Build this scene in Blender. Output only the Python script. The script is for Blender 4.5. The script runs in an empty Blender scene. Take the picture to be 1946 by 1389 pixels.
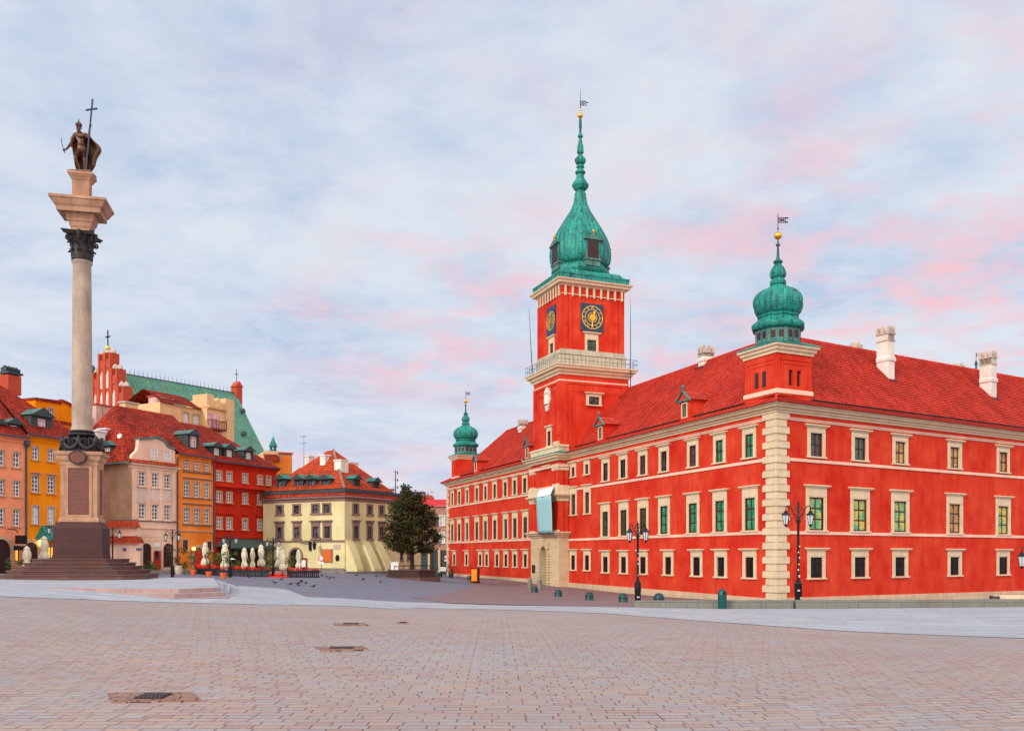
import bpy, bmesh, math, random
import numpy as np
from mathutils import Matrix, Vector
random.seed(7); rad = math.radians
# ------------------------------------------------------------ camera, world, sun, exposure
SC = bpy.context.scene; COL = SC.collection
f, CX, HY = 1700., 973., 1055.          # survey constants of the photograph (1946 x 1389)
cam = bpy.data.cameras.new('camera'); camo = bpy.data.objects.new('camera', cam); COL.objects.link(camo)
camo.rotation_euler = (rad(90), 0, 0); cam.sensor_width = 36; cam.lens = f/1946*36
cam.shift_y = (HY-694.5)/1946; cam.clip_end = 6000; cam.clip_start = .1; SC.camera = camo
SC.view_settings.view_transform = 'Standard'; SC.view_settings.look = 'None'
SC.view_settings.exposure = 0.0; SC.view_settings.gamma = 1
SUN_EL, SUN_AZ = 27, 219                # azimuth clockwise from +Y
sd = Vector((math.sin(rad(SUN_AZ))*math.cos(rad(SUN_EL)), math.cos(rad(SUN_AZ))*math.cos(rad(SUN_EL)), math.sin(rad(SUN_EL))))
sl = bpy.data.lights.new('sun', 'SUN'); so = bpy.data.objects.new('sun', sl); COL.objects.link(so)
sl.energy = 2.0; sl.angle = rad(8); sl.color = (1, .9, .78); so.rotation_euler = sd.to_track_quat('Z', 'Y').to_euler()

class NT:
    def __init__(s, tree): s.t = tree; s.n = tree.nodes; s.l = tree.links
    def new(s, typ, ins=None, **kw):
        n = s.n.new(typ)
        for k, v in kw.items(): setattr(n, k, v)
        for k, v in (ins or {}).items():
            if isinstance(v, bpy.types.NodeSocket): s.l.new(v, n.inputs[k])
            else: n.inputs[k].default_value = v
        return n
    def math(s, op, a, b=0., c=0.):
        return s.new('ShaderNodeMath', {0: a, 1: b, 2: c}, operation=op).outputs[0]
    def mix(s, fac, a, b, bt='MIX'):
        n = s.new('ShaderNodeMix', data_type='RGBA', blend_type=bt)
        for i, v in ((0, fac), (6, a), (7, b)):
            if isinstance(v, bpy.types.NodeSocket): s.l.new(v, n.inputs[i])
            else: n.inputs[i].default_value = v if i == 0 else (*v[:3], 1)
        return n.outputs[2]
    def ramp(s, fac, stops):
        n = s.new('ShaderNodeValToRGB', {0: fac}); e = n.color_ramp.elements
        while len(e) < len(stops): e.new(.5)
        for el, (p, c) in zip(e, stops): el.position = p; el.color = (*c, 1) if len(c) == 3 else c
        return n.outputs[0]
    def noise(s, vec, scale, detail=4, rough=.55, out=0, dist=0.):
        return s.new('ShaderNodeTexNoise', {'Vector': vec, 'Scale': scale, 'Detail': detail, 'Roughness': rough, 'Distortion': dist}).outputs[out]
    def map(s, vec, scale=(1, 1, 1), loc=(0, 0, 0), rot=(0, 0, 0)):
        return s.new('ShaderNodeMapping', {'Vector': vec, 'Scale': scale, 'Location': loc, 'Rotation': rot}).outputs[0]

wd = bpy.data.worlds.new('World'); SC.world = wd; wd.use_nodes = True
w = NT(wd.node_tree); w.n.clear()
sky = w.new('ShaderNodeTexSky', sky_type='NISHITA', sun_disc=False, sun_elevation=rad(SUN_EL), sun_rotation=rad(SUN_AZ))
skyc = w.mix(1., sky.outputs[0], (.10, .10, .10), 'MULTIPLY')
gen = w.new('ShaderNodeTexCoord').outputs['Generated']
sep = w.new('ShaderNodeSeparateXYZ', {0: gen})
# cloud deck: the view direction divided by its height above the horizon gives positions on a flat layer
hz = w.math('ADD', w.math('MAXIMUM', sep.outputs[2], 0.), .16)
deck = w.new('ShaderNodeCombineXYZ', {0: w.math('DIVIDE', sep.outputs[0], hz), 1: w.math('DIVIDE', sep.outputs[1], hz), 2: 0.}).outputs[0]
n1 = w.noise(w.map(deck, (1, 1.0, 1), (3.1, 1.4, 0)), 1.7, 9, .62, dist=.25)
n2 = w.noise(w.map(deck, (1, 1.1, 1), (8.3, 4.1, 0)), 3.5, 9, .64, dist=.3)
n3 = w.noise(w.map(deck, (1, 1, 1), (1.3, 9.1, 0)), 1.0, 4, .5)
base = w.mix(w.ramp(n1, [(.38, (0, 0, 0)), (.60, (1, 1, 1))]), (.53, .63, .82), (.74, .81, .90))
base = w.mix(w.math('MULTIPLY', w.ramp(w.noise(w.map(deck, (1, 1.2, 1), (2.2, 7.7, 0)), 5.5, 8, .65, dist=.4), [(.42, (0, 0, 0)), (.66, (1, 1, 1))]), .45), base, (.84, .88, .93))
pinkm = w.math('MULTIPLY', w.ramp(n2, [(.45, (0, 0, 0)), (.62, (1, 1, 1))]), w.ramp(w.math('ADD', w.math('MULTIPLY', sep.outputs[0], .55), n3), [(.30, (0, 0, 0)), (.66, (1, 1, 1))]))
pinkm = w.math('MULTIPLY', pinkm, w.ramp(sep.outputs[2], [(.0, (1, 1, 1)), (.30, (.95, .95, .95)), (.50, (.25, .25, .25))]))
cl = w.mix(w.math('MULTIPLY', pinkm, .95), base, (1.0, .60, .64))
low = w.ramp(sep.outputs[2], [(0, (.8, .8, .8)), (.13, (0.1, .1, .1)), (.2, (0, 0, 0))])
cl = w.mix(w.math('MULTIPLY', low, .6), cl, (.80, .68, .80))
# added fill glow: sky behind the camera brightened and warmed to light the facades
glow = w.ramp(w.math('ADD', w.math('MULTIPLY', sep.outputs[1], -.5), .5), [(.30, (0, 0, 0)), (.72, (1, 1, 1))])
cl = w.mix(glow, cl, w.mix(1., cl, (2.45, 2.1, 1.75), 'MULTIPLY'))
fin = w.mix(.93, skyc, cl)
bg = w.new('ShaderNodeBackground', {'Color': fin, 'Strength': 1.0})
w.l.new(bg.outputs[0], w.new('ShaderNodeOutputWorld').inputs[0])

# ------------------------------------------------------------ frames (survey planes) and ground height
class Fr:
    """A vertical plane: local x runs left to right as seen from outside, local y points inward."""
    def __init__(s, ox, oy, a, oz=0.): s.o = (ox, oy, oz); s.a = a; s.d = (math.cos(a), math.sin(a)); s.m = (-math.sin(a), math.cos(a))
    def hit(s, px, py=HY, off=0.):
        rx = (px-CX)/f; ox = s.o[0]+off*s.m[0]; oy = s.o[1]+off*s.m[1]
        x = (rx*oy-ox)/(s.d[0]-rx*s.d[1]); Y = oy+x*s.d[1]
        return x, (HY-py)/f*Y-s.o[2], Y
    def x(s, px, off=0.): return s.hit(px, HY, off)[0]
    def z(s, px, py, off=0.): return s.hit(px, py, off)[1]
    def w(s, x, y, z=0.): return (s.o[0]+x*s.d[0]+y*s.m[0], s.o[1]+x*s.d[1]+y*s.m[1], s.o[2]+z)
    def M(s, x=0, y=0, z=0, rz=0): return Matrix.Translation(Vector(s.w(x, y, z))) @ Matrix.Rotation(s.a+rz, 4, 'Z')
def PX(px, Y): return (px-CX)/f*Y
def PZ(py, Y): return (HY-py)/f*Y
def frame_vp(px, Y, vp): # plane starting at pixel column px, depth Y, receding to vanishing point vp on its right
    return Fr(PX(px, Y), Y, math.atan2(1700, vp-CX))
CTRL = [(0,1389,7.6),(973,1389,7.7),(1946,1389,7.6),(-600,1300,10),(2500,1300,10),(0,1136,24),(-700,1136,24),(320,1148,27),(160,1142,26),
 (455,1137,30),(620,1150,33),(973,1155,36),(1205,1156,38),(1946,1154.5,38),(2400,1154,38),(1946,1215,20),(1300,1186,24),(973,1168,28),(600,1190,19),(1946,1290,11),
 (0,1090,80),(-300,1090,75),(100,1092,70),(300,1087,98),(420,1097,85),(560,1097.5,90),(655,1087,105),(560,1087,108),(740,1090,113),(785,1101,99),(850,1094,156),(925,1112,108),
 (1045,1116,109),(1016,1126,91),(1061,1134,80),(1120,1140,72),(1184,1144,66),(1252,1146,60),(1300,1138,84),(1475,1142,74),(1946,1140,84),
 (447,1114,46),(560,1122,52),(700,1128,60),(850,1135,66),(-600,1095,40),(0,1097,44),(300,1100,46),(640,1138,42),(1946,1142,60),(1600,1143,60),
 (400,1080,220),(850,1085,240),(-500,1080,200),(1500,1120,200),(2600,1120,140)]
_c = np.array([(PX(a, Y), Y, PZ(b, Y)) for a, b, Y in CTRL]); _n = len(_c); _K = 36.
def _phi(r2): return np.sqrt(r2+_K)
_A = np.zeros((_n+3, _n+3)); _A[:_n, :_n] = _phi(((_c[:, None, :2]-_c[None, :, :2])**2).sum(-1)); _A[:_n, _n] = 1; _A[:_n, _n+1:] = _c[:, :2]; _A[_n:, :_n] = _A[:_n, _n:].T
_wt = np.linalg.solve(_A, np.concatenate([_c[:, 2], [0, 0, 0]]))
def gz_np(P):
    P = np.asarray(P, float)
    return _phi(((P[:, None]-_c[None, :, :2])**2).sum(-1)) @ _wt[:_n]+_wt[_n]+P @ _wt[_n+1:]
def gz(x, y): return float(gz_np([(x, y)])[0])
def gray(px, py, y0=6, y1=170): # where the line of sight through (px,py) first meets the ground
    Y = np.arange(y0, y1, .1); z = gz_np(np.stack([(px-CX)/f*Y, Y], 1)); d = z-(HY-py)/f*Y
    i = np.nonzero(d >= 0)[0]; i = i[0] if len(i) else len(Y)-1
    return PX(px, Y[i]), float(Y[i])
# ------------------------------------------------------------ objects
WM = {}
def _link(o, M, parent):
    COL.objects.link(o); WM[o.name] = M
    if parent is not None: o.parent = parent; o.matrix_basis = WM[parent.name].inverted() @ M
    else: o.matrix_basis = M
def thing(name, label, cat, M, group=None, kind=None):
    o = bpy.data.objects.new(name, None); o.empty_display_size = .3; _link(o, M, None); o['label'] = label; o['category'] = cat
    if group: o['group'] = group
    if kind: o['kind'] = kind
    return o
def tagm(o, label, cat, group=None, kind=None):
    if label: o['label'] = label
    if cat: o['category'] = cat
    if group: o['group'] = group
    if kind: o['kind'] = kind
    return o
I4 = Matrix.Identity(4)
class MB:
    def __init__(s): s.v = []; s.f = []; s.T = None
    def pt(s, x, y, z):
        if s.T is not None: x, y, z = s.T @ Vector((x, y, z))
        s.v.append((x, y, z)); return len(s.v)-1
    def face(s, *pts): s.f.append([s.pt(*p) for p in pts])
    def box(s, x0, x1, y0, y1, z0, z1):
        i = [s.pt(x, y, z) for z in (z0, z1) for x, y in ((x0, y0), (x1, y0), (x1, y1), (x0, y1))]
        for q in ((3, 2, 1, 0), (4, 5, 6, 7), (0, 1, 5, 4), (1, 2, 6, 5), (2, 3, 7, 6), (3, 0, 4, 7)): s.f.append([i[k] for k in q])
        return s
    def prism(s, poly, z0, z1): # poly in plan, CCW
        n = len(poly); a = [s.pt(x, y, z0) for x, y in poly]; b = [s.pt(x, y, z1) for x, y in poly]
        s.f.append(a[::-1]); s.f.append(b)
        for k in range(n): s.f.append([a[k], a[(k+1) % n], b[(k+1) % n], b[k]])
        return s
    def slab(s, poly, y0, y1): # poly in the facade plane (x,z), extruded along y
        n = len(poly); a = [s.pt(x, y0, z) for x, z in poly]; b = [s.pt(x, y1, z) for x, z in poly]
        s.f.append(a); s.f.append(b[::-1])
        for k in range(n): s.f.append([a[(k+1) % n], a[k], b[k], b[(k+1) % n]])
        return s
    def lathe(s, cx, cy, prof, n=16, ph=0., sx=1., sy=1.):
        rings = []
        for r, z in prof: rings.append([s.pt(cx+sx*r*math.cos(ph+2*math.pi*k/n), cy+sy*r*math.sin(ph+2*math.pi*k/n), z) for k in range(n)])
        for a, b in zip(rings, rings[1:]):
            for k in range(n): s.f.append([a[k], a[(k+1) % n], b[(k+1) % n], b[k]])
        s.f.append(rings[0][::-1]); s.f.append(rings[-1]); return s
    def sweep(s, path, prof, closed=False): # outward = right of travel; mitred
        n = len(path); rings = []
        for k in range(n):
            p = path[k]; a = path[k-1] if (closed or k > 0) else None; b = path[(k+1) % n] if (closed or k < n-1) else None
            ns = []
            if a is not None: d = (p[0]-a[0], p[1]-a[1]); l = math.hypot(*d); ns.append((d[1]/l, -d[0]/l))
            if b is not None: d = (b[0]-p[0], b[1]-p[1]); l = math.hypot(*d); ns.append((d[1]/l, -d[0]/l))
            mx = sum(q[0] for q in ns)/len(ns); my = sum(q[1] for q in ns)/len(ns); sc = 1/max(mx*mx+my*my, .2)
            rings.append([s.pt(p[0]+mx*sc*o, p[1]+my*sc*o, z) for o, z in prof])
        m = len(prof)
        for k in range(n if closed else n-1):
            a, b = rings[k], rings[(k+1) % n]
            for j in range(m-1): s.f.append([a[j], b[j], b[j+1], a[j+1]])
        if not closed: s.f.append(rings[0]); s.f.append(rings[-1][::-1])
        return s
    def tube(s, pts, r, n=6):
        P = [Vector(p) for p in pts]; R = r if isinstance(r, (list, tuple)) else [r]*len(P); rings = []; up = Vector((.13, .21, 1)).normalized()
        for k, p in enumerate(P):
            d = (P[min(k+1, len(P)-1)]-P[max(k-1, 0)]).normalized(); u = d.cross(up)
            if u.length < .1: u = d.cross(Vector((1, 0, .1)))
            u.normalize(); v = d.cross(u)
            rings.append([s.pt(*(p+R[k]*(math.cos(t)*u+math.sin(t)*v))) for t in [2*math.pi*j/n for j in range(n)]])
        for a, b in zip(rings, rings[1:]):
            for k in range(n): s.f.append([a[k], a[(k+1) % n], b[(k+1) % n], b[k]])
        s.f.append(rings[0][::-1]); s.f.append(rings[-1]); return s
    def wall(s, x0, x1, z0, z1, ops, y=0., depth=.35): # wall sheet with real openings and reveals
        xs = sorted({x0, x1, *[o[0] for o in ops], *[o[1] for o in ops]}); zs = sorted({z0, z1, *[o[2] for o in ops], *[o[3] for o in ops]})
        xs = [v for v in xs if x0 <= v <= x1]; zs = [v for v in zs if z0 <= v <= z1]
        for j in range(len(zs)-1):
            zc = (zs[j]+zs[j+1])/2; run = None
            for i in range(len(xs)-1):
                xc = (xs[i]+xs[i+1])/2; hole = any(o[0] < xc < o[1] and o[2] < zc < o[3] for o in ops)
                if not hole and run is None: run = xs[i]
                if hole and run is not None: s.face((run, y, zs[j]), (xs[i], y, zs[j]), (xs[i], y, zs[j+1]), (run, y, zs[j+1])); run = None
            if run is not None: s.face((run, y, zs[j]), (x1, y, zs[j]), (x1, y, zs[j+1]), (run, y, zs[j+1]))
        for a, b, c, d in [o[:4] for o in ops]:
            e = y+depth
            s.face((a, y, c), (b, y, c), (b, e, c), (a, e, c)); s.face((a, y, d), (a, e, d), (b, e, d), (b, y, d))
            s.face((a, y, c), (a, e, c), (a, e, d), (a, y, d)); s.face((b, y, c), (b, y, d), (b, e, d), (b, e, c))
        return s
    def body(s, x0, x1, y0, y1, z0, z1): # back, sides, top closing a wall sheet at y0
        s.face((x0, y1, z0), (x0, y0, z0), (x0, y0, z1), (x0, y1, z1)); s.face((x1, y0, z0), (x1, y1, z0), (x1, y1, z1), (x1, y0, z1))
        s.face((x1, y1, z0), (x0, y1, z0), (x0, y1, z1), (x1, y1, z1)); s.face((x0, y0, z1), (x1, y0, z1), (x1, y1, z1), (x0, y1, z1)); return s
    def slope(s, E0, E1, R1, R0, row=.4, lift=.05): # tiled roof slope in overlapping courses
        E0, E1, R1, R0 = map(Vector, (E0, E1, R1, R0)); L = max((R0-E0).length, (R1-E1).length); n = max(2, int(L/row))
        nn = (E1-E0).cross(R0-E0 if (R0-E0).length > .01 else R1-E0)
        nn.normalize()
        if nn.z < 0: nn = -nn
        pa = pb = None
        for k in range(n):
            t0, t1 = k/n, (k+1)/n; a = E0.lerp(R0, t0)+nn*lift; b = E1.lerp(R1, t0)+nn*lift; c = E1.lerp(R1, t1); d = E0.lerp(R0, t1)
            if pa is not None: s.face(pa, pb, b, a)
            s.face(a, b, c, d); pa, pb = d, c
        return s
def finish(name, mb, mat, parent=None, F=None, at=(0, 0, 0), rz=0, smooth=None, M=None, mats=None, mi=None):
    me = bpy.data.meshes.new(name); me.from_pydata(mb.v, [], mb.f)
    nl = len(me.loops); uv = np.zeros((nl, 2), np.float32); co = np.array(mb.v, np.float64); k = 0
    for fc in mb.f:
        p = co[fc]; c = np.roll(p, -1, 0); nv = np.array([((p[:, 1]-c[:, 1])*(p[:, 2]+c[:, 2])).sum(), ((p[:, 2]-c[:, 2])*(p[:, 0]+c[:, 0])).sum(), ((p[:, 0]-c[:, 0])*(p[:, 1]+c[:, 1])).sum()])
        l = np.linalg.norm(nv)
        if l > 0: nv /= l
        h = np.array([-nv[1], nv[0], 0.]); hl = np.linalg.norm(h)
        h = h/hl if hl > .05 else np.array([1., 0, 0]); v = np.cross(nv, h)
        uv[k:k+len(fc), 0] = p @ h; uv[k:k+len(fc), 1] = p @ v; k += len(fc)
    me.uv_layers.new(name='UVMap').data.foreach_set('uv', uv.ravel())
    for m_ in (mats or [mat]): me.materials.append(m_)
    if mi is not None: me.polygons.foreach_set('material_index', mi)
    if smooth: me.polygons.foreach_set('use_smooth', [True]*len(me.polygons)); me.set_sharp_from_angle(angle=rad(smooth))
    o = bpy.data.objects.new(name, me)
    if M is None: M = F.M(*at, rz) if F else (WM[parent.name].copy() if (parent and at is None) else I4)
    _link(o, M, parent); return o
def dup(src, M, parent=None, label=None, group=None): # copy with its children
    o = src.copy(); COL.objects.link(o); WM[o.name] = M; o.parent = parent
    o.matrix_basis = (WM[parent.name].inverted() @ M) if parent else M
    if label: o['label'] = label
    if group: o['group'] = group
    for ch in KIDS.get(src.name, []): dup(ch, M @ ch.matrix_basis, o)
    return o
class _K2(dict):
    def get(s, n, d=None): return [c for c in bpy.data.objects[n].children]
KIDS = _K2()
# ------------------------------------------------------------ materials
def newmat(name):
    m = bpy.data.materials.new(name); m.use_nodes = True; n = NT(m.node_tree); n.n.clear()
    b = n.new('ShaderNodeBsdfPrincipled'); n.l.new(b.outputs[0], n.new('ShaderNodeOutputMaterial').inputs[0]); return m, n, b
def bump(n, b, h, dist=.02, st=1.):
    n.l.new(n.new('ShaderNodeBump', {'Height': h, 'Distance': dist, 'Strength': st}).outputs[0], b.inputs['Normal'])
def pos(n): return n.new('ShaderNodeNewGeometry').outputs['Position']
def uvn(n): return n.new('ShaderNodeTexCoord').outputs['UV']
def C3(c, k): return tuple(min(1, v*k) for v in c)
def plaster(name, c, c2=None, var=.16, sc=.35, rough=.9, stain=None, smt=.35):
    m, n, b = newmat(name); p = pos(n)
    a = n.noise(p, sc, 6, .6); g = n.noise(n.map(p, (1.3, 1.3, .35)), 1.1, 5, .6)
    col = n.mix(n.ramp(a, [(.3, (0, 0, 0)), (.7, (1, 1, 1))]), C3(c, 1-var), c2 or C3(c, 1+var))
    col = n.mix(n.math('MULTIPLY', n.ramp(g, [(.45, (0, 0, 0)), (.75, (1, 1, 1))]), smt), col, stain or C3(c, .62))
    n.l.new(col, b.inputs['Base Color']); b.inputs['Roughness'].default_value = rough; b.inputs['Specular IOR Level'].default_value = .1
    bump(n, b, n.noise(p, 9, 4, .7), .012, .5); return m
def stone(name, c, var=.2, block=None, rough=.85, stain=(.16, .12, .08), smt=.5, mort=.62):
    m, n, b = newmat(name); p = pos(n); a = n.noise(p, .9, 7, .65)
    col = n.mix(n.ramp(a, [(.3, (0, 0, 0)), (.7, (1, 1, 1))]), C3(c, 1-var), C3(c, 1+var)); hh = n.noise(p, 12, 4, .7)
    if block:
        br = n.new('ShaderNodeTexBrick', {'Vector': uvn(n), 'Color1': (*C3(c, .9), 1), 'Color2': (*C3(c, 1.12), 1), 'Mortar': (*C3(c, mort), 1), 'Scale': 1, 'Mortar Size': .012, 'Mortar Smooth': .3, 'Brick Width': block[0], 'Row Height': block[1]})
        col = n.mix(.6, col, br.outputs[0]); hh = n.math('SUBTRACT', n.math('MULTIPLY', hh, .4), br.outputs['Fac'])
    s2 = n.noise(n.map(p, (2.2, 2.2, .5)), 1.3, 6, .65)
    col = n.mix(n.math('MULTIPLY', n.ramp(s2, [(.48, (0, 0, 0)), (.75, (1, 1, 1))]), smt), col, stain)
    n.l.new(col, b.inputs['Base Color']); b.inputs['Roughness'].default_value = rough; b.inputs['Specular IOR Level'].default_value = .3
    bump(n, b, hh, .015, .7); return m
def tiles(name, c1, c2, cd, w_=.28, row=.4, pan=.6, dirt=.35):
    m, n, b = newmat(name); u = uvn(n); p = pos(n); s = n.new('ShaderNodeSeparateXYZ', {0: u})
    br = n.new('ShaderNodeTexBrick', {'Vector': u, 'Color1': (*c1, 1), 'Color2': (*c2, 1), 'Mortar': (*cd, 1), 'Scale': 1, 'Mortar Size': .034, 'Mortar Smooth': .4, 'Brick Width': w_, 'Row Height': row, 'Bias': -.1}, offset=.5 if pan < .3 else 0.)
    big = n.noise(p, .45, 6, .65); col = n.mix(n.math('MULTIPLY', n.ramp(big, [(.42, (0, 0, 0)), (.72, (1, 1, 1))]), dirt), br.outputs[0], cd)
    n.l.new(col, b.inputs['Base Color']); b.inputs['Roughness'].default_value = .8; b.inputs['Specular IOR Level'].default_value = .25
    wv = n.math('SINE', n.math('MULTIPLY', s.outputs[0], 2*math.pi/w_)); sw = n.math('FRACT', n.math('DIVIDE', s.outputs[1], row))
    h = n.math('ADD', n.math('MULTIPLY', wv, pan*.5), n.math('MULTIPLY', sw, -.6)); h = n.math('ADD', h, n.math('MULTIPLY', n.noise(p, 5, 3), .8))
    bump(n, b, h, .05, .9); return m
def copper(name, c1=(.006, .17, .15), c2=(.02, .40, .32), dark=(.008, .04, .05), seam=.5, dk=.85):
    m, n, b = newmat(name); p = pos(n); u = uvn(n)
    a = n.noise(n.map(p, (1, 1, .35)), .9, 6, .65); col = n.mix(n.ramp(a, [(.34, (0, 0, 0)), (.66, (1, 1, 1))]), c1, c2)
    col = n.mix(n.math('MULTIPLY', n.ramp(n.noise(n.map(p, (2, 2, .7)), 1.6, 5, .7), [(.52, (0, 0, 0)), (.68, (1, 1, 1))]), .5), col, (c2[0]+.06, c2[1]+.10, c2[2]+.10))
    st = n.noise(n.map(p, (3.4, 3.4, .45)), .8, 7, .72, dist=.4); col = n.mix(n.math('MULTIPLY', n.ramp(st, [(.47, (0, 0, 0)), (.66, (1, 1, 1))]), dk), col, dark); col = n.mix(n.math('MULTIPLY', n.ramp(n.noise(n.map(p, (5, 5, .6)), 1.3, 5, .7), [(.55, (0, 0, 0)), (.72, (1, 1, 1))]), .5), col, (.16, .10, .05))
    br = n.new('ShaderNodeTexBrick', {'Vector': n.map(u, rot=(0, 0, math.pi/2)), 'Color1': (1, 1, 1, 1), 'Color2': (.86, .86, .86, 1), 'Mortar': (.35, .4, .4, 1), 'Scale': 1, 'Mortar Size': .025, 'Brick Width': 1.1, 'Row Height': seam, 'Mortar Smooth': .3})
    col = n.mix(1, col, br.outputs[0], 'MULTIPLY'); n.l.new(col, b.inputs['Base Color'])
    b.inputs['Roughness'].default_value = .62; b.inputs['Specular IOR Level'].default_value = .3
    bump(n, b, br.outputs['Fac'], .03, .6); return m
def plain(name, c, rough=.6, metal=0., var=.15, sc=3., em=None, es=0., spec=.4, bm=.3):
    m, n, b = newmat(name); p = pos(n); col = n.mix(n.noise(p, sc, 5, .6), C3(c, 1-var), C3(c, 1+var))
    n.l.new(col, b.inputs['Base Color']); b.inputs['Roughness'].default_value = rough; b.inputs['Metallic'].default_value = metal; b.inputs['Specular IOR Level'].default_value = spec
    if em: b.inputs['Emission Color'].default_value = (*em, 1); b.inputs['Emission Strength'].default_value = es
    if bm: bump(n, b, n.noise(p, 25, 3), .004, bm)
    return m
def glass(name, c, c2, sc=2.2, rough=.12, spec=.5, grid=None, em=0.):
    m, n, b = newmat(name); p = pos(n); u = uvn(n)
    col = n.mix(n.ramp(n.noise(n.map(p, (1, 1, .8)), sc, 3, .5), [(.38, (0, 0, 0)), (.62, (1, 1, 1))]), c, c2)
    if grid:
        br = n.new('ShaderNodeTexBrick', {'Vector': u, 'Color1': (1, 1, 1, 1), 'Color2': (.7, .7, .7, 1), 'Mortar': (.22, .20, .18, 1), 'Scale': 1, 'Mortar Size': .012, 'Brick Width': grid, 'Row Height': grid*1.3}, offset=0.)
        col = n.mix(1, col, br.outputs[0], 'MULTIPLY')
    n.l.new(col, b.inputs['Base Color']); b.inputs['Roughness'].default_value = rough; b.inputs['Specular IOR Level'].default_value = spec
    if em: n.l.new(col, b.inputs['Emission Color']); b.inputs['Emission Strength'].default_value = em
    bump(n, b, n.noise(p, 2.5, 2), .01, .35); return m
M_ = {}
M_['red'] = plaster('castle_red_plaster', (.60, .022, .010), (.68, .078, .034), var=.1, smt=.65, stain=(.46, .013, .012))
M_['cream'] = stone('castle_cream_stone', (.68, .56, .38), .12, smt=.3, stain=(.50, .38, .20))
M_['ashlar'] = stone('gate_ashlar', (.62, .49, .31), .14, (1.0, .45), smt=.35, stain=(.45, .30, .16))
M_['plinth'] = stone('plinth_stone', (.60, .44, .30), .2, (1.3, .8), smt=.55, stain=(.30, .24, .12))
M_['band'] = plaster('string_course', (.80, .55, .42), smt=.2)
M_['pan'] = tiles('red_pantiles', (.80, .085, .040), (.48, .026, .016), (.20, .012, .010), .30, .40, .7, .45)
M_['oldtile'] = tiles('old_clay_tiles', (.66, .055, .012), (.22, .014, .008), (.04, .010, .010), .30, .30, .15, .75)
M_['oldtile2'] = tiles('orange_clay_tiles', (.74, .10, .02), (.42, .04, .012), (.12, .02, .012), .30, .30, .15, .5)
M_['copper'] = copper('green_copper')
M_['copperroof'] = copper('cathedral_copper', (.05, .26, .19), (.11, .38, .28), (.20, .15, .05), .6, .8)
M_['coppergrey'] = copper('weathered_copper', (.05, .17, .15), (.13, .28, .25), (.03, .05, .06), .5, .5)
M_['dcopper'] = plain('dark_copper', (.035, .055, .06), .6, .0, .4, 1.2)
M_['lead'] = plain('lead_sheet', (.07, .08, .12), .5, .3, .3)
M_['gold'] = plain('gilding', (.95, .50, .05), .32, .85, .1)
M_['goldp'] = plain('gilded_numerals', (.85, .55, .10), .5, .2, .15)
M_['dial'] = plain('clock_dial_blue', (.02, .05, .10), .6)
M_['iron'] = plain('black_iron', (.012, .012, .016), .45, .3, .3)
M_['bars'] = plain('dark_wood_sash', (.035, .012, .012), .6)
M_['white'] = plain('white_paint', (.78, .78, .78), .55)
M_['chim'] = plaster('chimney_whitewash', (.72, .70, .64), smt=.45, stain=(.45, .40, .32))
M_['chimcap'] = stone('chimney_cap', (.52, .44, .36), .15)
M_['gdark'] = glass('dark_glass', (.010, .010, .012), (.09, .10, .11), 1.3, grid=.17)
M_['gwin'] = glass('house_glass', (.03, .03, .05), (.16, .17, .20))
M_['ggreen'] = glass('green_glass', (.02, .26, .12), (.08, .48, .26), 1.6, .25, .5, .17)
M_['gdgreen'] = glass('dark_green_glass', (.02, .07, .035), (.05, .13, .06), 1.6, .2, .5, .17)
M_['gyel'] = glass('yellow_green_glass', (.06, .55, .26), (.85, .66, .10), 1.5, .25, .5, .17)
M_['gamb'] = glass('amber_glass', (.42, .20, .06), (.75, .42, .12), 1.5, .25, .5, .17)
M_['gpink'] = glass('pink_reflection_glass', (.55, .25, .28), (.80, .50, .50), 2.5)  # pink reflection put into the pane's base colour
M_['gpale'] = glass('curtained_glass', (.42, .47, .45), (.62, .66, .62), 1.5)
M_['warm'] = plain('lit_window', (.8, .3, .05), .5, em=(1, .42, .06), es=1.3)
M_['lampw'] = plain('lamp_light', (.9, .6, .2), .5, em=(1, .62, .15), es=3.5)
M_['frost'] = plain('lantern_glass', (.55, .60, .62), .25, 0, .15)
# ------------------------------------------------------------ ground
def clip_poly_mesh(name, poly, mat, off, cell, kind='structure', zfn=None):
    bm = bmesh.new(); vs = [bm.verts.new((x, y, 0)) for x, y in poly]; bm.faces.new(vs)
    xs = [p[0] for p in poly]; ys = [p[1] for p in poly]
    for ax, lo, hi in ((0, min(xs), max(xs)), (1, min(ys), max(ys))):
        t = math.floor(lo/cell)*cell+cell
        while t < hi:
            co = [0, 0, 0]; no = [0, 0, 0]; co[ax] = t; no[ax] = 1
            bmesh.ops.bisect_plane(bm, geom=bm.verts[:]+bm.edges[:]+bm.faces[:], plane_co=co, plane_no=no); t += cell
    bmesh.ops.triangulate(bm, faces=bm.faces[:])
    z = gz_np([(v.co.x, v.co.y) for v in bm.verts])
    mb = MB(); mb.v = [(v.co.x, v.co.y, float(zz)+off) for v, zz in zip(bm.verts, z)]; bm.verts.index_update()
    mb.f = [[v.index for v in (fc.verts if fc.normal.z > 0 else reversed(fc.verts))] for fc in bm.faces]; bm.free()
    o = finish(name, mb, mat, smooth=30); o['kind'] = kind; return o
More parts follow.
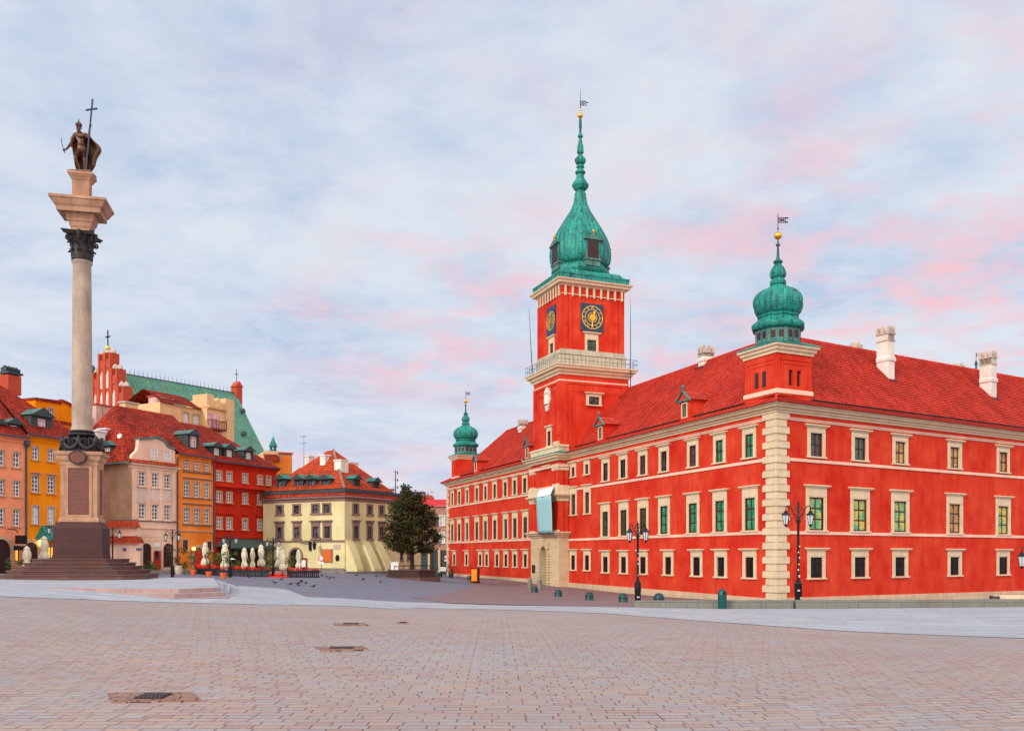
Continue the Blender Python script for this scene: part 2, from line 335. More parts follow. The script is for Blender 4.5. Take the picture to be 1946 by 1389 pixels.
def paving(name, cols, bw, rh, mort, msz, rot, bend=0., grime=.5, rough=.75, roughv=None, offs=.5, bmp=.02, patch=None):
    m, n, b = newmat(name); p = pos(n); s = n.new('ShaderNodeSeparateXYZ', {0: n.map(p, rot=(0, 0, rot))}); x = n.math('ADD', s.outputs[0], 500.07); y = n.math('ADD', s.outputs[1], 300.)
    if bend: xp = n.math('MAXIMUM', s.outputs[0], 0.); y = n.math('SUBTRACT', y, n.math('MULTIPLY', xp, n.math('MULTIPLY', n.math('MINIMUM', xp, 9.), bend)))
    wob = n.noise(p, .35, 2); y = n.math('ADD', y, n.math('MULTIPLY', wob, .12))
    v = n.new('ShaderNodeCombineXYZ', {0: x, 1: y, 2: 0.}).outputs[0]
    br = n.new('ShaderNodeTexBrick', {'Vector': v, 'Color1': (0, 0, 0, 1), 'Color2': (1, 1, 1, 1), 'Mortar': (.5, .5, .5, 1), 'Scale': 1, 'Mortar Size': msz, 'Mortar Smooth': .25, 'Brick Width': bw, 'Row Height': rh}, offset=offs, squash=.8, squash_frequency=3)
    col = n.ramp(br.outputs[0], [(i/(len(cols)-1), c) for i, c in enumerate(cols)])
    tn = n.ramp(n.noise(p, .13, 5, .6), [(.35, (1.0, .90, .86)), (.65, (.90, .97, 1.0))]); col = n.mix(1, col, tn, 'MULTIPLY')
    big = n.noise(p, .22, 6, .6); col = n.mix(n.math('MULTIPLY', n.ramp(big, [(.4, (0, 0, 0)), (.68, (1, 1, 1))]), grime*.6), col, C3(cols[0], .8))
    sp = n.noise(p, 22, 4, .7); col = n.mix(n.math('MULTIPLY', n.ramp(sp, [(.35, (1, 1, 1)), (.6, (0, 0, 0))]), .35), col, C3(cols[0], .55))
    jn = n.math('MULTIPLY', br.outputs['Fac'], n.ramp(n.noise(p, 1.7, 3), [(.3, (.35, .35, .35)), (.6, (1, 1, 1))]))
    col = n.mix(jn, col, mort); n.l.new(col, b.inputs['Base Color'])
    b.inputs['Specular IOR Level'].default_value = .3
    n.l.new(n.ramp(n.noise(p, .6, 4), [(.3, (rough-.15,)*3), (.7, (rough+.1,)*3)]), b.inputs['Roughness'])
    h = n.math('ADD', n.math('MULTIPLY', br.outputs['Fac'], -1.), n.math('MULTIPLY', sp, .35)); h = n.math('ADD', h, n.math('MULTIPLY', br.outputs[0], .25))
    bump(n, b, h, bmp, .8); return m
M_['fore'] = paving('pink_sett_paving', [(.37, .27, .25), (.43, .34, .31), (.36, .35, .38), (.46, .36, .30), (.39, .39, .41), (.42, .31, .31)], .31, .16, (.15, .09, .085), .008, rad(-1), bend=.016, grime=.5)
M_['white_stone'] = paving('white_granite_paving', [(.37, .40, .45), (.44, .47, .53), (.49, .51, .56)], 1.3, .55, (.16, .17, .21), .014, rad(4), grime=.7)
M_['cobble'] = paving('dark_cobbles', [(.20, .21, .29), (.24, .26, .35), (.25, .22, .29)], .2, .13, (.12, .11, .14), .02, rad(-22), grime=.7)
M_['redcobble'] = paving('reddish_cobbles', [(.28, .17, .18), (.33, .22, .22), (.26, .20, .24)], .2, .13, (.14, .09, .09), .02, rad(-22), grime=.7)
M_['far'] = plain('town_ground', (.16, .15, .15), .9)
def R_(pts): return [gray(*p) for p in pts]
big = MB(); big.face((-2500, -400, -9), (2500, -400, -9), (2500, 5000, -9), (-2500, 5000, -9)); o = finish('far_ground', big, M_['far']); o['kind'] = 'structure'
clip_poly_mesh('square_cobbles', [(-160, -6), (160, -6), (160, 240), (-160, 240)], M_['cobble'], 0, 3.0)
front = [(0,1136),(160,1141),(320,1147),(500,1151),(620,1153),(800,1157),(973,1161),(1150,1168),(1300,1180),(1450,1191),(1620,1203),(1946,1216)]
CF0 = (PX(1475, 75)-.6, 75.2); CF1 = (CF0[0]-.3762*86, CF0[1]+.9266*86)
FP = R_(front)
clip_poly_mesh('reddish_forecourt', R_([(850, 1146), (1205, 1155)])+[(12, 46), (20, 70), CF0, CF1, gray(905, 1113), gray(780, 1135)], M_['redcobble'], .02, 3.0)
clip_poly_mesh('foreground_paving', [(-40, -5), (40, -5), (40, 14)]+[(28, 17)]+FP[::-1]+[(-24, 22.5), (-40, 22)], M_['fore'], .035, 1.5)
back = [(1946,1155),(1205,1156),(973,1152.5),(840,1147.5),(640,1138),(583,1136),(558,1127),(540,1120),(521,1118),(447,1115),(430,1108),(416,1103)]
BP = R_(back)
WHITE = [(-40, 22), (-24, 22.5)]+FP+[(28, 17), (40, 14), (40, 38.0)]+BP+[(-24, 56), (-40, 56)]
clip_poly_mesh('pale_stone_paving', WHITE, M_['white_stone'], .045, 1.5)
# terrace around the column, three steps
TZ = -1.07
M_['riser'] = stone('step_riser_granite', (.40, .27, .25), .2, (.55, .5), smt=.5, stain=(.30, .14, .14))
def terr(px, py, z): Y = f*z/(HY-py); return (PX(px, Y), Y)
fr_ = [terr(0, 1113, TZ), terr(160, 1117, TZ), terr(340, 1118.5, TZ), terr(418, 1115.7, TZ)]
tt = thing('stepped_terrace', 'low pale granite terrace with three steps under the column', 'terrace', Matrix.Translation((-18, 36, TZ)), kind='structure')
del tt['label'], tt['category']
for k in range(3):
    e = .36*k; d = .31*k
    pl = [(-40, fr_[0][1]+1.5-e)]+[(x, y-e) for x, y in fr_[:3]]+[(fr_[3][0]+d*.8, fr_[3][1]-e*.9), (fr_[3][0]-4.4+d, 42.5+d), (-40, 50+d)]
    mb = MB().prism(pl, -3.2, TZ-.145*k)
    mi = [0 if i == 1 else 1 for i in range(len(mb.f))]
    finish('terrace_step', mb, None, tt, mats=[M_['white_stone'], M_['riser']], mi=mi)
# drain covers and worn patches
M_['grate'] = plain('cast_iron_grate', (.07, .055, .06), .6, .3)
M_['brickpatch'] = paving('brick_patch', [(.34, .18, .13), (.40, .25, .18), (.32, .18, .15)], .22, .09, (.07, .03, .02), .012, 0., grime=.6)
for i, (a, lab) in enumerate((([(203,1324),(365,1324),(383,1342),(212,1344)], 'worn brown brick patch around a black drain grate at lower left'), ([(597,1234),(690,1234),(700,1241),(612,1243)], 'reddish brick patch around a long dark drain slot mid square'), ([(632,1189),(692,1189),(700,1192),(640,1192.5)], 'thin rusty drain strip in the paving nearest the pale stone'), ([(755,1186.5),(775,1186.5),(777,1188.5),(757,1188.5)], 'tiny brown drain spot right of the thin rusty strip'))):
    q = R_(a); cx = sum(p[0] for p in q)/4; cy = sum(p[1] for p in q)/4; zz = max(gz(*p) for p in q)+.045
    t = thing('drain_cover', lab, 'drain', Matrix.Translation((cx, cy, zz)), 'drains in the foreground paving')
    mb = MB(); mb.prism([(x, y) for x, y in (q[3], q[2], q[1], q[0])], zz-.06, zz); finish('brick_surround', mb, M_['brickpatch'], t)
    g = MB(); w2 = abs(q[1][0]-q[0][0])*(.13 if i == 0 else .2)+.03; d2 = abs(q[0][1]-q[3][1])*(.27 if i == 0 else .14)
    g.box(cx-w2, cx+w2, cy-d2, cy+d2, zz+.002, zz+.006)
    for j in range(7):
        xx = cx-w2+2*w2*(j+.5)/7; g.box(xx-.012, xx+.012, cy-d2, cy+d2, zz+.007, zz+.016)
    for j in range(3):
        yy = cy-d2+2*d2*(j+.5)/3; g.box(cx-w2, cx+w2, yy-.012, yy+.012, zz+.0165, zz+.022)
    finish('grate', g, M_['grate'], t)
# ------------------------------------------------------------ royal castle
CC = (PX(1475, 75), 75.); LL = (CC[0]-.3762*89.3, CC[1]+.9266*89.3)
FW = Fr(LL[0], LL[1], math.atan2(CC[1]-LL[1], CC[0]-LL[0]))      # west wing wall, x: 0 .. 89.3
FS = Fr(CC[0], CC[1], math.atan2(.5128, .8585))                 # south wing wall, x: 0 ..
WL, SL = 89.3, 62.
EZ, RZ, RD, OV = 12.68, 21.35, 8.3, .95
castle = thing('royal_castle', 'long red castle with green spired clock tower and red tiled roofs behind the square', 'castle', FW.M(WL, 0, -4))
def win_mesh(w_, h_, sw, hood, sill, ho=.3, hoodh=.22, lint=.5):
    """stone surround round an opening w_ x h_ centred on x=0, sill of opening at z=0"""
    mb = MB(); a = w_/2
    mb.box(-a-sw, -a, -.07, .2, -.02, h_); mb.box(a, a+sw, -.07, .2, -.02, h_); mb.box(-a-sw, a+sw, -.072, .2, h_, h_+lint)
    mb.box(-a-sw+.06, a+sw-.06, -.10, -.07, h_+.08, h_+lint-.06)
    if hood:
        mb.box(-a-sw-ho*.55, a+sw+ho*.55, -.18, .0, h_+lint, h_+lint+hoodh*.5); mb.box(-a-sw-ho, a+sw+ho, -.30, .0, h_+lint+hoodh*.5, h_+lint+hoodh)
    if sill: mb.box(-a-sw-.1, a+sw+.1, -.17, .16, -.02-sill, -.02)
    return mb
def sash_mesh(w_, h_, nx, nz, t=.07, y=.10, depth=.06):
    mb = MB(); a = w_/2; mb.box(-a, -a+t, y, y+depth, 0, h_); mb.box(a-t, a, y, y+depth, 0, h_); mb.box(-a+t, a-t, y, y+depth, 0, t); mb.box(-a+t, a-t, y, y+depth, h_-t, h_)
    for i in range(1, nx): x = -a+w_*i/nx; mb.box(x-t*.5, x+t*.5, y+.004, y+depth-.004, t, h_-t)
    for i in range(1, nz): z = h_*i/nz; mb.box(-a+t, a-t, y+.008, y+depth-.008, z-t*.5, z+t*.5)
    return mb
def grille_mesh(w_, h_, y=.02):
    mb = MB(); a = w_/2; nx = max(2, round(w_/.2)); nz = max(3, round(h_/.26))
    for i in range(1, nx): x = -a+w_*i/nx; mb.box(x-.018, x+.018, y, y+.036, 0, h_)
    for i in range(1, nz): z = h_*i/nz; mb.box(-a, a, y+.037, y+.065, z-.018, z+.018)
    return mb
def pane_mesh(w_, h_, y=.14): mb = MB(); mb.box(-w_/2, w_/2, y, y+.03, 0, h_); return mb
_wc = {}
def window(F, x, z, w_, h_, parent, kind='castle', glassm='gdark', sw=.38, hood=1, sill=.14, nx=2, nz=2, grille=False, frame_m='cream', sash_m='bars', y=0., ho=.3, lint=.5, t=.11, hoodh=.22, name='window'):
    key = (round(w_, 3), round(h_, 3), kind, glassm, sw, hood, sill, nx, nz, grille, frame_m, sash_m, ho, lint, t); M = F.M(x, y, z)
    if key in _wc: return dup(_wc[key], M, parent)
    o = finish(name, win_mesh(w_, h_, sw, hood, sill, ho, hoodh, lint), M_[frame_m], parent, M=M)
    p = finish('pane', pane_mesh(w_, h_), M_[glassm], o, M=M); finish('sash', sash_mesh(w_, h_, nx, nz, t), M_[sash_m], o, M=M)
    if grille: finish('grille', grille_mesh(w_, h_), M_['iron'], o, M=M)
    _wc[key] = o; return o
# window rows (surveyed on each wing)
sc_ = [1551, 1634, 1710.5, 1814, 1906]; sx = [FS.x(p) for p in sc_]; sx += [sx[-1]+5.6+4.1*i for i in range(5)]
wr_t = [1426, 1369.4, 1318.7, 1263.6, 1223.5, 1186, 1152.8]; wr_m = [1427.6, 1370, 1319, 1264, 1224, 1187, 1152]; wr_b = [1426.7, 1372, 1326, 1272, 1224, 1187, 1152.5]
wl_t = [860.7, 874, 889, 907.7, 924, 941.6, 961.8, 979.6, 999]; wl_m = [860.7, 874, 889, 907.7, 924, 942, 962.5, 980.2, 1000]; wl_b = [864.5, 888, 914, 926.4, 946, 963, 980, 1000]
TW, TH, MW, MH, BW, BH = 1.15, 2.0, 1.42, 2.82, 1.2, 1.76
TZ0, MZ0, BZ0 = 8.6, 2.2, -1.92
zt, zm, zb = (8.32, 2.1, -1.92)
opsW, opsS = [], []
def put(F, px, x, w_, h_, z, ops, **k):
    x = F.x(px, .1) if x is None else x; ops.append((x-w_/2, x+w_/2, z, z+h_)); window(F, x, z, w_, h_, castle, **k)
gl_w = ['ggreen', 'ggreen', 'ggreen', 'ggreen', 'gdgreen', 'gdgreen', 'gdgreen']
for i, p in enumerate(wr_t): put(FW, p, None, TW, TH, TZ0+.0, opsW, glassm='ggreen' if i < 2 else 'gdark')
for i, p in enumerate(wr_m): put(FW, p, None, MW, MH, MZ0, opsW, glassm=gl_w[i], nz=3, lint=.85)
for p in wr_b: put(FW, p, None, 1.15, BH, BZ0, opsW, grille=True, glassm='gdark', lint=.55)
for p in (1117, 1091): put(FW, p, None, .85, 1.15, 9.75, opsW, glassm='gdark', lint=.5)
for i, p in enumerate((1117.6, 1091.5)): put(FW, p, None, 1.1, 2.5, 5.05, opsW, glassm='gdgreen', nz=3, lint=.75)
for p in (1117.4, 1091): put(FW, p, None, 1.1, BH, -1.75, opsW, grille=True, lint=.55)
for p in wl_t: put(FW, p, None, TW, TH, TZ0+.15, opsW, glassm='gdark')
for p in wl_m: put(FW, p, None, 1.35, MH, MZ0+.3, opsW, glassm='gdark', nz=3, lint=.85)
for p in wl_b: put(FW, p, None, 1.1, BH, BZ0+.3, opsW, grille=True, lint=.55)
gs_t = ['gdark', 'gdgreen', 'gamb', 'gamb', 'gamb']; gs_m = ['gyel', 'gyel', 'gyel', 'gamb', 'gyel']
for i, x in enumerate(sx):
    put(FS, 0, x, 1.5, TH, TZ0-.03, opsS, glassm=gs_t[i] if i < 5 else 'gdark')
    put(FS, 0, x, 1.85, MH, MZ0, opsS, glassm=gs_m[i] if i < 5 else 'gdgreen', nz=3, lint=.85)
    put(FS, 0, x, 1.5, BH, BZ0, opsS, grille=True, lint=.6)
gx1 = 49.35; gx0 = FW.x(1009, -1.4)
mb = MB(); mb.wall(0, WL, -5.2, 12.5, opsW); o = finish('west_wall', mb, M_['red'], castle, FW)
mb = MB(); mb.wall(0, SL, -5.2, 12.5, opsS); finish('south_wall', mb, M_['red'], castle, FS)
# inner and far walls closing the volumes
def plan(F, x, y): q = F.w(x, y); return (q[0], q[1])
def isect(F1, y1, F2, y2): # plan point common to lines y=y1 in F1 and y=y2 in F2
    p = plan(F1, 0, y1); q = plan(F2, 0, y2); a, b = F1.d; c, d = F2.d; t = ((q[0]-p[0])*d-(q[1]-p[1])*c)/(a*d-b*c); return (p[0]+a*t, p[1]+b*t)
def wall_poly(pts, z0, z1):
    mb = MB()
    for a, b in zip(pts, pts[1:]): mb.face((*a, z0), (*b, z0), (*b, z1), (*a, z1))
    return mb
finish('courtyard_wall', wall_poly([plan(FS, SL, 0), plan(FS, SL, 2*RD), isect(FW, 2*RD, FS, 2*RD), plan(FW, 0, 2*RD), plan(FW, 0, 0)], -5.2, 12.6), M_['red'], castle)
# plinth following the sloping pavement
def plinth(F, pts, xs0, xs1):
    mb = MB(); P = [(F.x(a), F.z(a, b)) for a, b in pts]; top = lambda x: float(np.interp(x, [p[0] for p in P], [p[1] for p in P]))
    n = max(1, int((xs1-xs0)/4))
    for i in range(n):
        a = xs0+(xs1-xs0)*i/n; b = xs0+(xs1-xs0)*(i+1)/n
        mb.slab([(a, -5.2), (b, -5.2), (b, top(b)), (a, top(a))], -.10, -.001)
    return mb
PW = [(850, 1088.3), (930, 1094), (1010, 1100), (1085, 1107), (1200, 1116), (1300, 1124), (1452, 1136)]
finish('plinth', plinth(FW, PW, .4, gx0+.2), M_['plinth'], castle, FW); finish('plinth', plinth(FW, PW, gx1+.01, WL-.9), M_['plinth'], castle, FW)
finish('plinth', plinth(FS, [(1494, 1135.5), (1946, 1122)], .9, SL), M_['plinth'], castle, FS)
# string courses and eaves cornices
bandp = lambda z, h=.30, o=.09: [(0, z), (o, z), (o, z+h), (0, z+h)]
corn = [(0, 12.02), (.12, 12.02), (.14, 12.16), (.30, 12.22), (.32, 12.36), (.60, 12.44), (.64, 12.56), (.80, 12.62), (.82, 12.71), (0, 12.71)]
far = plan(FS, SL, 0)
for nm, z, mt, h in (('string_course', 8.0, 'band', .26), ('string_course', 1.80, 'band', .26)):
    for a, b in ((FW.w(0, 0), FW.w(gx0-.1, 0)), (FW.w(gx1, 0), FW.w(WL-1.0, 0)), (FS.w(1.0, 0), FS.w(SL, 0))):
        dz = .25 if b[0] < 5 else 0
        finish(nm, MB().sweep([a[:2], b[:2]], bandp(z+dz, h)), M_[mt], castle)
finish('frieze_band', MB().sweep([plan(FW, gx1, 0), plan(FW, WL-1, 0)], [(0, 11.44), (.08, 11.46), (.12, 11.58), (.18, 11.62), (.18, 11.68), (0, 11.68)]), M_['band'], castle)
finish('frieze_band', MB().sweep([plan(FW, 0, 0), plan(FW, gx0, 0)], [(0, 11.44), (.08, 11.46), (.12, 11.58), (.18, 11.62), (.18, 11.68), (0, 11.68)]), M_['band'], castle)
finish('frieze_band', MB().sweep([plan(FS, 1, 0), far], [(0, 11.44), (.08, 11.46), (.12, 11.58), (.18, 11.62), (.18, 11.68), (0, 11.68)]), M_['band'], castle)
finish('cornice', MB().sweep([plan(FW, 0, 12), plan(FW, 0, 0), plan(FW, gx0, 0)], corn), M_['cream'], castle)
finish('cornice', MB().sweep([plan(FW, gx1, 0), CC, far], corn), M_['cream'], castle)
# quoins at the near corner and far corner
def quoins(F, x, side, z0, z1, n, wl=1.75, ws=1.15):
    mb = MB(); h = (z1-z0)/n
    for k in range(n):
        L = wl if k % 2 == 0 else ws; o = .14 if k % 2 == 0 else .09; g = .05
        a, b = (x-L, x+o) if side < 0 else (x-o, x+L)
        za, zb = z0+k*h+g*.5, z0+(k+1)*h-g*.5; e = .04
        i = [mb.pt(*p) for p in ((a, 0, za), (b, 0, za), (b, 0, zb), (a, 0, zb), (a+e, -o, za+e), (b-e*0, -o, za+e), (b, -o, zb-e), (a+e, -o, zb-e))]
        for q in ((4, 5, 6, 7), (0, 1, 5, 4), (3, 7, 6, 2), (0, 4, 7, 3), (1, 2, 6, 5)): mb.f.append([i[j] for j in q])
        mb.box(a+.06, b-.06 if side < 0 else b, -.055, -.001, zb, zb+g)
    return mb
finish('quoins', quoins(FW, WL, -1, -4.4, 12.02, 27, WL-FW.x(1450.5), WL-FW.x(1456)), M_['cream'], castle, FW)
finish('quoins', quoins(FS, 0, 1, -4.4, 12.02, 27, FS.x(1498.5), FS.x(1494)), M_['cream'], castle, FS)
finish('quoins', quoins(FW, 0, 1, -4.0, 12.02, 27, 1.2, .8), M_['cream'], castle, FW)
# roofs, built in overlapping courses
def v3(p, z): return (p[0], p[1], z)
ec = isect(FW, -OV, FS, -OV); rc = isect(FW, RD, FS, RD); ic = isect(FW, 2*RD+OV, FS, 2*RD+OV)
wle, wlr = FW.w(-OV, -OV)[:2], FW.w(RD-.6, RD)[:2]
KY, KZ_ = .75, 13.5                      # the eaves are bell-cast: a shallow skirt below the main slope
ek = isect(FW, KY, FS, KY); wlk = FW.w(KY, KY)[:2]; wlk2 = plan(FW, KY, 2*RD-KY)
mb = MB(); mb.slope(v3(wle, EZ), v3(ec, EZ), v3(ek, KZ_), v3(wlk, KZ_), .42, .05); mb.slope(v3(wlk, KZ_+.1), v3(ek, KZ_+.1), v3(rc, RZ), v3(wlr, RZ), .42, .09); mb.slope(v3(plan(FW, -OV, 2*RD+OV), EZ), v3(wle, EZ), v3(wlk, KZ_), v3(wlk2, KZ_), .42, .05); mb.slope(v3(wlk2, KZ_+.1), v3(wlk, KZ_+.1), v3(wlr, RZ), v3(wlr, RZ), .4)
mb.face(v3(ic, EZ), v3(plan(FW, -OV, 2*RD+OV), EZ), v3(wlr, RZ), v3(rc, RZ))
finish('west_roof', mb, M_['pan'], castle)
se, sr = plan(FS, SL+OV, -OV), plan(FS, SL+OV, RD)
sk = plan(FS, SL+OV, KY); mb = MB(); mb.slope(v3(ec, EZ), v3(se, EZ), v3(sk, KZ_), v3(ek, KZ_), .42, .05); mb.slope(v3(ek, KZ_+.1), v3(sk, KZ_+.1), v3(sr, RZ), v3(rc, RZ), .42, .09); mb.face(v3(plan(FS, SL+OV, 2*RD+OV), EZ), v3(ic, EZ), v3(rc, RZ), v3(sr, RZ)); mb.face(v3(se, EZ), v3(plan(FS, SL+OV, 2*RD+OV), EZ), v3(sr, RZ))
finish('south_roof', mb, M_['pan'], castle)
rt = MB(); rt.tube([v3(wlr, RZ+.04), v3(rc, RZ+.04), v3(sr, RZ+.04)], .15, 6); rt.tube([v3(ec, EZ+.08), v3(ek, KZ_+.1), v3(rc, RZ+.05)], .13, 6); rt.tube([v3(wle, EZ+.08), v3(wlk, KZ_+.1), v3(wlr, RZ+.05)], .13, 6); finish('ridge_tiles', rt, M_['pan'], castle)
SLP = (RZ-KZ_)/(RD-KY)
def rz_(y): return KZ_+SLP*(y-KY) if y > KY else EZ+(KZ_-EZ)*(y+OV)/(KY+OV)
# dark toothed strip standing in for the shadow line at the roof kink
for F, a, b in ((FW, gx1+.5, WL-5), (FS, 4.6, SL)):
    mb = MB()
    y = .66; z = rz_(y)+.10; mb.box(a, b, y-.02, y+.02, z+.02, z+.06)
    for i in range(int((b-a)/.45)): xx = a+.2+i*.45; mb.box(xx-.09, xx+.09, y-.05, y+.05, z-.12, z+.015)
    finish('kink_shadow_strip', mb, M_['bars'], castle, F)
# dormers
def dormer(F, px, w_=1.55, off=.35):
    x = F.x(px, off); z0 = rz_(off)-.1; h = 2.1; D = (h)/SLP+.6; t = F.M(x, off, z0); mb = MB(); a = w_/2
    mb.wall(-a, a, 0, h, [(-.38, .38, .45, 1.75)], 0, .2); mb.body(-a, a, 0, D, 0, h)
    o = finish('dormer', mb, M_['red'], castle, M=t)
    g = MB(); g.slab([(-a-.2, h), (a+.2, h), (0, h+.85)], -.12, D+1.0); finish('dormer_gable', g, M_['red'], o, M=t)
    g = MB()
    for sgn in (-1, 1):
        P = [(-.0, h+1.0), (sgn*(a+.32), h-.02), (sgn*(a+.32), h-.16), (0, h+.84)]
        if sgn > 0: P = P[::-1]
        g.slab(P, -.34, -.06)
    g.box(-a-.25, a+.25, -.28, -.06, h-.14, h+.02); g.lathe(0, -.2, [(.06, h+.95), (.14, h+1.03), (.08, h+1.1), (.18, h+1.24), (.18, h+1.34), (.08, h+1.46), (.02, h+1.56)], 8)
    finish('dormer_trim', g, M_['coppergrey'], o, M=t)
    g = MB(); g.slope((-a-.3, D+1.1, h-.02), (-a-.3, -.05, h-.02), (0, -.05, h+.9), (0, D+1.1, h+.9), .3, .03); g.slope((a+.3, -.05, h-.02), (a+.3, D+1.1, h-.02), (0, D+1.1, h+.9), (0, -.05, h+.9), .3, .03); finish('dormer_roof', g, M_['pan'], o, M=t)
    g = MB(); g.box(-.52, -.38, -.06, .1, .35, 1.9); g.box(.38, .52, -.06, .1, .35, 1.9); g.box(-.38, .38, -.06, .1, 1.75, 1.9); g.box(-.38, .38, -.06, .1, .35, .45); finish('dormer_surround', g, M_['cream'], o, M=t)
    g = MB()
    for i in range(8): g.box(-.38, .38, .1, .16, .47+i*.16, .57+i*.16)
    g.box(-.38, .38, .165, .19, .45, 1.75); finish('shutter', g, M_['coppergrey'], o, M=t)
for p in (1301, 1141, 1001.5, 904): dormer(FW, p, 1.75 if p > 1100 else 1.6)
# chimneys with merlons
CHK = 1
def chimney(F, px0, px1, pyb, pyt, wd_, dd, mat='chim'):
    best = min(((abs(F.z((px0+px1)/2, pyb, o_*.1)-rz_(o_*.1)), o_*.1) for o_ in range(-5, 83)))[1]
    x0, x1 = F.x(px0, best), F.x(px0, best)+wd_; zt_ = F.z((px0+px1)/2, pyt, best); zb_ = rz_(best)-.8; mb = MB(); H = zt_-zb_
    mb.box(0, wd_, 0, dd, 0, H-.85); z = H-.86
    mb.sweep([(0, dd), (0, 0), (wd_, 0), (wd_, dd)], [(0, H*.42), (.1, H*.42+.08), (.12, H*.42+.38), (0, H*.42+.55)])
    o = finish('chimney', mb, M_[mat], castle, M=F.M(x0, best, zb_))
    g = MB(); g.sweep([(0, 0), (wd_, 0), (wd_, dd), (0, dd)], [(-.2, z-.7), (.07, z-.7), (.09, z-.6), (0, z-.58), (0, z), (.1, z), (.12, z+.12), (-.3, z+.12)], True)
    def merlon(cx, cy, w2, ax):
        P = [(-w2, 0), (w2, 0), (w2*1.1, .36), (w2*.7, .62), (0, .72), (-w2*.7, .62), (-w2*1.1, .36)]
        i = []
        for q in (-.11, .11): i.append([g.pt(cx+(p if ax == 0 else q), cy+(q if ax == 0 else p), z+.12+zz) for p, zz in P])
        g.f.append(i[0] if ax == 0 else i[0][::-1]); g.f.append(i[1][::-1] if ax == 0 else i[1])
        for k in range(7): g.f.append([i[0][(k+1) % 7], i[0][k], i[1][k], i[1][(k+1) % 7]])
    for yy in (.06, dd-.06): merlon(wd_*.5, yy, wd_*.15, 0); merlon(.07, yy, .10, 0); merlon(wd_-.07, yy, .10, 0)
    for xx in (.06, wd_-.06): merlon(xx, dd*.5, dd*.13, 1)
    finish('chimney_crown', g, M_['chimcap'], o, M=F.M(x0, best, zb_))
    g = MB(); g.box(-.25, wd_+.25, -.35, .0-.001, .8-.30, .8-.22); g.box(-.12, -.002, 0, dd, .6, .75); finish('flashing', g, M_['lead'], o, M=F.M(x0, best, zb_+.15))
chimney(FS, 1688, 1705, 721, 619, .98, 1.35); chimney(FS, 1884, 1898, 757, 666, .98, 1.35)
chimney(FW, 1327, 1337, 697, 657, 1.1, 1.3); chimney(FW, 985, 992, 822, 796, 1.1, 1.2)
# stubs of chimneys beyond the ridge
for px, py, F in ((1634, 654, FS), (1830, 694, FS), (1895, 714, FS), (1262, 713, FW), (1271, 711, FW)):
    x = F.x(px, RD+1.2); mb = MB(); mb.box(-.5 if F is FS else -.3, .5 if F is FS else .3, 0, 1.2, -2, F.z(px, py, RD+1.2)-RZ); mb.lathe(0, .6, [(.55 if F is FS else .3, F.z(px, py, RD+1.2)-RZ+.002), (.5 if F is FS else .2, F.z(px, py, RD+1.2)-RZ+.25)], 8, rad(22.5)); finish('chimney_stub', mb, M_['chimcap'], castle, M=F.M(x, RD+1.2, RZ))
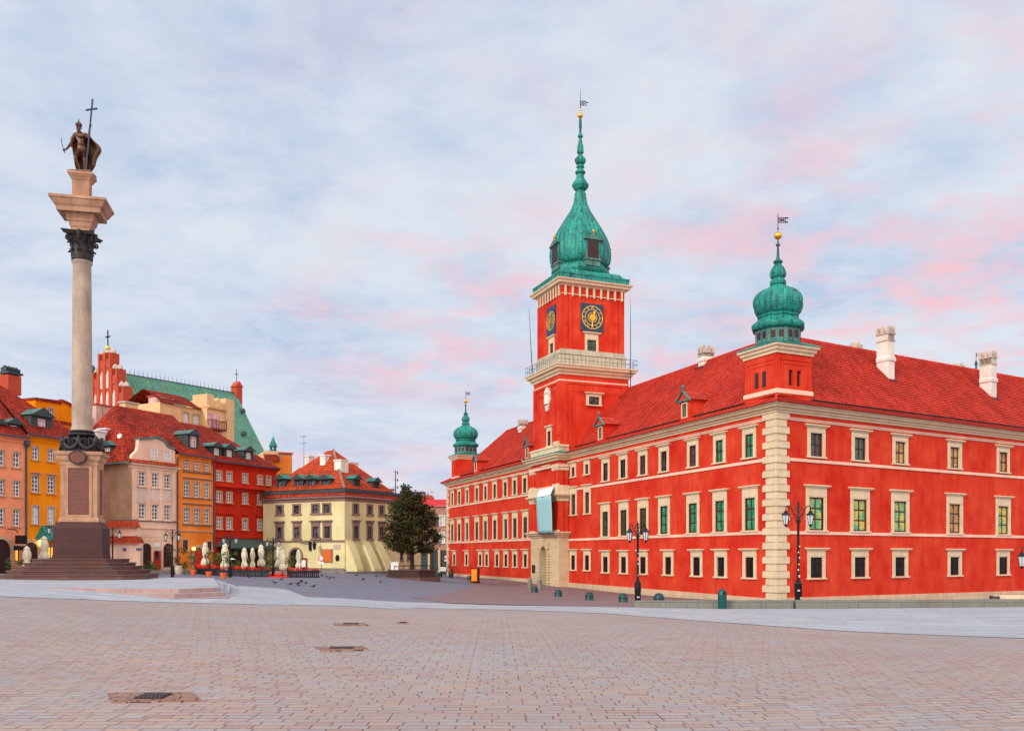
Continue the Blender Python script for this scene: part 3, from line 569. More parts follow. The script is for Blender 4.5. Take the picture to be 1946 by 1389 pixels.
# corner turrets
KZ = .1
def turret(F, xc, yc, half, zb_, scale=1., oct_r=1., rzl=0.):
    """xc,yc centre in F; square body then eight sided copper drum and onion dome"""
    t = F.M(xc, yc, 0, rzl); h = half; mb = MB(); zt_ = zb_+3.95*scale
    mb.wall(-h, h, zb_-2.5, zt_, [(-.66*scale, -.16*scale, zb_+1.15*scale, zb_+2.55*scale), (.30*scale, .80*scale, zb_+1.15*scale, zb_+2.55*scale)], -h, .25)
    mb.body(-h, h, -h, h, zb_-2.5, zt_)
    for sx_, sg in ((-1, 1),):
        for yy in (-.7, .25):
            mb.box(-h-.004, -h+.3, yy*scale, (yy+.45)*scale, zb_+1.2*scale, zb_+1.22*scale)
    o = finish('turret_wall', mb, M_['red'], castle, M=t)
    for a in (-.66, .30): g = MB(); g.box(a*scale, (a+.5)*scale, -h+.25, -h+.3, zb_+1.15*scale, zb_+2.55*scale); finish('louvre', g, M_['bars'], o, M=t)
    for yy in (-.7, .25): g = MB(); g.box(-h-.03, -h-.005, yy*scale, (yy+.45)*scale, zb_+1.15*scale, zb_+2.55*scale); finish('louvre', g, M_['bars'], o, M=t)
    g = MB() # recessed panel mouldings
    for e, pr in ((.28, .06), (.62, .05)):
        for a in (-1, 1): g.box(a*(h-e)-.05, a*(h-e)+.05, -h-pr, -h+.02, zb_+.9, zt_-e-.25)
        g.box(-(h-e)-.05, (h-e)+.05, -h-pr-.003, -h+.02, zt_-e-.25, zt_-e-.15)
        for a in (-1, 1): g.box(-h-pr, -h+.02, a*(h-e)-.05, a*(h-e)+.05, zb_+.9, zt_-e-.25)
        g.box(-h-pr-.003, -h+.02, -(h-e)-.05, (h-e)+.05, zt_-e-.25, zt_-e-.15)
    finish('panel_moulding', g, M_['red'], o, M=t)
    sq = [(-h, -h), (h, -h), (h, h), (-h, h)]
    g = MB(); g.sweep(sq, [(0, zb_+.35), (.1, zb_+.38), (.1, zb_+.72), (0, zb_+.78)], True); finish('base_band', g, M_['band'], o, M=t)
    c = scale; g = MB(); g.sweep(sq, [(0, zt_), (.12*c, zt_), (.15*c, zt_+.2*c), (.30*c, zt_+.3*c), (.33*c, zt_+.48*c), (.50*c, zt_+.6*c), (.54*c, zt_+.78*c), (-h+.05, zt_+.80*c)], True); finish('cornice', g, M_['cream'], o, M=t)
    g = MB(); g.sweep(sq, [(.58*c, zt_+.79*c), (.59*c, zt_+.86*c), (-.1*c, zt_+1.2*c), (-h+.05, zt_+1.5*c)], True)
    P = [(2.08, 1.15), (2.08, 2.35), (2.2, 2.4), (2.42, 2.55), (2.5, 2.75), (2.42, 2.95), (2.15, 3.15), (1.95, 3.3), (1.8, 3.5), (1.86, 3.6), (1.95, 3.66), (1.9, 3.75), (1.75, 3.85), (1.95, 4.0), (2.15, 4.25), (2.3, 4.6), (2.34, 4.95), (2.28, 5.3), (2.1, 5.7), (1.8, 6.1), (1.35, 6.45), (.85, 6.72), (.66, 6.95), (.62, 7.05), (.74, 7.1), (.76, 7.35), (.66, 7.5), (.54, 7.6), (.52, 7.8), (.64, 7.86), (.74, 8.05), (.76, 8.3), (.66, 8.65), (.48, 9.0), (.34, 9.3), (.3, 9.45), (.42, 9.5), (.46, 9.62), (.36, 9.75), (.22, 9.85), (.15, 10.1), (.10, 11.0), (.09, 11.35), (.2, 11.42), (.22, 11.55), (.08, 11.7), (.05, 12.2)]
    cz = lambda z: z if z < 5 else 5+(z-5)*.82
    P = [(r*c, zt_+cz(z)*c+.1) for r, z in P]; g.lathe(0, 0, P[1:], 8, rad(22.5)); dm = finish('dome', g, M_['copper'], o, M=t, smooth=28); g = MB(); g.lathe(0, 0, [(P[0][0]+.02, P[0][1]), (P[0][0]+.02, P[1][1]-.01)], 8, rad(22.5)); finish('drum', g, M_['coppergrey'], o, M=t)
    g = MB() # raised standing seams along the eight arrises
    for k in range(8):
        a = rad(22.5+45*k); g.tube([(1.01*r*math.cos(a), 1.01*r*math.sin(a), z) for r, z in P[8:34]], .018*c, 4)
    finish('dome_rib', g, M_['copper'], dm, M=t)
    for k in range(8):
        a = rad(45*k)
        for s_ in (-.36, .36):
            g = MB(); m2 = Matrix.Rotation(a, 4, 'Z'); g.T = m2; r_ = 2.08*c*math.cos(rad(22.5)); g.box(r_-.05, r_+.06, (s_-.2)*c, (s_+.2)*c, zt_+1.62*c, zt_+2.25*c); g.T = None; finish('drum_window', g, M_['bars'], dm, M=t)
    g = MB(); g.lathe(0, 0, [(.01, zt_+10.945*c), (.2*c, zt_+10.986*c), (.33*c, zt_+11.109*c), (.37*c, zt_+11.273*c), (.33*c, zt_+11.437*c), (.18*c, zt_+11.560*c), (.02, zt_+11.601*c)], 14); finish('gilded_ball', g, M_['gold'], o, M=t, smooth=40)
    g = MB(); g.tube([(0, 0, zt_+11.560*c), (0, 0, zt_+13.282*c)], .035*c, 5); g.lathe(0, 0, [(.02, zt_+11.847*c), (.09*c, zt_+11.929*c), (.02, zt_+12.011*c)], 8)
    # pierced swallow-tail vane
    zf = zt_+12.462*c
    for a, b, p, q in ((0, .75, 0, .06), (0, .75, .44, .5), (0, .07, .06, .44), (.62, .7, .06, .44), (.70, .95, .38, .5), (.70, .9, 0, .12)): g.box(a*c, b*c, -.015, .015, zf+p*c, zf+q*c)
    for a, b in ((.14, .24), (.3, .4), (.46, .56)): g.box(a*c, b*c, -.015, .015, zf+.1*c, zf+.4*c)
    g.box(.2*c, .5*c, -.014, .014, zf+.2*c, zf+.3*c)
    vr = finish('weather_vane', g, M_['iron'], o, M=t @ Matrix.Rotation(-F.a-rzl, 4, 'Z')); return o
# near corner turret: plan centre found from its surveyed edges
tc = isect(FW, 2.75, FS, 2.75)
tF = Fr(tc[0], tc[1], (FS.a+ (FW.a+math.pi/2))/2 + 0.0)
turret(tF, 0, 0, 2.0, 13.5, .965)
nF = Fr(*plan(FW, 2.5, 2.6), FW.a)
turret(nF, 0, 0, 1.95, 12.93, .92)
# east turret tip seen beyond the south roof
# ---------------- clock tower
TP = -1.2; TXR = gx1; TXL = FW.x(1014.5, TP); TB = 8.5; tw = TXR-TXL
print('tower width', tw, TXL, TXR, 'front Y', FW.hit(1064, off=TP)[2])
Tm = FW.M(0, 0, 0)
def T(mb, name, mat, parent=castle, **k): return finish(name, mb, M_[mat], parent, FW, **k)
yF = FW.hit(1064, off=TP)[2]; tz = lambda py, Y=yF: (HY-py)/f*Y
z_bal = tz(690); z_up0 = tz(696); z_uptop = tz(551); z_c1 = tz(706)
# side frame of the tower: plane x = TXR seen from the south
FT = Fr(*plan(FW, TXR, TP), FW.a+math.pi/2); dT = TB-TP
ow = (FT.x(1117.5), FT.x(1137.5), FT.z(1127, 769.5), FT.z(1127, 754.5))
fw_ = (FW.x(1041, TP), FW.x(1047, TP), FW.z(1044, 847, TP), FW.z(1044, 819.5, TP))
fu_ = (FW.x(1036.5, TP), FW.x(1042, TP), FW.z(1040, 952, TP), FW.z(1040, 895, TP))
fu_ = (FW.x(1036, TP), FW.x(1043.5, TP), FW.z(1040, 925, TP), FW.z(1040, 899, TP))
mb = MB(); mb.wall(TXL, TXR, 2.4, z_c1+.1, [fw_, fu_], TP, .35); mb.body(TXL, TXR, TP+.001, TB, 12.6, z_c1+.1); mb.face((TXL, TP, 2.4), (TXL, TP, 12.6), (TXL, .5, 12.6), (TXL, .5, 2.4)); mb.face((TXR, TP, 2.4), (TXR, .5, 2.4), (TXR, .5, 12.6), (TXR, TP, 12.6))
M_['parapet'] = stone('weathered_green_stone', (.52, .47, .36), .18, (.9, .9), smt=.8, stain=(.17, .30, .22)); tower = T(mb, 'clock_tower', 'red')
def ft(mb, name, mat, parent=tower, **k): return finish(name, mb, M_[mat], parent, FT, **k)
# side (south) face: pilaster strips and panels
def strips(mb, W, z0, z1, e=.9, pr=.10, panel=True):
    mb.box(0, e, -pr, -.001, z0, z1); mb.box(W-e, W, -pr, -.001, z0, z1); mb.box(e, W-e, -pr, -.001, z1-.5, z1)
    if panel:
        for k, (a, p2) in enumerate(((e+.55, .07), (e+1.0, .04))):
            mb.box(a, a+.1, -p2, -.0012, z0+1, z1-.6-a*.55); mb.box(W-a-.1, W-a, -p2, -.0012, z0+1, z1-.6-a*.55); mb.box(a, W-a, -p2-.003, -.0012, z1-.6-a*.55, z1-.5-a*.55)
mb = MB(); strips(mb, dT, 12.9, z_c1-.9, .95); mb2 = ft(mb, 'pilaster_strip', 'red')
FTW = Fr(*plan(FW, TXL, TP), FW.a)
def fw(mb, name, mat, parent=tower, **k): return finish(name, mb, M_[mat], parent, FTW, **k)
mb = MB(); strips(mb, tw, 15.0, z_c1-.9, .8); fw(mb, 'pilaster_strip', 'red')
loop = [(0, 0), (tw, 0), (tw, dT), (0, dT)]
zc = z_c1
fw(MB().sweep(loop, [(0, zc-1.15), (.12, zc-1.12), (.14, zc-.95), (0, zc-.92)], True), 'string_band', 'band')
fw(MB().sweep(loop, [(0, zc-.35), (.16, zc-.3), (.2, zc-.1), (.42, zc+.05), (.46, zc+.25), (.78, zc+.42), (.84, zc+.66), (.95, zc+.72), (.96, zc+.86), (-.6, zc+.92)], True), 'balcony_cornice', 'cream')
zb2 = zc+.9; I_ = .42; lp2 = [(I_, I_), (tw-I_, I_), (tw-I_, dT-I_), (I_, dT-I_)]
zpl = FTW.z(1064, 662, .2)
fw(MB().sweep(lp2, [(.22, zb2-.1), (.22, zpl-.75), (.3, zpl-.7), (.3, zpl-.5), (.12, zpl-.45), (.12, zpl), (0, zpl+.03), (-.5, zpl+.03)], True), 'parapet_plinth', 'parapet')
# railing round the gallery
g = MB(); lp = [(-.82, -.82), (tw+.82, -.82), (tw+.82, dT+.82), (-.82, dT+.82)]
for k in range(4):
    a = Vector(lp[k]); b = Vector(lp[(k+1) % 4]); n = int((b-a).length/.55)
    for z in (.55, 1.15): g.tube([(*a, zb2+z), (*b, zb2+z)], .022, 4)
    for i in range(n): p = a.lerp(b, i/n); g.tube([(*p, zb2-.05), (*p, zb2+1.15)], .018, 4)
fw(g, 'gallery_railing', 'iron')
g = MB()
for q in ((-.6, 1.2), (-.6, 6.5), (tw*.4, -.7)): pass
for (x, y, z0, z1, tx) in ((-.7, dT*.75, -.2, 7.5, -1.6), (-.7, dT*.25, 0, 8.3, -.75), (tw*.15, -.75, .0, 9.0, -.9)): g.tube([(x, y, zb2+z0), (x+tx, y-.1, zb2+z1)], [.07, .02], 5)
fw(g, 'antenna_whip', 'iron'); g = MB(); g.tube([(tw+.9, dT*.98, zb2-3.5), (tw+.9, dT*.98, zb2+4.5), (tw+.9, dT*.98, zb2+9)], [.06, .05, .012], 5); fw(g, 'antenna_whip', 'iron')
# upper shaft
zt2 = FTW.z(1066, 541, I_)
FU = Fr(*plan(FTW, I_, I_), FW.a); FUS = Fr(*plan(FTW, tw-I_, I_), FW.a+math.pi/2); uw = tw-2*I_; ud = dT-2*I_
sw_ = (FUS.x(1115.7), FUS.x(1132.6), FUS.z(1124, 674.4), FUS.z(1124, 646.4)); sf_ = (FU.x(1045.5), FU.x(1052), FU.z(1049, 680), FU.z(1049, 653))
mb = MB(); mb.wall(0, uw, zb2, zt2, [sf_], 0, .3); mb.face((0, ud, zb2), (0, 0, zb2), (0, 0, zt2), (0, ud, zt2)); mb.face((uw, ud, zb2), (0, ud, zb2), (0, ud, zt2), (uw, ud, zt2))
finish('upper_shaft', mb, M_['red'], tower, FU); mb = MB(); mb.wall(0, ud, zb2, zt2, [sw_], 0, .3); finish('upper_shaft', mb, M_['red'], tower, FUS)
for F, W, op in ((FU, uw, sf_), (FUS, ud, sw_)):
    window(F, (op[0]+op[1])/2, op[2], op[1]-op[0], op[3]-op[2], tower, sw=.32, glassm='gdgreen', lint=.75, t=.09)
    for a, b, p in ((0, .75, .10), (.95, 1.45, .08), (W-1.45, W-.95, .08), (W-.75, W, .10)): mb = MB(); mb.box(a, b, -p, -.001, zpl+.02, zt2-.1); finish('pilaster_strip', mb, M_['red'], tower, F)
    mb = MB()
    mb.sweep([(.0, 0), (W, 0)], [(0, zt2-1.2), (.14, zt2-1.17), (.14, zt2-1.07), (0, zt2-1.04)])
    n = 9
    for i in range(n):
        x = .42+(W-.84)*i/(n-1); mb.box(x-.13, x+.13, -.26, -.145, zt2-1.2, zt2-.02); mb.slab([(x-.13, zt2-1.2), (x-.06, zt2-1.4), (x+.06, zt2-1.4), (x+.13, zt2-1.2)], -.24, -.145)
    finish('console_frieze', mb, M_['cream'], tower, F)
window(FW, (fw_[0]+fw_[1])/2, fw_[2], fw_[1]-fw_[0], fw_[3]-fw_[2], tower, y=TP, sw=.3, lint=.5)
window(FW, (fu_[0]+fu_[1])/2, fu_[2], fu_[1]-fu_[0], fu_[3]-fu_[2], tower, y=TP, sw=.36, lint=.8)
window(FT, (ow[0]+ow[1])/2, ow[2], ow[1]-ow[0], ow[3]-ow[2], tower, y=-.20, sw=.28, lint=.3, nz=1)
lp3 = [(0, 0), (uw, 0), (uw, ud), (0, ud)]
finish('main_cornice', MB().sweep(lp3, [(0, zt2-.15), (.15, zt2-.12), (.3, zt2+.05), (.62, zt2+.15), (.68, zt2+.38), (.85, zt2+.5), (.9, zt2+.66), (-.6, zt2+.7)], True), M_['cream'], tower, FU)
# clocks
def text_mesh(s, size):
    cu = bpy.data.curves.new('t', 'FONT'); cu.body = s; cu.size = size; cu.align_x = 'CENTER'; cu.align_y = 'CENTER'; cu.extrude = .02; o = bpy.data.objects.new('t', cu)
    COL.objects.link(o); dg = bpy.context.evaluated_depsgraph_get(); me = o.evaluated_get(dg).to_mesh(); v = [tuple(q.co) for q in me.vertices]; fc = [list(p.vertices) for p in me.polygons]; o.evaluated_get(dg).to_mesh_clear(); bpy.data.objects.remove(o); return v, fc
def clock(F, x0, x1, zl, zh):
    cx, cz = (x0+x1)/2, (zl+zh)/2; hx, hz = (x1-x0)/2, (zh-zl)/2; R = min(hx, hz)*.95
    t = F.M(cx, 0, cz); mb = MB(); mb.box(-hx, hx, -.16, -.001, -hz, hz); o = finish('clock', mb, M_['dial'], tower, M=t)
    g = MB()
    def ring(r0, r1, y0=-.20, n=40):
        for k in range(n):
            a, b = 2*math.pi*k/n, 2*math.pi*(k+1)/n; P = [(r0*math.cos(a), r0*math.sin(a)), (r1*math.cos(a), r1*math.sin(a)), (r1*math.cos(b), r1*math.sin(b)), (r0*math.cos(b), r0*math.sin(b))]; g.slab(P, y0, -.161)
    ring(R*.95, R); ring(R*.66, R*.70); ring(R*.40, R*.44)
    for k in range(12):
        a = 2*math.pi*k/12; a2 = .07 if k % 3 == 0 else .03; r0, r1 = (.66, .97) if False else (.44, .52)
    for k, s_ in enumerate(['XII', 'I', 'II', 'III', 'IIII', 'V', 'VI', 'VII', 'VIII', 'IX', 'X', 'XI']):
        a = rad(90-30*k); v, fc = text_mesh(s_, R*.27); rot = a-math.pi/2; b = len(g.v)
        for p in v:
            px_, pz_ = p[0]*.8, p[1]*1.05; g.pt(R*.82*math.cos(a)+px_*math.cos(rot)-pz_*math.sin(rot), -.18-p[2], R*.82*math.sin(a)+px_*math.sin(rot)+pz_*math.cos(rot))
        g.f += [[i+b for i in q] for q in fc]
    finish('numeral_ring', g, M_['goldp'], o, M=t)
    g = MB()
    for k in range(16):
        a = 2*math.pi*k/16; r = R*(.42 if k % 2 else .36); w2 = .10 if k % 2 else .06; P = [(R*.12*math.cos(a-.5), R*.12*math.sin(a-.5)), (r*math.cos(a), r*math.sin(a)), (R*.12*math.cos(a+.5), R*.12*math.sin(a+.5))]; g.slab(P, -.22, -.19)
    g.slab([(R*.15*math.cos(t_*.4), R*.15*math.sin(t_*.4)) for t_ in range(16)][:15], -.27, -.22); finish('sun_burst', g, M_['gold'], o, M=t)
    for nm, a, L, w2 in (('minute_hand', rad(-96), R*.92, R*.035), ('hour_hand', rad(72), R*.60, R*.05)):
        g = MB(); d = (math.cos(a), math.sin(a)); q = (-d[1], d[0]); P = [(-.12*L, 1), (.6*L, 1), (.75*L, 2.6), (L, 0), (.75*L, -2.6), (.6*L, -1), (-.12*L, -1)]
        g.slab([(d[0]*u_+q[0]*v_*w2, d[1]*u_+q[1]*v_*w2) for u_, v_ in P][::-1], -.33, -.29); finish(nm, g, M_['gold'], o, M=t)
clock(FUS, FUS.x(1103.6), FUS.x(1145.4), FUS.z(1124, 630), FUS.z(1124, 578))
clock(FU, FU.x(1041), FU.x(1056.7), FU.z(1049, 637), FU.z(1049, 583))
# copper helmet
zz0 = zt2+.7; cF = Fr(*plan(FU, uw/2, ud/2), FW.a); hq = min(uw, ud)/2; axY = cF.o[1]; u3 = axY/f/3.47; S0 = (HY-160)
g = MB(); hx_, hy_ = uw/2+.5, ud/2+.5; sq = [(-hx_, -hy_), (hx_, -hy_), (hx_, hy_), (-hx_, hy_)]
g.sweep(sq, [(0, zz0-.05), (0, zz0+.6), (.06, zz0+.62), (.06, zz0+.8), (-.5, zz0+.9), (-.6, zz0+1.15), (-.9, zz0+1.55), (-1.6, zz0+1.8), (-2.2, zz0+1.9), (-hx_+.1, zz0+2.1)], True); finish('helmet_base', g, M_['copper'], tower, cF)
zz = lambda q: (S0-q/3.47)/f*axY
P = [(168, 1300), (160, 1290), (166, 1284), (184, 1276), (194, 1262), (195, 1248), (190, 1234), (176, 1224), (166, 1218), (168, 1212), (182, 1206), (196, 1190), (203, 1165), (205, 1130), (200, 1090), (190, 1050), (178, 1020), (163, 990), (145, 960), (126, 930), (107, 900), (88, 870), (71, 845), (58, 820), (48, 795), (43, 775), (40, 755), (38, 744), (36, 740), (37, 722), (33, 716), (28, 712), (28, 706), (40, 700), (50, 688), (57, 672), (52, 655), (40, 638), (28, 622), (25, 605), (24, 597), (34, 590), (36, 582), (30, 573), (20, 566), (19, 560), (28, 550), (27, 542), (20, 536), (20, 532), (30, 526), (37, 512), (38, 500), (32, 488), (20, 478), (15, 470), (15, 462), (23, 456), (23, 446), (21, 430), (21, 412), (14, 390), (10, 365), (10, 356), (18, 350), (18, 342), (14, 334), (8, 326), (8, 300), (10, 285), (10, 270), (8, 245), (10, 238), (6, 230), (3, 226)]
Q = []
for (r0, q0), (r1, q1) in zip(P, P[1:]): Q.append((r0*u3*.985, zz(q0)))
Q.append((.05, zz(226)))
g = MB(); g.lathe(0, 0, Q, 8, rad(22.5)); hel = finish('helmet', g, M_['copper'], tower, cF, smooth=28)
g = MB()
for k in range(8): a = rad(22.5+45*k); g.tube([(1.005*r*math.cos(a), 1.005*r*math.sin(a), z) for r, z in Q[10:30]], .03, 4)
finish('helmet_rib', g, M_['copper'], hel, cF)
for k in range(4): # lucarnes
    a = math.pi/2*k; t = cF.M(0, 0, 0) @ Matrix.Rotation(a, 4, 'Z'); r_ = 200*u3*.86; zl, zh = zz(1205), zz(1098); g = MB(); g.box(-1.05, 1.05, -r_-.25, -r_+2.3, zl-.9, zh+.2); g.box(-1.2, 1.2, -r_-.36, -r_+1, zl-.22, zl)
    g.slab([(-1.42, zh+.2), (1.42, zh+.2), (0, zh+.85)], -r_-.5, -r_+3.0); o = finish('lucarne', g, M_['coppergrey'], hel, M=t)
    g = MB(); g.box(-.75, .75, -r_-.32, -r_-.251, zl+.1, zh); finish('lucarne_opening', g, M_['bars'], hel, M=t)
    g = MB(); g.lathe(0, -r_-.3, [(.03, zh+.75), (.05, zh+1.05), (.16, zh+1.15), (.2, zh+1.28), (.14, zh+1.42), (.02, zh+1.5)], 8); finish('lucarne_ball', g, M_['gold'], hel, M=t)
g = MB(); g.lathe(0, 0, [(.02, zz(228)), (.7*17*u3, zz(223)), (17*u3, zz(214)), (17.5*u3, zz(207)), (15*u3, zz(199)), (8*u3, zz(192)), (.04, zz(190)), (.03, zz(178)), (7*u3, zz(174)), (7*u3, zz(168)), (.03, zz(163))], 14); finish('gilded_ball', g, M_['gold'], tower, cF, smooth=40)
g = MB(); g.tube([(0, 0, zz(165)), (0, 0, zz(30))], [.06, .015], 5); zf = zz(143); k_ = u3
for a, b, p, q in ((0, 45, 0, 3), (4, 36, 27, 31), (2, 6, 3, 27), (10, 14, 3, 27), (20, 24, 3, 27), (34, 38, 3, 27), (38, 55, 18, 23), (24, 34, 24, 27), (24, 34, 12, 15)): g.box(a*k_, b*k_, -.02, .02, zf+p*k_, zf+q*k_)
g.slab([(12*k_, zf+27*k_), (10*k_, zf+27*k_), (20*k_, zf+3*k_), (23*k_, zf+3*k_)][::-1], -.02, .02)
finish('weather_vane', g, M_['iron'], tower, M=cF.M() @ Matrix.Rotation(-cF.a, 4, 'Z'))
# cartouche on the front face
M_['gatew'] = plain('olive_tunnel_tone', (.20, .17, .10), .7)
M_['relief'] = stone('carved_cartouche', (.74, .70, .60), .15)
xc = FTW.x(1041.5); z0, z1 = FTW.z(1041, 782), FTW.z(1041, 737); H = z1-z0; g = MB()
P = [(-.15, 0), (.15, 0), (.45, .12), (.55, .3), (.85, .45), (.75, .6), (.9, .75), (.6, .82), (.45, .95), (.2, 1), (-.2, 1), (-.45, .95), (-.6, .82), (-.9, .75), (-.75, .6), (-.85, .45), (-.55, .3), (-.45, .12)]
g.slab([(xc+a*1.05, z0+b*H) for a, b in P], -.2, -.001); g.lathe(xc, -.2, [(.62, z0+.3*H), (.66, z0+.5*H), (.5, z0+.66*H), (.35, z0+.7*H)], 12, 0, 1, .45); g.lathe(xc, -.2, [(.4, z0+.72*H), (.55, z0+.78*H), (.5, z0+.86*H), (.15, z0+.92*H)], 10, 0, 1, .5); fw(g, 'cartouche', 'relief', smooth=40)
# ---------------- gate block in front of the tower
GP = -1.4; GXL = FW.x(1009, GP); gw = gx1+.05-GXL; FG = Fr(*plan(FW, GXL, GP), FW.a); Yg = FG.hit(1060)[2]; gzz = lambda py: (HY-py)/f*Yg
zs = gzz(1020); zg = -4.9; xm = FG.x(1034.5); aw = .95; zspring = FG.z(1034, 1052)
mb = MB() # stone front with arched opening
N = 10; arch = [(xm+aw*math.cos(rad(180-180*i/N)), zspring+aw*math.sin(rad(180-180*i/N))) for i in range(N+1)]
mb.face((0, 0, zg), (xm-aw, 0, zg), (xm-aw, 0, zspring), (0, 0, zspring)); mb.face((xm+aw, 0, zg), (gw, 0, zg), (gw, 0, zspring), (xm+aw, 0, zspring))
mb.f.append([mb.pt(0, 0, zspring)]+[mb.pt(a, 0, b) for a, b in arch[:N//2+1]]+[mb.pt(xm, 0, zs), mb.pt(0, 0, zs)]); mb.f.append([mb.pt(xm, 0, zs)]+[mb.pt(a, 0, b) for a, b in arch[N//2:]]+[mb.pt(gw, 0, zspring), mb.pt(gw, 0, zs)])
for a, b in zip([(xm-aw, zg)]+arch, arch+[(xm+aw, zg)]): mb.face((a[0], 0, a[1]), (a[0], 2.4, a[1]), (b[0], 2.4, b[1]), (b[0], 0, b[1]))
mb.face((gw, 0, zg), (gw, 1.5, zg), (gw, 1.5, zs), (gw, 0, zs)); mb.face((0, 1.5, zg), (0, 0, zg), (0, 0, zs), (0, 1.5, zs))
gate = finish('gate_block', mb, M_['ashlar'], castle, FG)
g = MB(); g.box(xm-aw, xm+aw, 1.2, 1.36, zg, zspring+aw); finish('gate_tunnel_slab', g, M_['gatew'], gate, FG)  # slab added to close the arch, coloured like the dim tunnel inside
g = MB() # rusticated surround
for s_ in (-1, 1):
    n = 13; z0, z1 = -4.2, zspring
    for k in range(n):
        h_ = (z1-z0)/n; L = .95 if k % 2 == 0 else .75; a, b = (xm+s_*aw, xm+s_*(aw+L)); g.box(min(a, b), max(a, b), -.2, -.001, z0+k*h_+.04, z0+(k+1)*h_-.04)
for i in range(N):
    a0, a1 = rad(180-180*i/N-1.5), rad(180-180*(i+1)/N+1.5); r1 = aw+.85; g.slab([(xm+aw*math.cos(a0), zspring+aw*math.sin(a0)), (xm+aw*math.cos(a1), zspring+aw*math.sin(a1)), (xm+r1*math.cos(a1), zspring+r1*math.sin(a1)), (xm+r1*math.cos(a0), zspring+r1*math.sin(a0))], -.22, -.001)
for s_ in (-1, 1): g.box(xm+s_*1.35-.4, xm+s_*1.35+.4, -.3, -.001, zs-1.5, zs-.6)
g.box(xm-.25, xm+.25, -.34, -.221, zspring+aw, zs-.3); finish('gate_surround', g, M_['ashlar'], gate, FG)
g = MB(); g.box(.15, 1.15, -.12, -.001, -1.9, -.3) if False else g.box(FG.x(1012), FG.x(1017), -.1, -.001, FG.z(1014, 1088), FG.z(1014, 1073)); finish('plaque', g, M_['iron'], gate, FG)
lpg = [(0, 1.2), (0, 0), (gw, 0), (gw, 1.35)]
def gs(name, prof, mat, path=lpg): return finish(name, MB().sweep(path, prof), M_[mat], gate, FG)
gs('balcony_ledge', [(0, zs-.05), (.15, zs), (.2, zs+.2), (.5, zs+.3), (.52, zs+.5), (.72, zs+.52), (.72, zs+.66), (-.8, zs+.68)], 'cream')
z1_, z2_, z3_, z4_ = gzz(1014), gzz(942), gzz(933), gzz(922)
mb = MB(); mb.box(0.02, gw-.02, .06, 1.3, zs, gzz(866)); finish('gate_front_wall', mb, M_['red'], gate, FG)
g = MB(); cs = MB()
for zl, zh in ((zs+.68, z2_-.3), (z4_, gzz(888))):
    for xx, ww in ((.05, .5), (.85, .55), (gw-1.5, .55), (gw-.62, .6)):
        gp = MB(); gp.box(xx, xx+ww, -.16, .058, zl, zh-.35); finish('pilaster', gp, M_['red'], gate, FG)
        gp = MB(); gp.box(xx-.06, xx+ww+.06, -.22, .058, zh-.35, zh-.22); gp.box(xx-.1, xx+ww+.1, -.28, .058, zh-.22, zh); finish('capital', gp, M_['cream'], gate, FG)
        gp = MB(); gp.box(xx-.06, xx+ww+.06, -.22, .058, zl-.02, zl+.22); finish('pilaster_base', gp, M_['cream'], gate, FG)
    for q0 in (.15, .85): gp = MB(); gp.box(gw-.019, gw+.14, q0, q0+.4, zl, zh-.35); finish('pilaster', gp, M_['red'], gate, FG)
    cs = MB(); cs.box(gw-.018, gw+.2, .1, 1.3, zh-.35, zh); finish('capital', cs, M_['cream'], gate, FG)
gs('entablature', [(-.1, z2_-.3), (.22, z2_-.25), (.3, z2_-.1), (.55, z2_+.05), (.58, z2_+.25), (.3, z2_+.35), (.3, z3_), (.3, z4_-.1), (.2, z4_), (-.1, z4_)], 'cream')
za = gzz(887); gs('string_band', [(-.06, za), (.2, za), (.22, za+.3), (.3, za+.4), (-.06, za+.42)], 'band')
zb_ = gzz(875); gs('upper_cornice', [(-.06, zb_), (.3, zb_+.05), (.34, zb_+.25), (.62, zb_+.35), (.66, zb_+.6), (.9, zb_+.68), (.9, zb_+.8), (-.3, zb_+.82)], 'cream')
zc_ = zb_+.83; gs('copper_flashing', [(.92, zc_-.02), (.92, zc_+.05), (.1, zc_+.35), (-.4, zc_+.4)], 'copper')
zd_ = gzz(844); g = MB(); g.sweep([(0, 1.2), (0, .0), (gw, .0), (gw, 1.35)], [(.0, zc_+.3), (.05, zc_+.3), (.05, zd_-.35), (.16, zd_-.28), (.16, zd_-.1), (0, zd_), (-1., zd_)]); g.box(gw-1.6, gw-.3, -.12, .3, zd_, zd_+.4); finish('parapet', g, M_['cream'], gate, FG)
# hanging banner
M_['banner'] = plain('pale_blue_banner', (.32, .58, .64), .85, bm=.2); M_['bannerw'] = plain('pale_blue_banner_top', (.66, .74, .86), .85)
def bq(px, py, off): x, z, Y = FG.hit(px, py, off); return (x, off, z)
bt = thing('hanging_banner', 'plain pale blue banner hanging down the castle gate front', 'banner', FG.M(xm, -.6, zs+4))
def cloth(P4, name, mat):
    a, b, c, d = [Vector(p) for p in P4]; mb = MB(); n = 10; R = []
    for i in range(n+1):
        l = a.lerp(d, i/n); r = b.lerp(c, i/n); R.append([mb.pt(*(l.lerp(r, j/8)+Vector((0, -.06*math.sin(j*1.3+i*.3), 0)))) for j in range(9)])
    for i in range(n):
        for j in range(8): mb.f.append([R[i+1][j], R[i+1][j+1], R[i][j+1], R[i][j]])
    o = finish(name, mb, mat, bt, FG, smooth=40); sm = o.modifiers.new('s', 'SOLIDIFY'); sm.thickness = .03
cloth([bq(1019, 946, -1.5), bq(1046, 940, -1.5), bq(1050, 1013, -.95), bq(1022.5, 1013.5, -.95)], 'banner_cloth', M_['banner'])
cloth([bq(1023.5, 931, -.5), bq(1051, 924.5, -.5), bq(1046, 940, -1.5), bq(1019, 946, -1.5)], 'banner_top', M_['bannerw'])
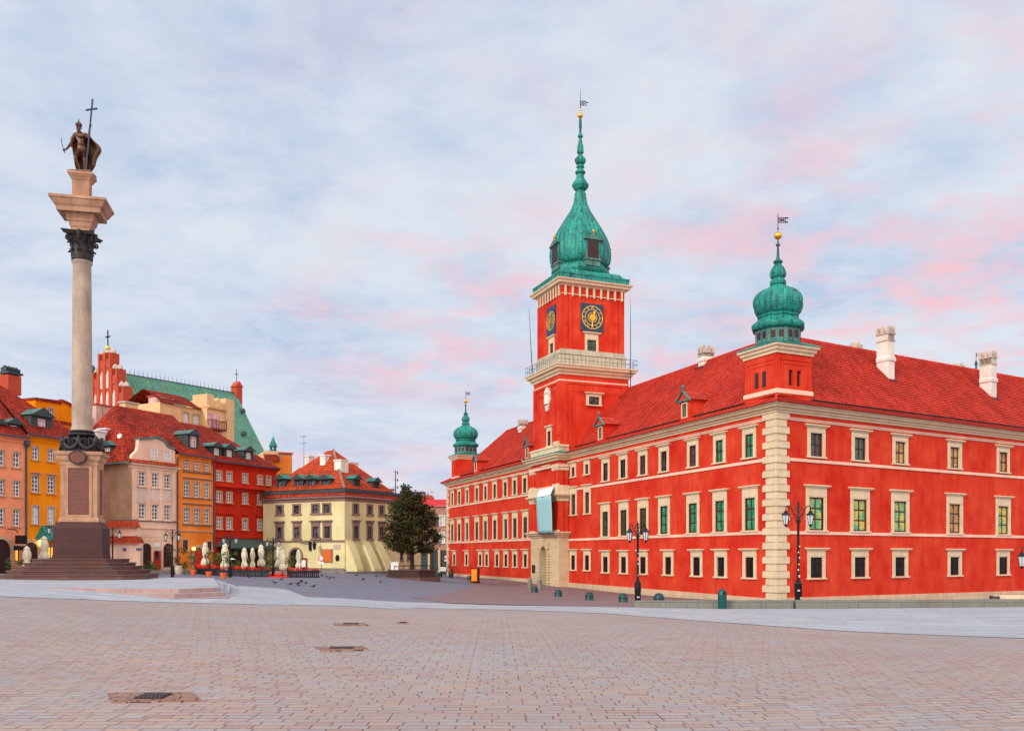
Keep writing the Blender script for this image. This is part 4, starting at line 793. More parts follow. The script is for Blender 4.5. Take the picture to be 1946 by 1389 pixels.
g = MB(); g.tube([bq(1019, 946, -1.45), bq(1046.3, 940, -1.45)], .05, 6); g.tube([bq(1022, 1014, -.93), bq(1050.5, 1013.5, -.93)], .06, 6); g.tube([bq(1023.5, 931, -.2), bq(1019.5, 946, -1.45)], .04, 5); g.tube([bq(1051, 924.5, -.2), bq(1046, 940, -1.45)], .04, 5); finish('banner_rail', g, M_['iron'], bt, FG)
# small turret tip behind the south wing
tip = Fr(PX(1855, 130), 130, 0); zt_ = lambda q: (HY-q)/f*130; g = MB(); g.lathe(0, 0, [(2.2, 13), (2.4, 16), (2.3, 19), (1.2, 22), (.5, zt_(705)), (.1, zt_(702)), (.18, zt_(700)), (.1, zt_(697)), (.15, zt_(695)), (.25, zt_(691)), (.15, zt_(687)), (.04, zt_(684)), (.03, zt_(670))], 8)
for a, b, p, q in ((0, .55, 0, .08), (0, .55, .35, .43), (0, .1, 0, .4), (.4, .5, 0, .4), (.5, .7, .3, .43)): g.box(a, b, -.02, .02, zt_(677)+p, zt_(677)+q)
finish('courtyard_turret', g, M_['copper'], castle, tip)
#@@MON
# ------------------------------------------------------------ town houses
M_['ppink'] = plaster('salmon_plaster', (.90, .33, .17), smt=.3); M_['porange'] = plaster('orange_plaster', (.90, .25, .004), (.94, .34, .01), smt=.3, stain=(.78, .17, .003))
M_['pbeige'] = plaster('beige_plaster', (.78, .56, .42), smt=.3, stain=(.56, .34, .22)); M_['pside'] = plaster('weathered_brown_plaster', (.42, .26, .17), (.55, .38, .27), .2, .5, smt=.6, stain=(.30, .22, .08))
M_['porange2'] = plaster('ochre_plaster', (.86, .22, .025), (.92, .34, .07), smt=.4, stain=(.70, .11, .01)); M_['pred'] = plaster('dark_red_plaster', (.48, .022, .010), (.60, .035, .010), smt=.5, stain=(.36, .014, .012))
M_['pyel'] = plaster('pale_yellow_plaster', (.72, .66, .34), (.80, .72, .42), smt=.3, stain=(.56, .40, .18)); M_['pcream'] = plaster('cream_plaster', (.72, .50, .26), smt=.3)
M_['brown'] = stone('brown_stone_trim', (.26, .17, .14), .2); M_['sand'] = stone('sandstone_trim', (.60, .38, .24), .15); M_['darkpl'] = stone('dark_plinth', (.22, .20, .19), .2)
M_['redpeel'] = plaster('peeling_red_white_wall', (.62, .42, .38), (.70, .56, .52), .1, .9, smt=1., stain=(.36, .06, .05)); M_['brick'] = stone('red_gothic_brick', (.50, .075, .035), .2, (.5, .16), smt=.2)
M_['lanc'] = plaster('blind_lancet_plaster', (.66, .54, .48), smt=.3); M_['pinkbrick'] = stone('pink_brick', (.46, .25, .19), .15, (.45, .2), smt=.25)
FA = frame_vp(48, 85, 1641); FB = frame_vp(251, 94, 1850)
def rowz(F, px, t, b, off=0): return F.z(px, b, off), F.z(px, t, off)
def house(name, label, F, x0, x1, zb, ze, dep, wm, rows, side=True, wall_name='wall', eave=None, em=None, M0=None):
    r = thing(name, label, 'house', F.M((x0+x1)/2, 0, zb)); ops = []; W = []
    for pxs, wp, (z0, z1), k in rows:
        w_ = round(F.x(pxs[0]+wp/2)-F.x(pxs[0]-wp/2), 2)
        for p in pxs:
            x = F.x(p, .08); ops.append((x-w_/2, x+w_/2, z0, z1)); W.append((x, z0, w_, z1-z0, k))
    mb = MB(); mb.wall(x0, x1, zb-2, ze, ops, 0, .3); mb.body(x0, x1, 0, dep, zb-2, ze); finish(wall_name, mb, M_[wm], r, F)
    for x, z, w_, h_, k in W: window(F, x, z, w_, h_, r, **k)
    if eave: finish('cornice', MB().sweep([(x0, .4), (x0, 0), (x1, 0), (x1, .4)] if eave == 2 else [(x0, 0), (x1, 0)], [(0, ze-.55), (.1, ze-.5), (.14, ze-.3), (.34, ze-.2), (.38, ze-.02), (.45, ze), (.0, ze+.02)]), M_[em], r, F)
    return r
WS = dict(kind='house', sw=.12, hood=0, sill=.12, nx=2, nz=3, sash_m='white', frame_m='sand', glassm='gwin', lint=.16, t=.085)
WT = dict(WS, nz=4)
def roofs(r, F, x0, x1, ze, D, zr, hipL=0, hipR=0, mat='oldtile', ov=.45, back=True):
    mb = MB(); mb.slope((x0-(.45 if hipL else 0), -ov, ze), (x1+(.45 if hipR else 0), -ov, ze), (x1-hipR, D, zr), (x0+hipL, D, zr), .3, .03)
    if back: mb.face((x1+.2*bool(hipR), 2*D+ov, ze), (x0-.2*bool(hipL), 2*D+ov, ze), (x0+hipL, D, zr), (x1-hipR, D, zr))
    if hipL: mb.slope((x0-.45, 2*D, ze), (x0-.45, -ov, ze), (x0+hipL, D, zr), (x0+hipL, D, zr), .3, .03)
    if hipR: mb.slope((x1+.45, -ov, ze), (x1+.45, 2*D, ze), (x1-hipR, D, zr), (x1-hipR, D, zr), .3, .03)
    finish('roof', mb, M_[mat], r, F)
    g = MB(); g.box(x0-.1, x1+.1, -ov-.16, -ov+.04, ze-.12, ze+.04); finish('gutter', g, M_['lead'], r, F)
def dorm(r, F, px0, px1, pyt, pyb, slope_y, gm='gwin', roofm='coppergrey', ex=.35, nx=2, nz=3, sash='white', D=3.2, gap=.22):
    """boxy roof window: dark sheet-metal cheeks, small gabled roof; px/py give the casement"""
    off = slope_y; x0, x1 = F.x(px0, off), F.x(px1, off); z0, z1 = F.z((px0+px1)/2, pyb, off), F.z((px0+px1)/2, pyt, off); t = F.M((x0+x1)/2, off, z0); a = (x1-x0)/2; h = z1-z0
    mb = MB(); mb.wall(-a-ex, a+ex, -.4, h+gap, [(-a, a, 0, h)], 0, .15); mb.body(-a-ex, a+ex, 0, D, -.4, h+gap); o = finish('dormer', mb, M_['dcopper'], r, M=t)
    g = MB(); zr = h+gap+.55*(a+ex)+.1; e = a+ex+.22
    g.slab([(-e, h+gap-.02), (e, h+gap-.02), (0, zr)], -.28, D+.4); mi = None; finish('dormer_roof', g, M_[roofm], o, M=t)
    g = MB(); g.slab([(-e-.06, h+gap-.1), (e+.06, h+gap-.1), (0, zr+.07), ][:3], -.34, -.281); finish('dormer_pediment', g, M_['dcopper'], o, M=t)
    finish('pane', pane_mesh(2*a, h, .12), M_[gm], o, M=t); finish('sash', sash_mesh(2*a, h, nx, nz, .07, .05, .06), M_[sash], o, M=t)
# pink house
zA = -1.75; ezA = 11.1
hp = house('town_house', 'salmon pink house with arched doorway at the left edge of the photo', FA, -12, 0, zA, ezA, 9, 'ppink', [([0, 30, -27], 13.5, rowz(FA, 30, 860, 887.6), WS), ([0, 30, -27], 13.5, rowz(FA, 30, 914.5, 942.6), WT), ([0, 30, -27], 13.5, rowz(FA, 30, 968, 999), dict(WT)), ([29], 14.5, rowz(FA, 29, 1038, 1066), dict(WS, glassm='warm', nz=1, sash_m='bars'))], eave=1, em='ppink')
roofs(hp, FA, -12, -0.01, ezA+.05, 6, 17.4)
for a, b in ((-6, 1), (20, 32.5)): dorm(hp, FA, a, b, 808.5, 829, .5, 'gpink')
g = MB(); x = FA.x(20, 6); g.box(x-.75, x+.75, 5.4, 6.6, 16.2, 18.1); o = finish('chimney', g, M_['brick'], hp, FA)
g = MB(); g.box(x-.85, x+.85, 5.25, 6.75, 18.2, 18.4)
for i in range(4): xx = x-.63+i*.42; g.box(xx-.17, xx-.11, 5.6, 6.4, 18.4, 18.85); g.box(xx+.11, xx+.17, 5.6, 6.4, 18.4, 18.85); g.lathe(xx, 6, [(.2, 18.85), (.18, 18.97), (.07, 19.05)], 8)
finish('chimney_cap', g, M_['dcopper'], o, FA)
def archdoor(r, F, px, w_, pyt, zb, surm='sand', doorm='bars', sur=.35, name='door'):
    x = F.x(px); zt_ = F.z(px, pyt); a = w_/2; zs_ = zt_-a; g = MB(); n = 8
    A = [(x+a*math.cos(math.pi-math.pi*i/n), zs_+a*math.sin(math.pi-math.pi*i/n)) for i in range(n+1)]; B = [(x+(a+sur)*math.cos(math.pi-math.pi*i/n), zs_+(a+sur)*math.sin(math.pi-math.pi*i/n)) for i in range(n+1)]
    A = [(x-a, zb)]+A+[(x+a, zb)]; B = [(x-a-sur, zb)]+B+[(x+a+sur, zb)]
    for i in range(len(A)-1): g.slab([A[i], A[i+1], B[i+1], B[i]][::-1] if False else [B[i], A[i], A[i+1], B[i+1]], -.16, .02)
    o = finish(name+'_surround', g, M_[surm], r, F); g = MB(); g.slab([(x-a+.001, zb)]+[(x+(a-.001)*math.cos(math.pi*i/n), zs_+(a-.001)*math.sin(math.pi*i/n)) for i in range(n+1)][::-1][:0] + [(x+a-.001, zb)]+[(x+(a-.001)*math.cos(math.pi*i/n), zs_+(a-.001)*math.sin(math.pi*i/n)) for i in range(n+1)], -.05, -.002); finish(name, g, M_[doorm], o, F)
archdoor(hp, FA, 0, 2.0, 1024, zA, 'sand')
g = MB(); xx = FA.x(22); zq = FA.z(22, 1015)
g.tube([(xx-.4, 0, zq+.5), (xx-.4, -1.0, zq+.4), (xx-.2, -1.1, zq+.1)], .05, 5); g.box(xx-.5, xx+.6, -1.25, -1.05, zq-.9, zq-.1); g.box(xx-.6, xx+.7, -1.3, -1.0, zq-1.5, zq-1.1); finish('hanging_sign', g, M_['iron'], hp, FA)
# orange house
ho = house('town_house', 'bright orange house with a single copper roof window behind the column', FA, 0, 7.0, zA, ezA+.35, 9, 'porange', [([65.7, 95.6], 12, rowz(FA, 65.7, 850, 872.5), WS), ([65.7, 95.6], 13.5, rowz(FA, 65.7, 903, 934.5), dict(WT, hood=1, ho=.06, hoodh=.12)), ([65.7, 95.6], 13.5, rowz(FA, 65.7, 962, 995), dict(WT, glassm='gpale')), ([97], 15, rowz(FA, 97, 1038, 1061), dict(WS, glassm='warm', nz=1, sash_m='bars'))], eave=1, em='porange')
roofs(ho, FA, 0, 7.0, ezA+.4, 6, 17.5, 0, 6.2); dorm(ho, FA, 72, 86.5, 796, 822, .6, 'gpink', ex=.75, gap=.3)
archdoor(ho, FA, 57, 1.5, 1030, zA, 'sand')
g = MB(); x0, x1 = FA.x(71), FA.x(112); z = FA.z(80, 1024); g.v = []; g.face((x0-.3, -1.8, z), (x1+.3, -1.8, z), (x1-.2, 0, z+1.3), (x0+.5, 0, z+1.3)); g.face((x0-.3, 0, z), (x0-.3, -1.8, z), (x0+.5, 0, z+1.3)); g.box(x0-.3, x1+.3, -1.8, -1.75, z-.2, z-.01); finish('copper_awning', g, M_['copper'], ho, FA)
g = MB(); xx = FA.x(69.6); zz_ = FA.z(69.6, 1031); g.tube([(xx, 0, zz_+.3), (xx, -.5, zz_+.3)], .03, 4); oo = finish('wall_lamp', g, M_['iron'], ho, FA); g = MB(); g.lathe(xx, -.5, [(.1, zz_-.35), (.24, zz_-.05), (.2, zz_+.2), (.05, zz_+.3)], 8); finish('lamp_glass', g, M_['lampw'], oo, FA)
g = MB(); xx = FA.x(121.5)
for k in range(22): L = .35 if k % 2 else .22; g.box(xx-L, xx, -.03, -.001, -1+k*.52, -1+k*.52+.4)
finish('painted_quoins', g, M_['brown'], ho, FA)
g = MB(); g.tube([(0.02, -.12, 10.6), (.02, -.12, zA)], .09, 6); g.lathe(.02, -.2, [(.1, 10.2), (.28, 10.5), (.3, 10.9)], 8); finish('drainpipe', g, M_['lead'], ho, FA)
for (a, b) in ((65.7, 934), (95.6, 934)):
    g = MB(); x = FA.x(a); z = FA.z(a, 949)
    for k in range(6): an = k*math.pi/3; g.lathe(0, 0, [], 3) if False else g.tube([(x+.42*math.cos(an+t_)*(1 if True else 1), -.02, z+.5*math.sin(an+t_)) for t_ in (0, .35, .7)], .03, 4)
    finish('painted_rosette', g, M_['porange2'], ho, FA)
# taller orange attic house behind
FA2 = Fr(*plan(FA, 0, 11), FA.a); FA2s = None
x0, xm_, x1 = FA2.x(60), FA2.x(115), FA2.x(175)
hb = house('town_house', 'orange block with curved parapet rising behind the bright orange house', FA2, x0, x1, zA, FA2.z(115, 802), 5, 'porange', [([146], 12, rowz(FA2, 146, 813, 835), WS)])
FA3 = Fr(*plan(FA2, xm_, -.0), FA.a)
xm_ = FA2.x(118); zt_ = FA2.z(118, 768); zl = FA2.z(115, 802)
g = MB(); op = (FA2.x(93), FA2.x(103), FA2.z(98, 796.5), FA2.z(98, 776)); g.wall(FA2.x(70), xm_, zl, zt_, [op], .2, .25); g.body(FA2.x(70), xm_, .2, 5, zl, zt_); finish('attic_wall', g, M_['porange'], hb, FA2); window(FA2, (op[0]+op[1])/2, op[2], op[1]-op[0], op[3]-op[2], hb, **WS, y=.2)
g = MB(); W_ = FA2.x(160)-xm_; P = [(xm_, zl), (xm_+W_, zl), (xm_+W_, zl+1.0), (xm_+W_*.8, zl+1.3), (xm_+W_*.6, zt_-.35), (xm_+W_*.35, zt_+.1), (xm_, zt_+.3)]; g.slab(P, .18, 3); finish('curved_parapet', g, M_['porange'], hb, FA2)
g = MB(); Q = P[2:]; Q = Q+[(a, b+.28) for a, b in Q[::-1]]; g.slab(Q[::-1], 0.0, .6); g.slab([(FA2.x(70)-.2, zt_), (xm_, zt_), (xm_, zt_+.4), (FA2.x(70)-.2, zt_+.2)], 0, 3); g.box(x0, x1, -.2, .15, zl-.15, zl+.12); finish('coping', g, M_['oldtile'], hb, FA2)
# beige house
zB = -1.7; xB1, xB2, xB3 = FB.x(335), FB.x(405), FB.x(525); ezB = FB.z(253, 879)
WH = dict(WT, sw=.12, frame_m='pbeige')
hbg = house('town_house', 'narrow beige house with curved attic gable and a red door', FB, 0, xB1-.01, zB, ezB, 12, 'pbeige', [([268.8, 293.5, 316.5], 12.5, rowz(FB, 268.8, 896.4, 923.5), WH), ([268.8, 293.5, 316.5], 12.5, rowz(FB, 268.8, 957, 986), WH)], eave=2, em='pbeige')
for p in (268.8, 293.5, 316.5):
    g = MB(); x = FB.x(p); z = FB.z(p, 942); g.slab([(x+a, z+b) for a, b in ((-.45, -.65), (.45, -.65), (.62, -.45), (.62, .45), (.45, .65), (-.45, .65), (-.62, .45), (-.62, -.45))], -.06, -.001); finish('plaster_panel', g, M_['lanc'], hbg, FB)
g = MB()
for p in (256, 281, 305, 329): x = FB.x(p); g.box(x-.22, x+.22, -.09, -.001, FB.z(p, 989), ezB-.5)
finish('pilasters', g, M_['pbeige'], hbg, FB)
zst = FB.z(268, 989); finish('string_course', MB().sweep([(0, 3), (0, 0), (xB1-.05, 0)], [(0, zst-.1), (.14, zst-.05), (.16, zst+.08), (0, zst+.12)]), M_['brown'], hbg, FB)
g = MB()
for k in range(9): g.box(.02, xB1-.03, -.05, -.001, zB+.3+k*.42, zB+.3+k*.42+.37)
finish('rusticated_base', g, M_['pbeige'], hbg, FB)
zg_ = FB.z(268, 1003); finish('string_course', MB().sweep([(0, 0), (xB1-.05, 0)], [(0, zg_-.1), (.1, zg_-.05), (.12, zg_+.05), (0, zg_+.1)]), M_['pbeige'], hbg, FB)
M_['rdoor'] = plain('red_painted_door', (.50, .02, .015), .45); x = FB.x(296.5); g = MB(); g.box(x-.75, x+.75, -.12, -.051, zB, FB.z(296, 1045)); o = finish('door_surround', g, M_['sand'], hbg, FB); g = MB(); g.box(x-.5, x+.5, -.17, -.121, zB+.1, FB.z(296, 1048)); finish('door', g, M_['rdoor'], o, FB); g = MB(); g.box(x-.25, x+.25, -.19, -.171, zB+1.2, zB+2.2); finish('door_pane', g, M_['gdark'], o, FB)
archdoor(hbg, FB, 277, 1.3, 1032, zB, 'pbeige', 'bars', .2); archdoor(hbg, FB, 318, 1.35, 1032, zB+.4, 'pbeige', 'bars', .2)
g = MB(); x = FB.x(297); g.box(x-.45, x+.45, -.12, -.051, FB.z(297, 1039.5), FB.z(297, 1031)); finish('wall_plaque', g, M_['white'], hbg, FB)
# attic gable
zat = FB.z(300, 838); g = MB(); xa0, xa1 = FB.x(263), xB1-.1
attop = [(xa1, ezB+.35+0), (xa1, zat-.9), (xa1-.2, zat-.75), (xa1-1.1, zat-.5), ((xa0+xa1)/2+.9, zat+.05), ((xa0+xa1)/2-.1, zat+.3), ((xa0+xa1)/2-1.1, zat+.05), (xa0+.3, zat-.1), (xa0+.1, zat-.15)]
P = [(xa0-.9, ezB+.35)]+attop+[(xa0, zat-1.0), (xa0-.15, ezB+1.3), (xa0-.7, ezB+.8)]
g.slab(P, .05, .5); ag = finish('attic_gable', g, M_['pbeige'], hbg, FB)
g = MB(); Q = attop[2:]; g.slab((Q+[(a, b+.2) for a, b in Q[::-1]])[::-1], -.12, .7); finish('gable_coping', g, M_['coppergrey'], ag, FB)
for p, t_, b_ in ((292.8, 852.5, 872.7), (316.8, 857, 875.8)):
    z0, z1 = rowz(FB, p, t_, b_); x = FB.x(p); g = sash_mesh(.95, z1-z0, 2, 3, .09, -.08, .07); o = finish('attic_window', g, M_['white'], hbg, M=FB.M(x, .05, z0)); finish('pane', pane_mesh(.95, z1-z0, -.05), M_['gpale'], o, M=FB.M(x, .04, z0)); g = MB(); g.box(-.6, -.48, -.1, 0, -.1, z1-z0+.12); g.box(.48, .6, -.1, 0, -.1, z1-z0+.12); g.box(-.48, .48, -.1, 0, z1-z0, z1-z0+.12); g.box(-.66, .66, -.14, 0, -.2, -.1); finish('surround', g, M_['pbeige'], o, M=FB.M(x, .04, z0))
g = MB(); g.slope((-.5, -.55, ezB+.02), (xB1-.05, -.55, ezB+.02), (xB1-.05, .05, ezB+.42), (-.5, .05, ezB+.42), .25, .03); finish('tiled_ledge', g, M_['oldtile2'], hbg, FB)
RZB = 16.7; DB = 6.6
mb = MB(); mb.slope((-.4, .5, ezB+.5), (xB1-.02, .5, 11.99), (xB1-.02, DB, RZB+.05), (3.2, DB, RZB+.05), .3, .03); mb.slope((-.5, 12, ezB), (-.5, -.3, ezB), (3.2, DB, RZB), (3.2, DB+.2, RZB), .3, .03); mb.face((xB1, 12, ezB+1), (-.5, 12, ezB), (3.2, DB, RZB), (xB1, DB, RZB)); finish('roof', mb, M_['oldtile'], hbg, FB)
g = MB(); g.box(-.7, -.5, -.3, 12, ezB-.1, ezB+.06); finish('gutter', g, M_['coppergrey'], hbg, FB)
# left flank is weathered
g = MB(); g.box(-.03, -.001, .02, 11.9, zB-1, ezB-.05); finish('flank_render', g, M_['pside'], hbg, FB)
g = MB(); x = FB.x(243, 8); 
FBs = Fr(*plan(FB, -.03, 12), FB.a-math.pi/2)   # flank frame: x from back to front corner
ys = 12-FBs.x(205); Dd = FBs.hit(205)[0]
dorm(hbg, Fr(*plan(FB, 0, 12), FB.a-math.pi/2), 198, 209, 850, 870, .15, 'gpale', 'copper', ex=.25, nz=3, D=3.5)
# outbuilding with tiled ledges in front of the flank
FO = Fr(*plan(FB, 0, 0), FB.a-math.pi/2+rad(14)); xo1 = FO.x(272, -3.2); xo0 = FO.x(180, -3.2)
ob = thing('outbuilding', 'low plastered outbuilding with two red tiled ledges beside the monument steps', 'building', FO.M((xo0+xo1)/2, -3.2, zB))
z1, z2, z3, z4 = FO.z(225, 1032, -3.2), FO.z(225, 1020, -2.4), FO.z(225, 1002, -2.0), FO.z(225, 991, -1.4)
xu1 = FO.x(266, -2.0)
g = MB(); q_ = lambda px, y: (FO.x(px, y), y)
g.prism([(xo0, -3.2), q_(248, -3.3), q_(266, -2.9), q_(272, -1.8), q_(270, -.2), q_(262, .5), (xo0, 1)], zB-2, z1); finish('lower_wall', g, M_['pbeige'], ob, FO)
g = MB(); g.prism([(xo0, -2.0), q_(251, -2.0), q_(266, -1.2), q_(266, -.2), q_(258, .5), (xo0, 1)], z1, z3); finish('upper_wall', g, M_['pbeige'], ob, FO)
g = MB(); g.slope((xo0, -3.6, z1-.05), (*q_(262, -3.6), z1-.05), (*q_(258, -2.0), z2+.1), (xo0, -2.0, z2+.1), .3, .03); g.slope((*q_(262, -3.6), z1-.05), (*q_(275, -.6), z1-.05), (*q_(268, -.5), z2+.1), (*q_(258, -2.0), z2+.1), .3, .03); finish('lower_tiled_ledge', g, M_['oldtile2'], ob, FO)
g = MB(); g.slope((xo0, -2.4, z3-.05), (*q_(257, -2.4), z3-.05), (*q_(252, -1.0), z4+.1), (xo0, -1.0, z4+.1), .3, .03); g.slope((*q_(257, -2.4), z3-.05), (*q_(269, -.4), z3-.05), (*q_(261, -.3), z4+.1), (*q_(252, -1.0), z4+.1), .3, .03); finish('upper_tiled_ledge', g, M_['oldtile2'], ob, FO)
M_['blue'] = plain('enamel_blue_sign', (.04, .07, .28), .4)
for p, w_ in ((236.5, .34), (264, .55)):
    g = MB(); x = FO.x(p, -3.35); z = FO.z(p, 1043.5, -3.35); g.box(x-w_/2, x+w_/2, -3.40, -3.31, z-.13, z+.13); o = finish('street_sign', g, M_['blue'], ob, FO)
# ochre house
ho2 = house('town_house', 'narrow ochre orange house with brown ledges and arched doorway', FB, xB1, xB2-.01, zB, 11.2, 12, 'porange2', [([353.4, 372.6, 392], 9.6, rowz(FB, 353.4, 870.7, 890.4), WS), ([353.4, 372.6, 392], 10.5, rowz(FB, 353.4, 914.4, 943), WT), ([353.4, 372.6, 392], 10.5, rowz(FB, 353.4, 965, 993), WT), ([350.6], 10, rowz(FB, 350.6, 1026, 1045.5), dict(WS, sash_m='bars', nz=2)), ([397], 8, rowz(FB, 397, 1029, 1045.5), dict(WS, sash_m='bars', nz=2))], eave=1, em='porange2')
for p in (896, 908, 945.5, 957, 997): 
    z = FB.z(353.4, p); finish('ledge', MB().sweep([(xB1+.9, 0), (xB2-.3, 0)], [(0, z-.08), (.16, z-.04), (.18, z+.07), (0, z+.1)]), M_['brown'], ho2, FB)
z = FB.z(353, 1009); finish('string_course', MB().sweep([(xB1, 0), (xB2-.05, 0)], [(0, z-.1), (.12, z-.04), (.14, z+.08), (0, z+.12)]), M_['sand'], ho2, FB)
archdoor(ho2, FB, 375.6, 1.3, 1040, zB, 'sand', 'rdoor')
g = MB(); x = FB.x(362); z = FB.z(362, 1043); g.tube([(x, 0, z), (x, -.5, z)], .03, 4); oo = finish('wall_lamp', g, M_['iron'], ho2, FB); g = MB(); g.lathe(x, -.5, [(.05, z-.25), (.2, z-.1), (.2, z+.1), (.05, z+.25)], 8); finish('lamp_glass', g, M_['lampw'], oo, FB)
roofs(ho2, FB, xB1, xB2-.02, 11.25, DB, RZB+.05); dorm(ho2, FB, 362, 373, 829, 849.6, .7, 'gpink', 'coppergrey', ex=.4)
g = MB(); g.tube([(xB1+.1, -.12, 11), (xB1+.1, -.12, zB)], .08, 6); finish('drainpipe', g, M_['lead'], ho2, FB)
# red house
zR = -2.2
hr = house('town_house', 'dark red house with five windows per floor behind the cafe parasols', FB, xB2, xB3, zR, 10.95, 12, 'pred', [([415.4, 434.4, 464.5, 492.9, 509.1], 9.3, rowz(FB, 415.4, 895.6, 912.2), WS), ([415.4, 434.4, 464.5, 492.9, 509.1], 9.3, rowz(FB, 415.4, 934.4, 953.2), WS), ([415.4, 434.4, 464.5, 492.9, 509.1], 9.3, rowz(FB, 415.4, 984, 1004.3), WS)], eave=2, em='pred')
roofs(hr, FB, xB2, xB3, 11.0, DB, RZB-.6, 0, 5.6)
for a, b, t_, b_ in ((407, 416, 851.8, 869.6), (431, 440.5, 855, 872), (467.6, 476.7, 859.7, 876.5)): dorm(hr, FB, a, b, t_, b_, .5, 'gpale', 'coppergrey', ex=.4)
z = FB.z(408, 917); finish('tiled_ledge', MB().sweep([(xB2, 0), (xB3, 0), (xB3, 2)], [(0, z-.85), (.15, z-.8), (.2, z-.55), (.5, z-.45), (.52, z-.35), (0, z+.15)]), M_['pred'], hr, FB)
for p, xs in ((976, ((408, 442), (458, 471), (486, 515))), (957, ((410, 440), (458, 471), (487, 515))), (1007, ((410, 441), (458, 471), (486, 516)))):
    z = FB.z(412, p)
    for a, b in xs: finish('ledge', MB().sweep([(FB.x(a), 0), (FB.x(b), 0)], [(0, z-.08), (.14, z-.04), (.16, z+.06), (0, z+.09)]), M_['pred'], hr, FB)
z = FB.z(412, 1021); finish('string_course', MB().sweep([(xB2, 0), (xB3, 0)], [(0, z-.1), (.12, z-.04), (.14, z+.08), (0, z+.12)]), M_['pred'], hr, FB)
g = MB(); g.tube([(xB2+.05, -.12, 11), (xB2+.05, -.12, zR)], .09, 6); finish('drainpipe', g, M_['lead'], hr, FB)
M_['awn'] = plain('grey_green_awning', (.06, .10, .09), .7)
g = MB(); xa, xb = FB.x(416), FB.x(521); z = FB.z(430, 1038, -2.2); g.face((xa-.6, -2.4, z), (xb+.4, -2.4, z), (xb-.3, 0, z+.95), (xa+.4, 0, z+.95)); g.face((xa-.6, 0, z), (xa-.6, -2.4, z), (xa+.4, 0, z+.95)); g.face((xb+.4, -2.4, z), (xb+.4, 0, z), (xb-.3, 0, z+.95)); g.box(xa-.6, xb+.4, -2.4, -2.36, z-.25, z-.005); finish('awning', g, M_['awn'], hr, FB)
g = MB(); g.box(xa, xb-2.2, -.25, -.001, zR, z-.1); finish('shopfront', g, M_['bars'], hr, FB)
g = MB()
for i in range(6): x = xa+.8+i*(xb-xa-3.5)/5; g.box(x-.05, x+.05, -2.3, -2.2, zR, z)
finish('awning_post', g, M_['iron'], hr, FB)
# tower house with balcony behind the ochre roof
FC = Fr(*plan(FB, 0, 9.5), FB.a); xc = [FC.x(p) for p in (304, 345, 380, 431)]; zc0 = 11
ztop = FC.z(362, 775)
ht = house('town_house', 'cream turret house with brown balcony rising above the tiled roofs', FC, xc[0], xc[2], zc0, ztop, 7, 'pcream', [([352, 371], 11.5, rowz(FC, 352, 784, 812), dict(WT, glassm='gpale'))])
g = MB(); g.slope((xc[0], -.4, ztop), (xc[2]+.1, -.4, ztop), (xc[2]+.1, 3.0, ztop+1.9), (xc[0], 3.0, ztop+1.9), .3, .03); g.face((xc[2], 7, ztop), (xc[0], 7, ztop), (xc[0], 3, ztop+1.9), (xc[2], 3, ztop+1.9)); finish('roof', g, M_['oldtile'], ht, FC)
g = MB(); ya = -1.2; zs1, zs2 = FC.z(392, 773, ya), FC.z(392, 748, ya); g.box(xc[2], xc[3], ya, 5, zc0, zs1); o = finish('bay', g, M_['pcream'], ht, FC)
g = MB(); g.box(xc[2]-.1, xc[2]+1.0, ya-.15, 1.2, zs1, zs2); g.box(xc[3]-1.5, xc[3]-.0, ya-.1, 3, zs1-5, zs2-.1); finish('chimney', g, M_['pcream'], ht, FC)
g = MB(); g.slab([(xc[2]+1.0, zs1), (xc[3]-1.5, zs1), ((xc[2]+xc[3])/2-.2, zs2-.2)], ya+.05, 4); finish('bay_gable', g, M_['pcream'], ht, FC)
finish('bay_cornice', MB().sweep([(xc[2], ya), (xc[3]-1.5, ya)], [(0, zs1-.2), (.3, zs1-.1), (.35, zs1+.15), (0, zs1+.2)]), M_['pcream'], ht, FC)
xb0, xb1 = FC.x(394, ya), FC.x(419, ya); zbl = FC.z(405, 813, ya-.6); zbt = FC.z(405, 798, ya-.6); g = MB(); g.box(xb0+.1, xb1-.1, ya-.02, ya-.004, zbl, zs1-.7); oo = finish('balcony_opening', g, M_['gpink'], ht, FC)
M_['wood'] = plain('brown_wood', (.16, .035, .02), .6)
g = MB(); g.box(xb0-.1, xb1+.2, ya-.9, ya-.02, zbl-.25, zbl); g.box(xb0-.1, xb1+.2, ya-.9, ya-.82, zbt-.08, zbt)
n = 9
for i in range(n+1): x = xb0-.06+(xb1-xb0+.2)*i/n; g.box(x-.03, x+.03, ya-.88, ya-.83, zbl, zbt-.08)
for x in (xb0-.1, xb1+.12): g.box(x, x+.08, ya-.9, ya-.02, zbt-.08, zbt+.02); g.box(x, x+.08, ya-.92, ya-.84, zbl, zbt+.25)
finish('balcony', g, M_['wood'], ht, FC)
# peeling firewalls and chimney walls between the roofs
def slabthing(nm, lab, cat, F, off, px0, px1, pyt, pyb, th, mat, capm=None):
    x0, x1 = F.x(px0, off), F.x(px1, off); zt_, z0 = F.z((px0+px1)/2, pyt, off), F.z((px0+px1)/2, pyb, off); r = thing(nm, lab, cat, F.M((x0+x1)/2, off, z0)); g = MB(); g.box(x0, x1, off, off+th, z0, zt_); finish('wall', g, M_[mat], r, F)
    if capm: g = MB(); g.box(x0-.15, x1+.15, off-.15, off+th+.15, zt_, zt_+.18); finish('coping', g, M_[capm], r, F)
    return r
slabthing('firewall', 'peeling white and red firewall above the roofs just right of the column', 'wall', FB, 13, 183, 240, 774, 850, 1, 'redpeel', 'brick')
slabthing('firewall', 'peeling crimson firewall beside the cream turret house', 'wall', FC, 1.0, 303.5, 331, 755, 800, 2, 'redpeel', 'brick')
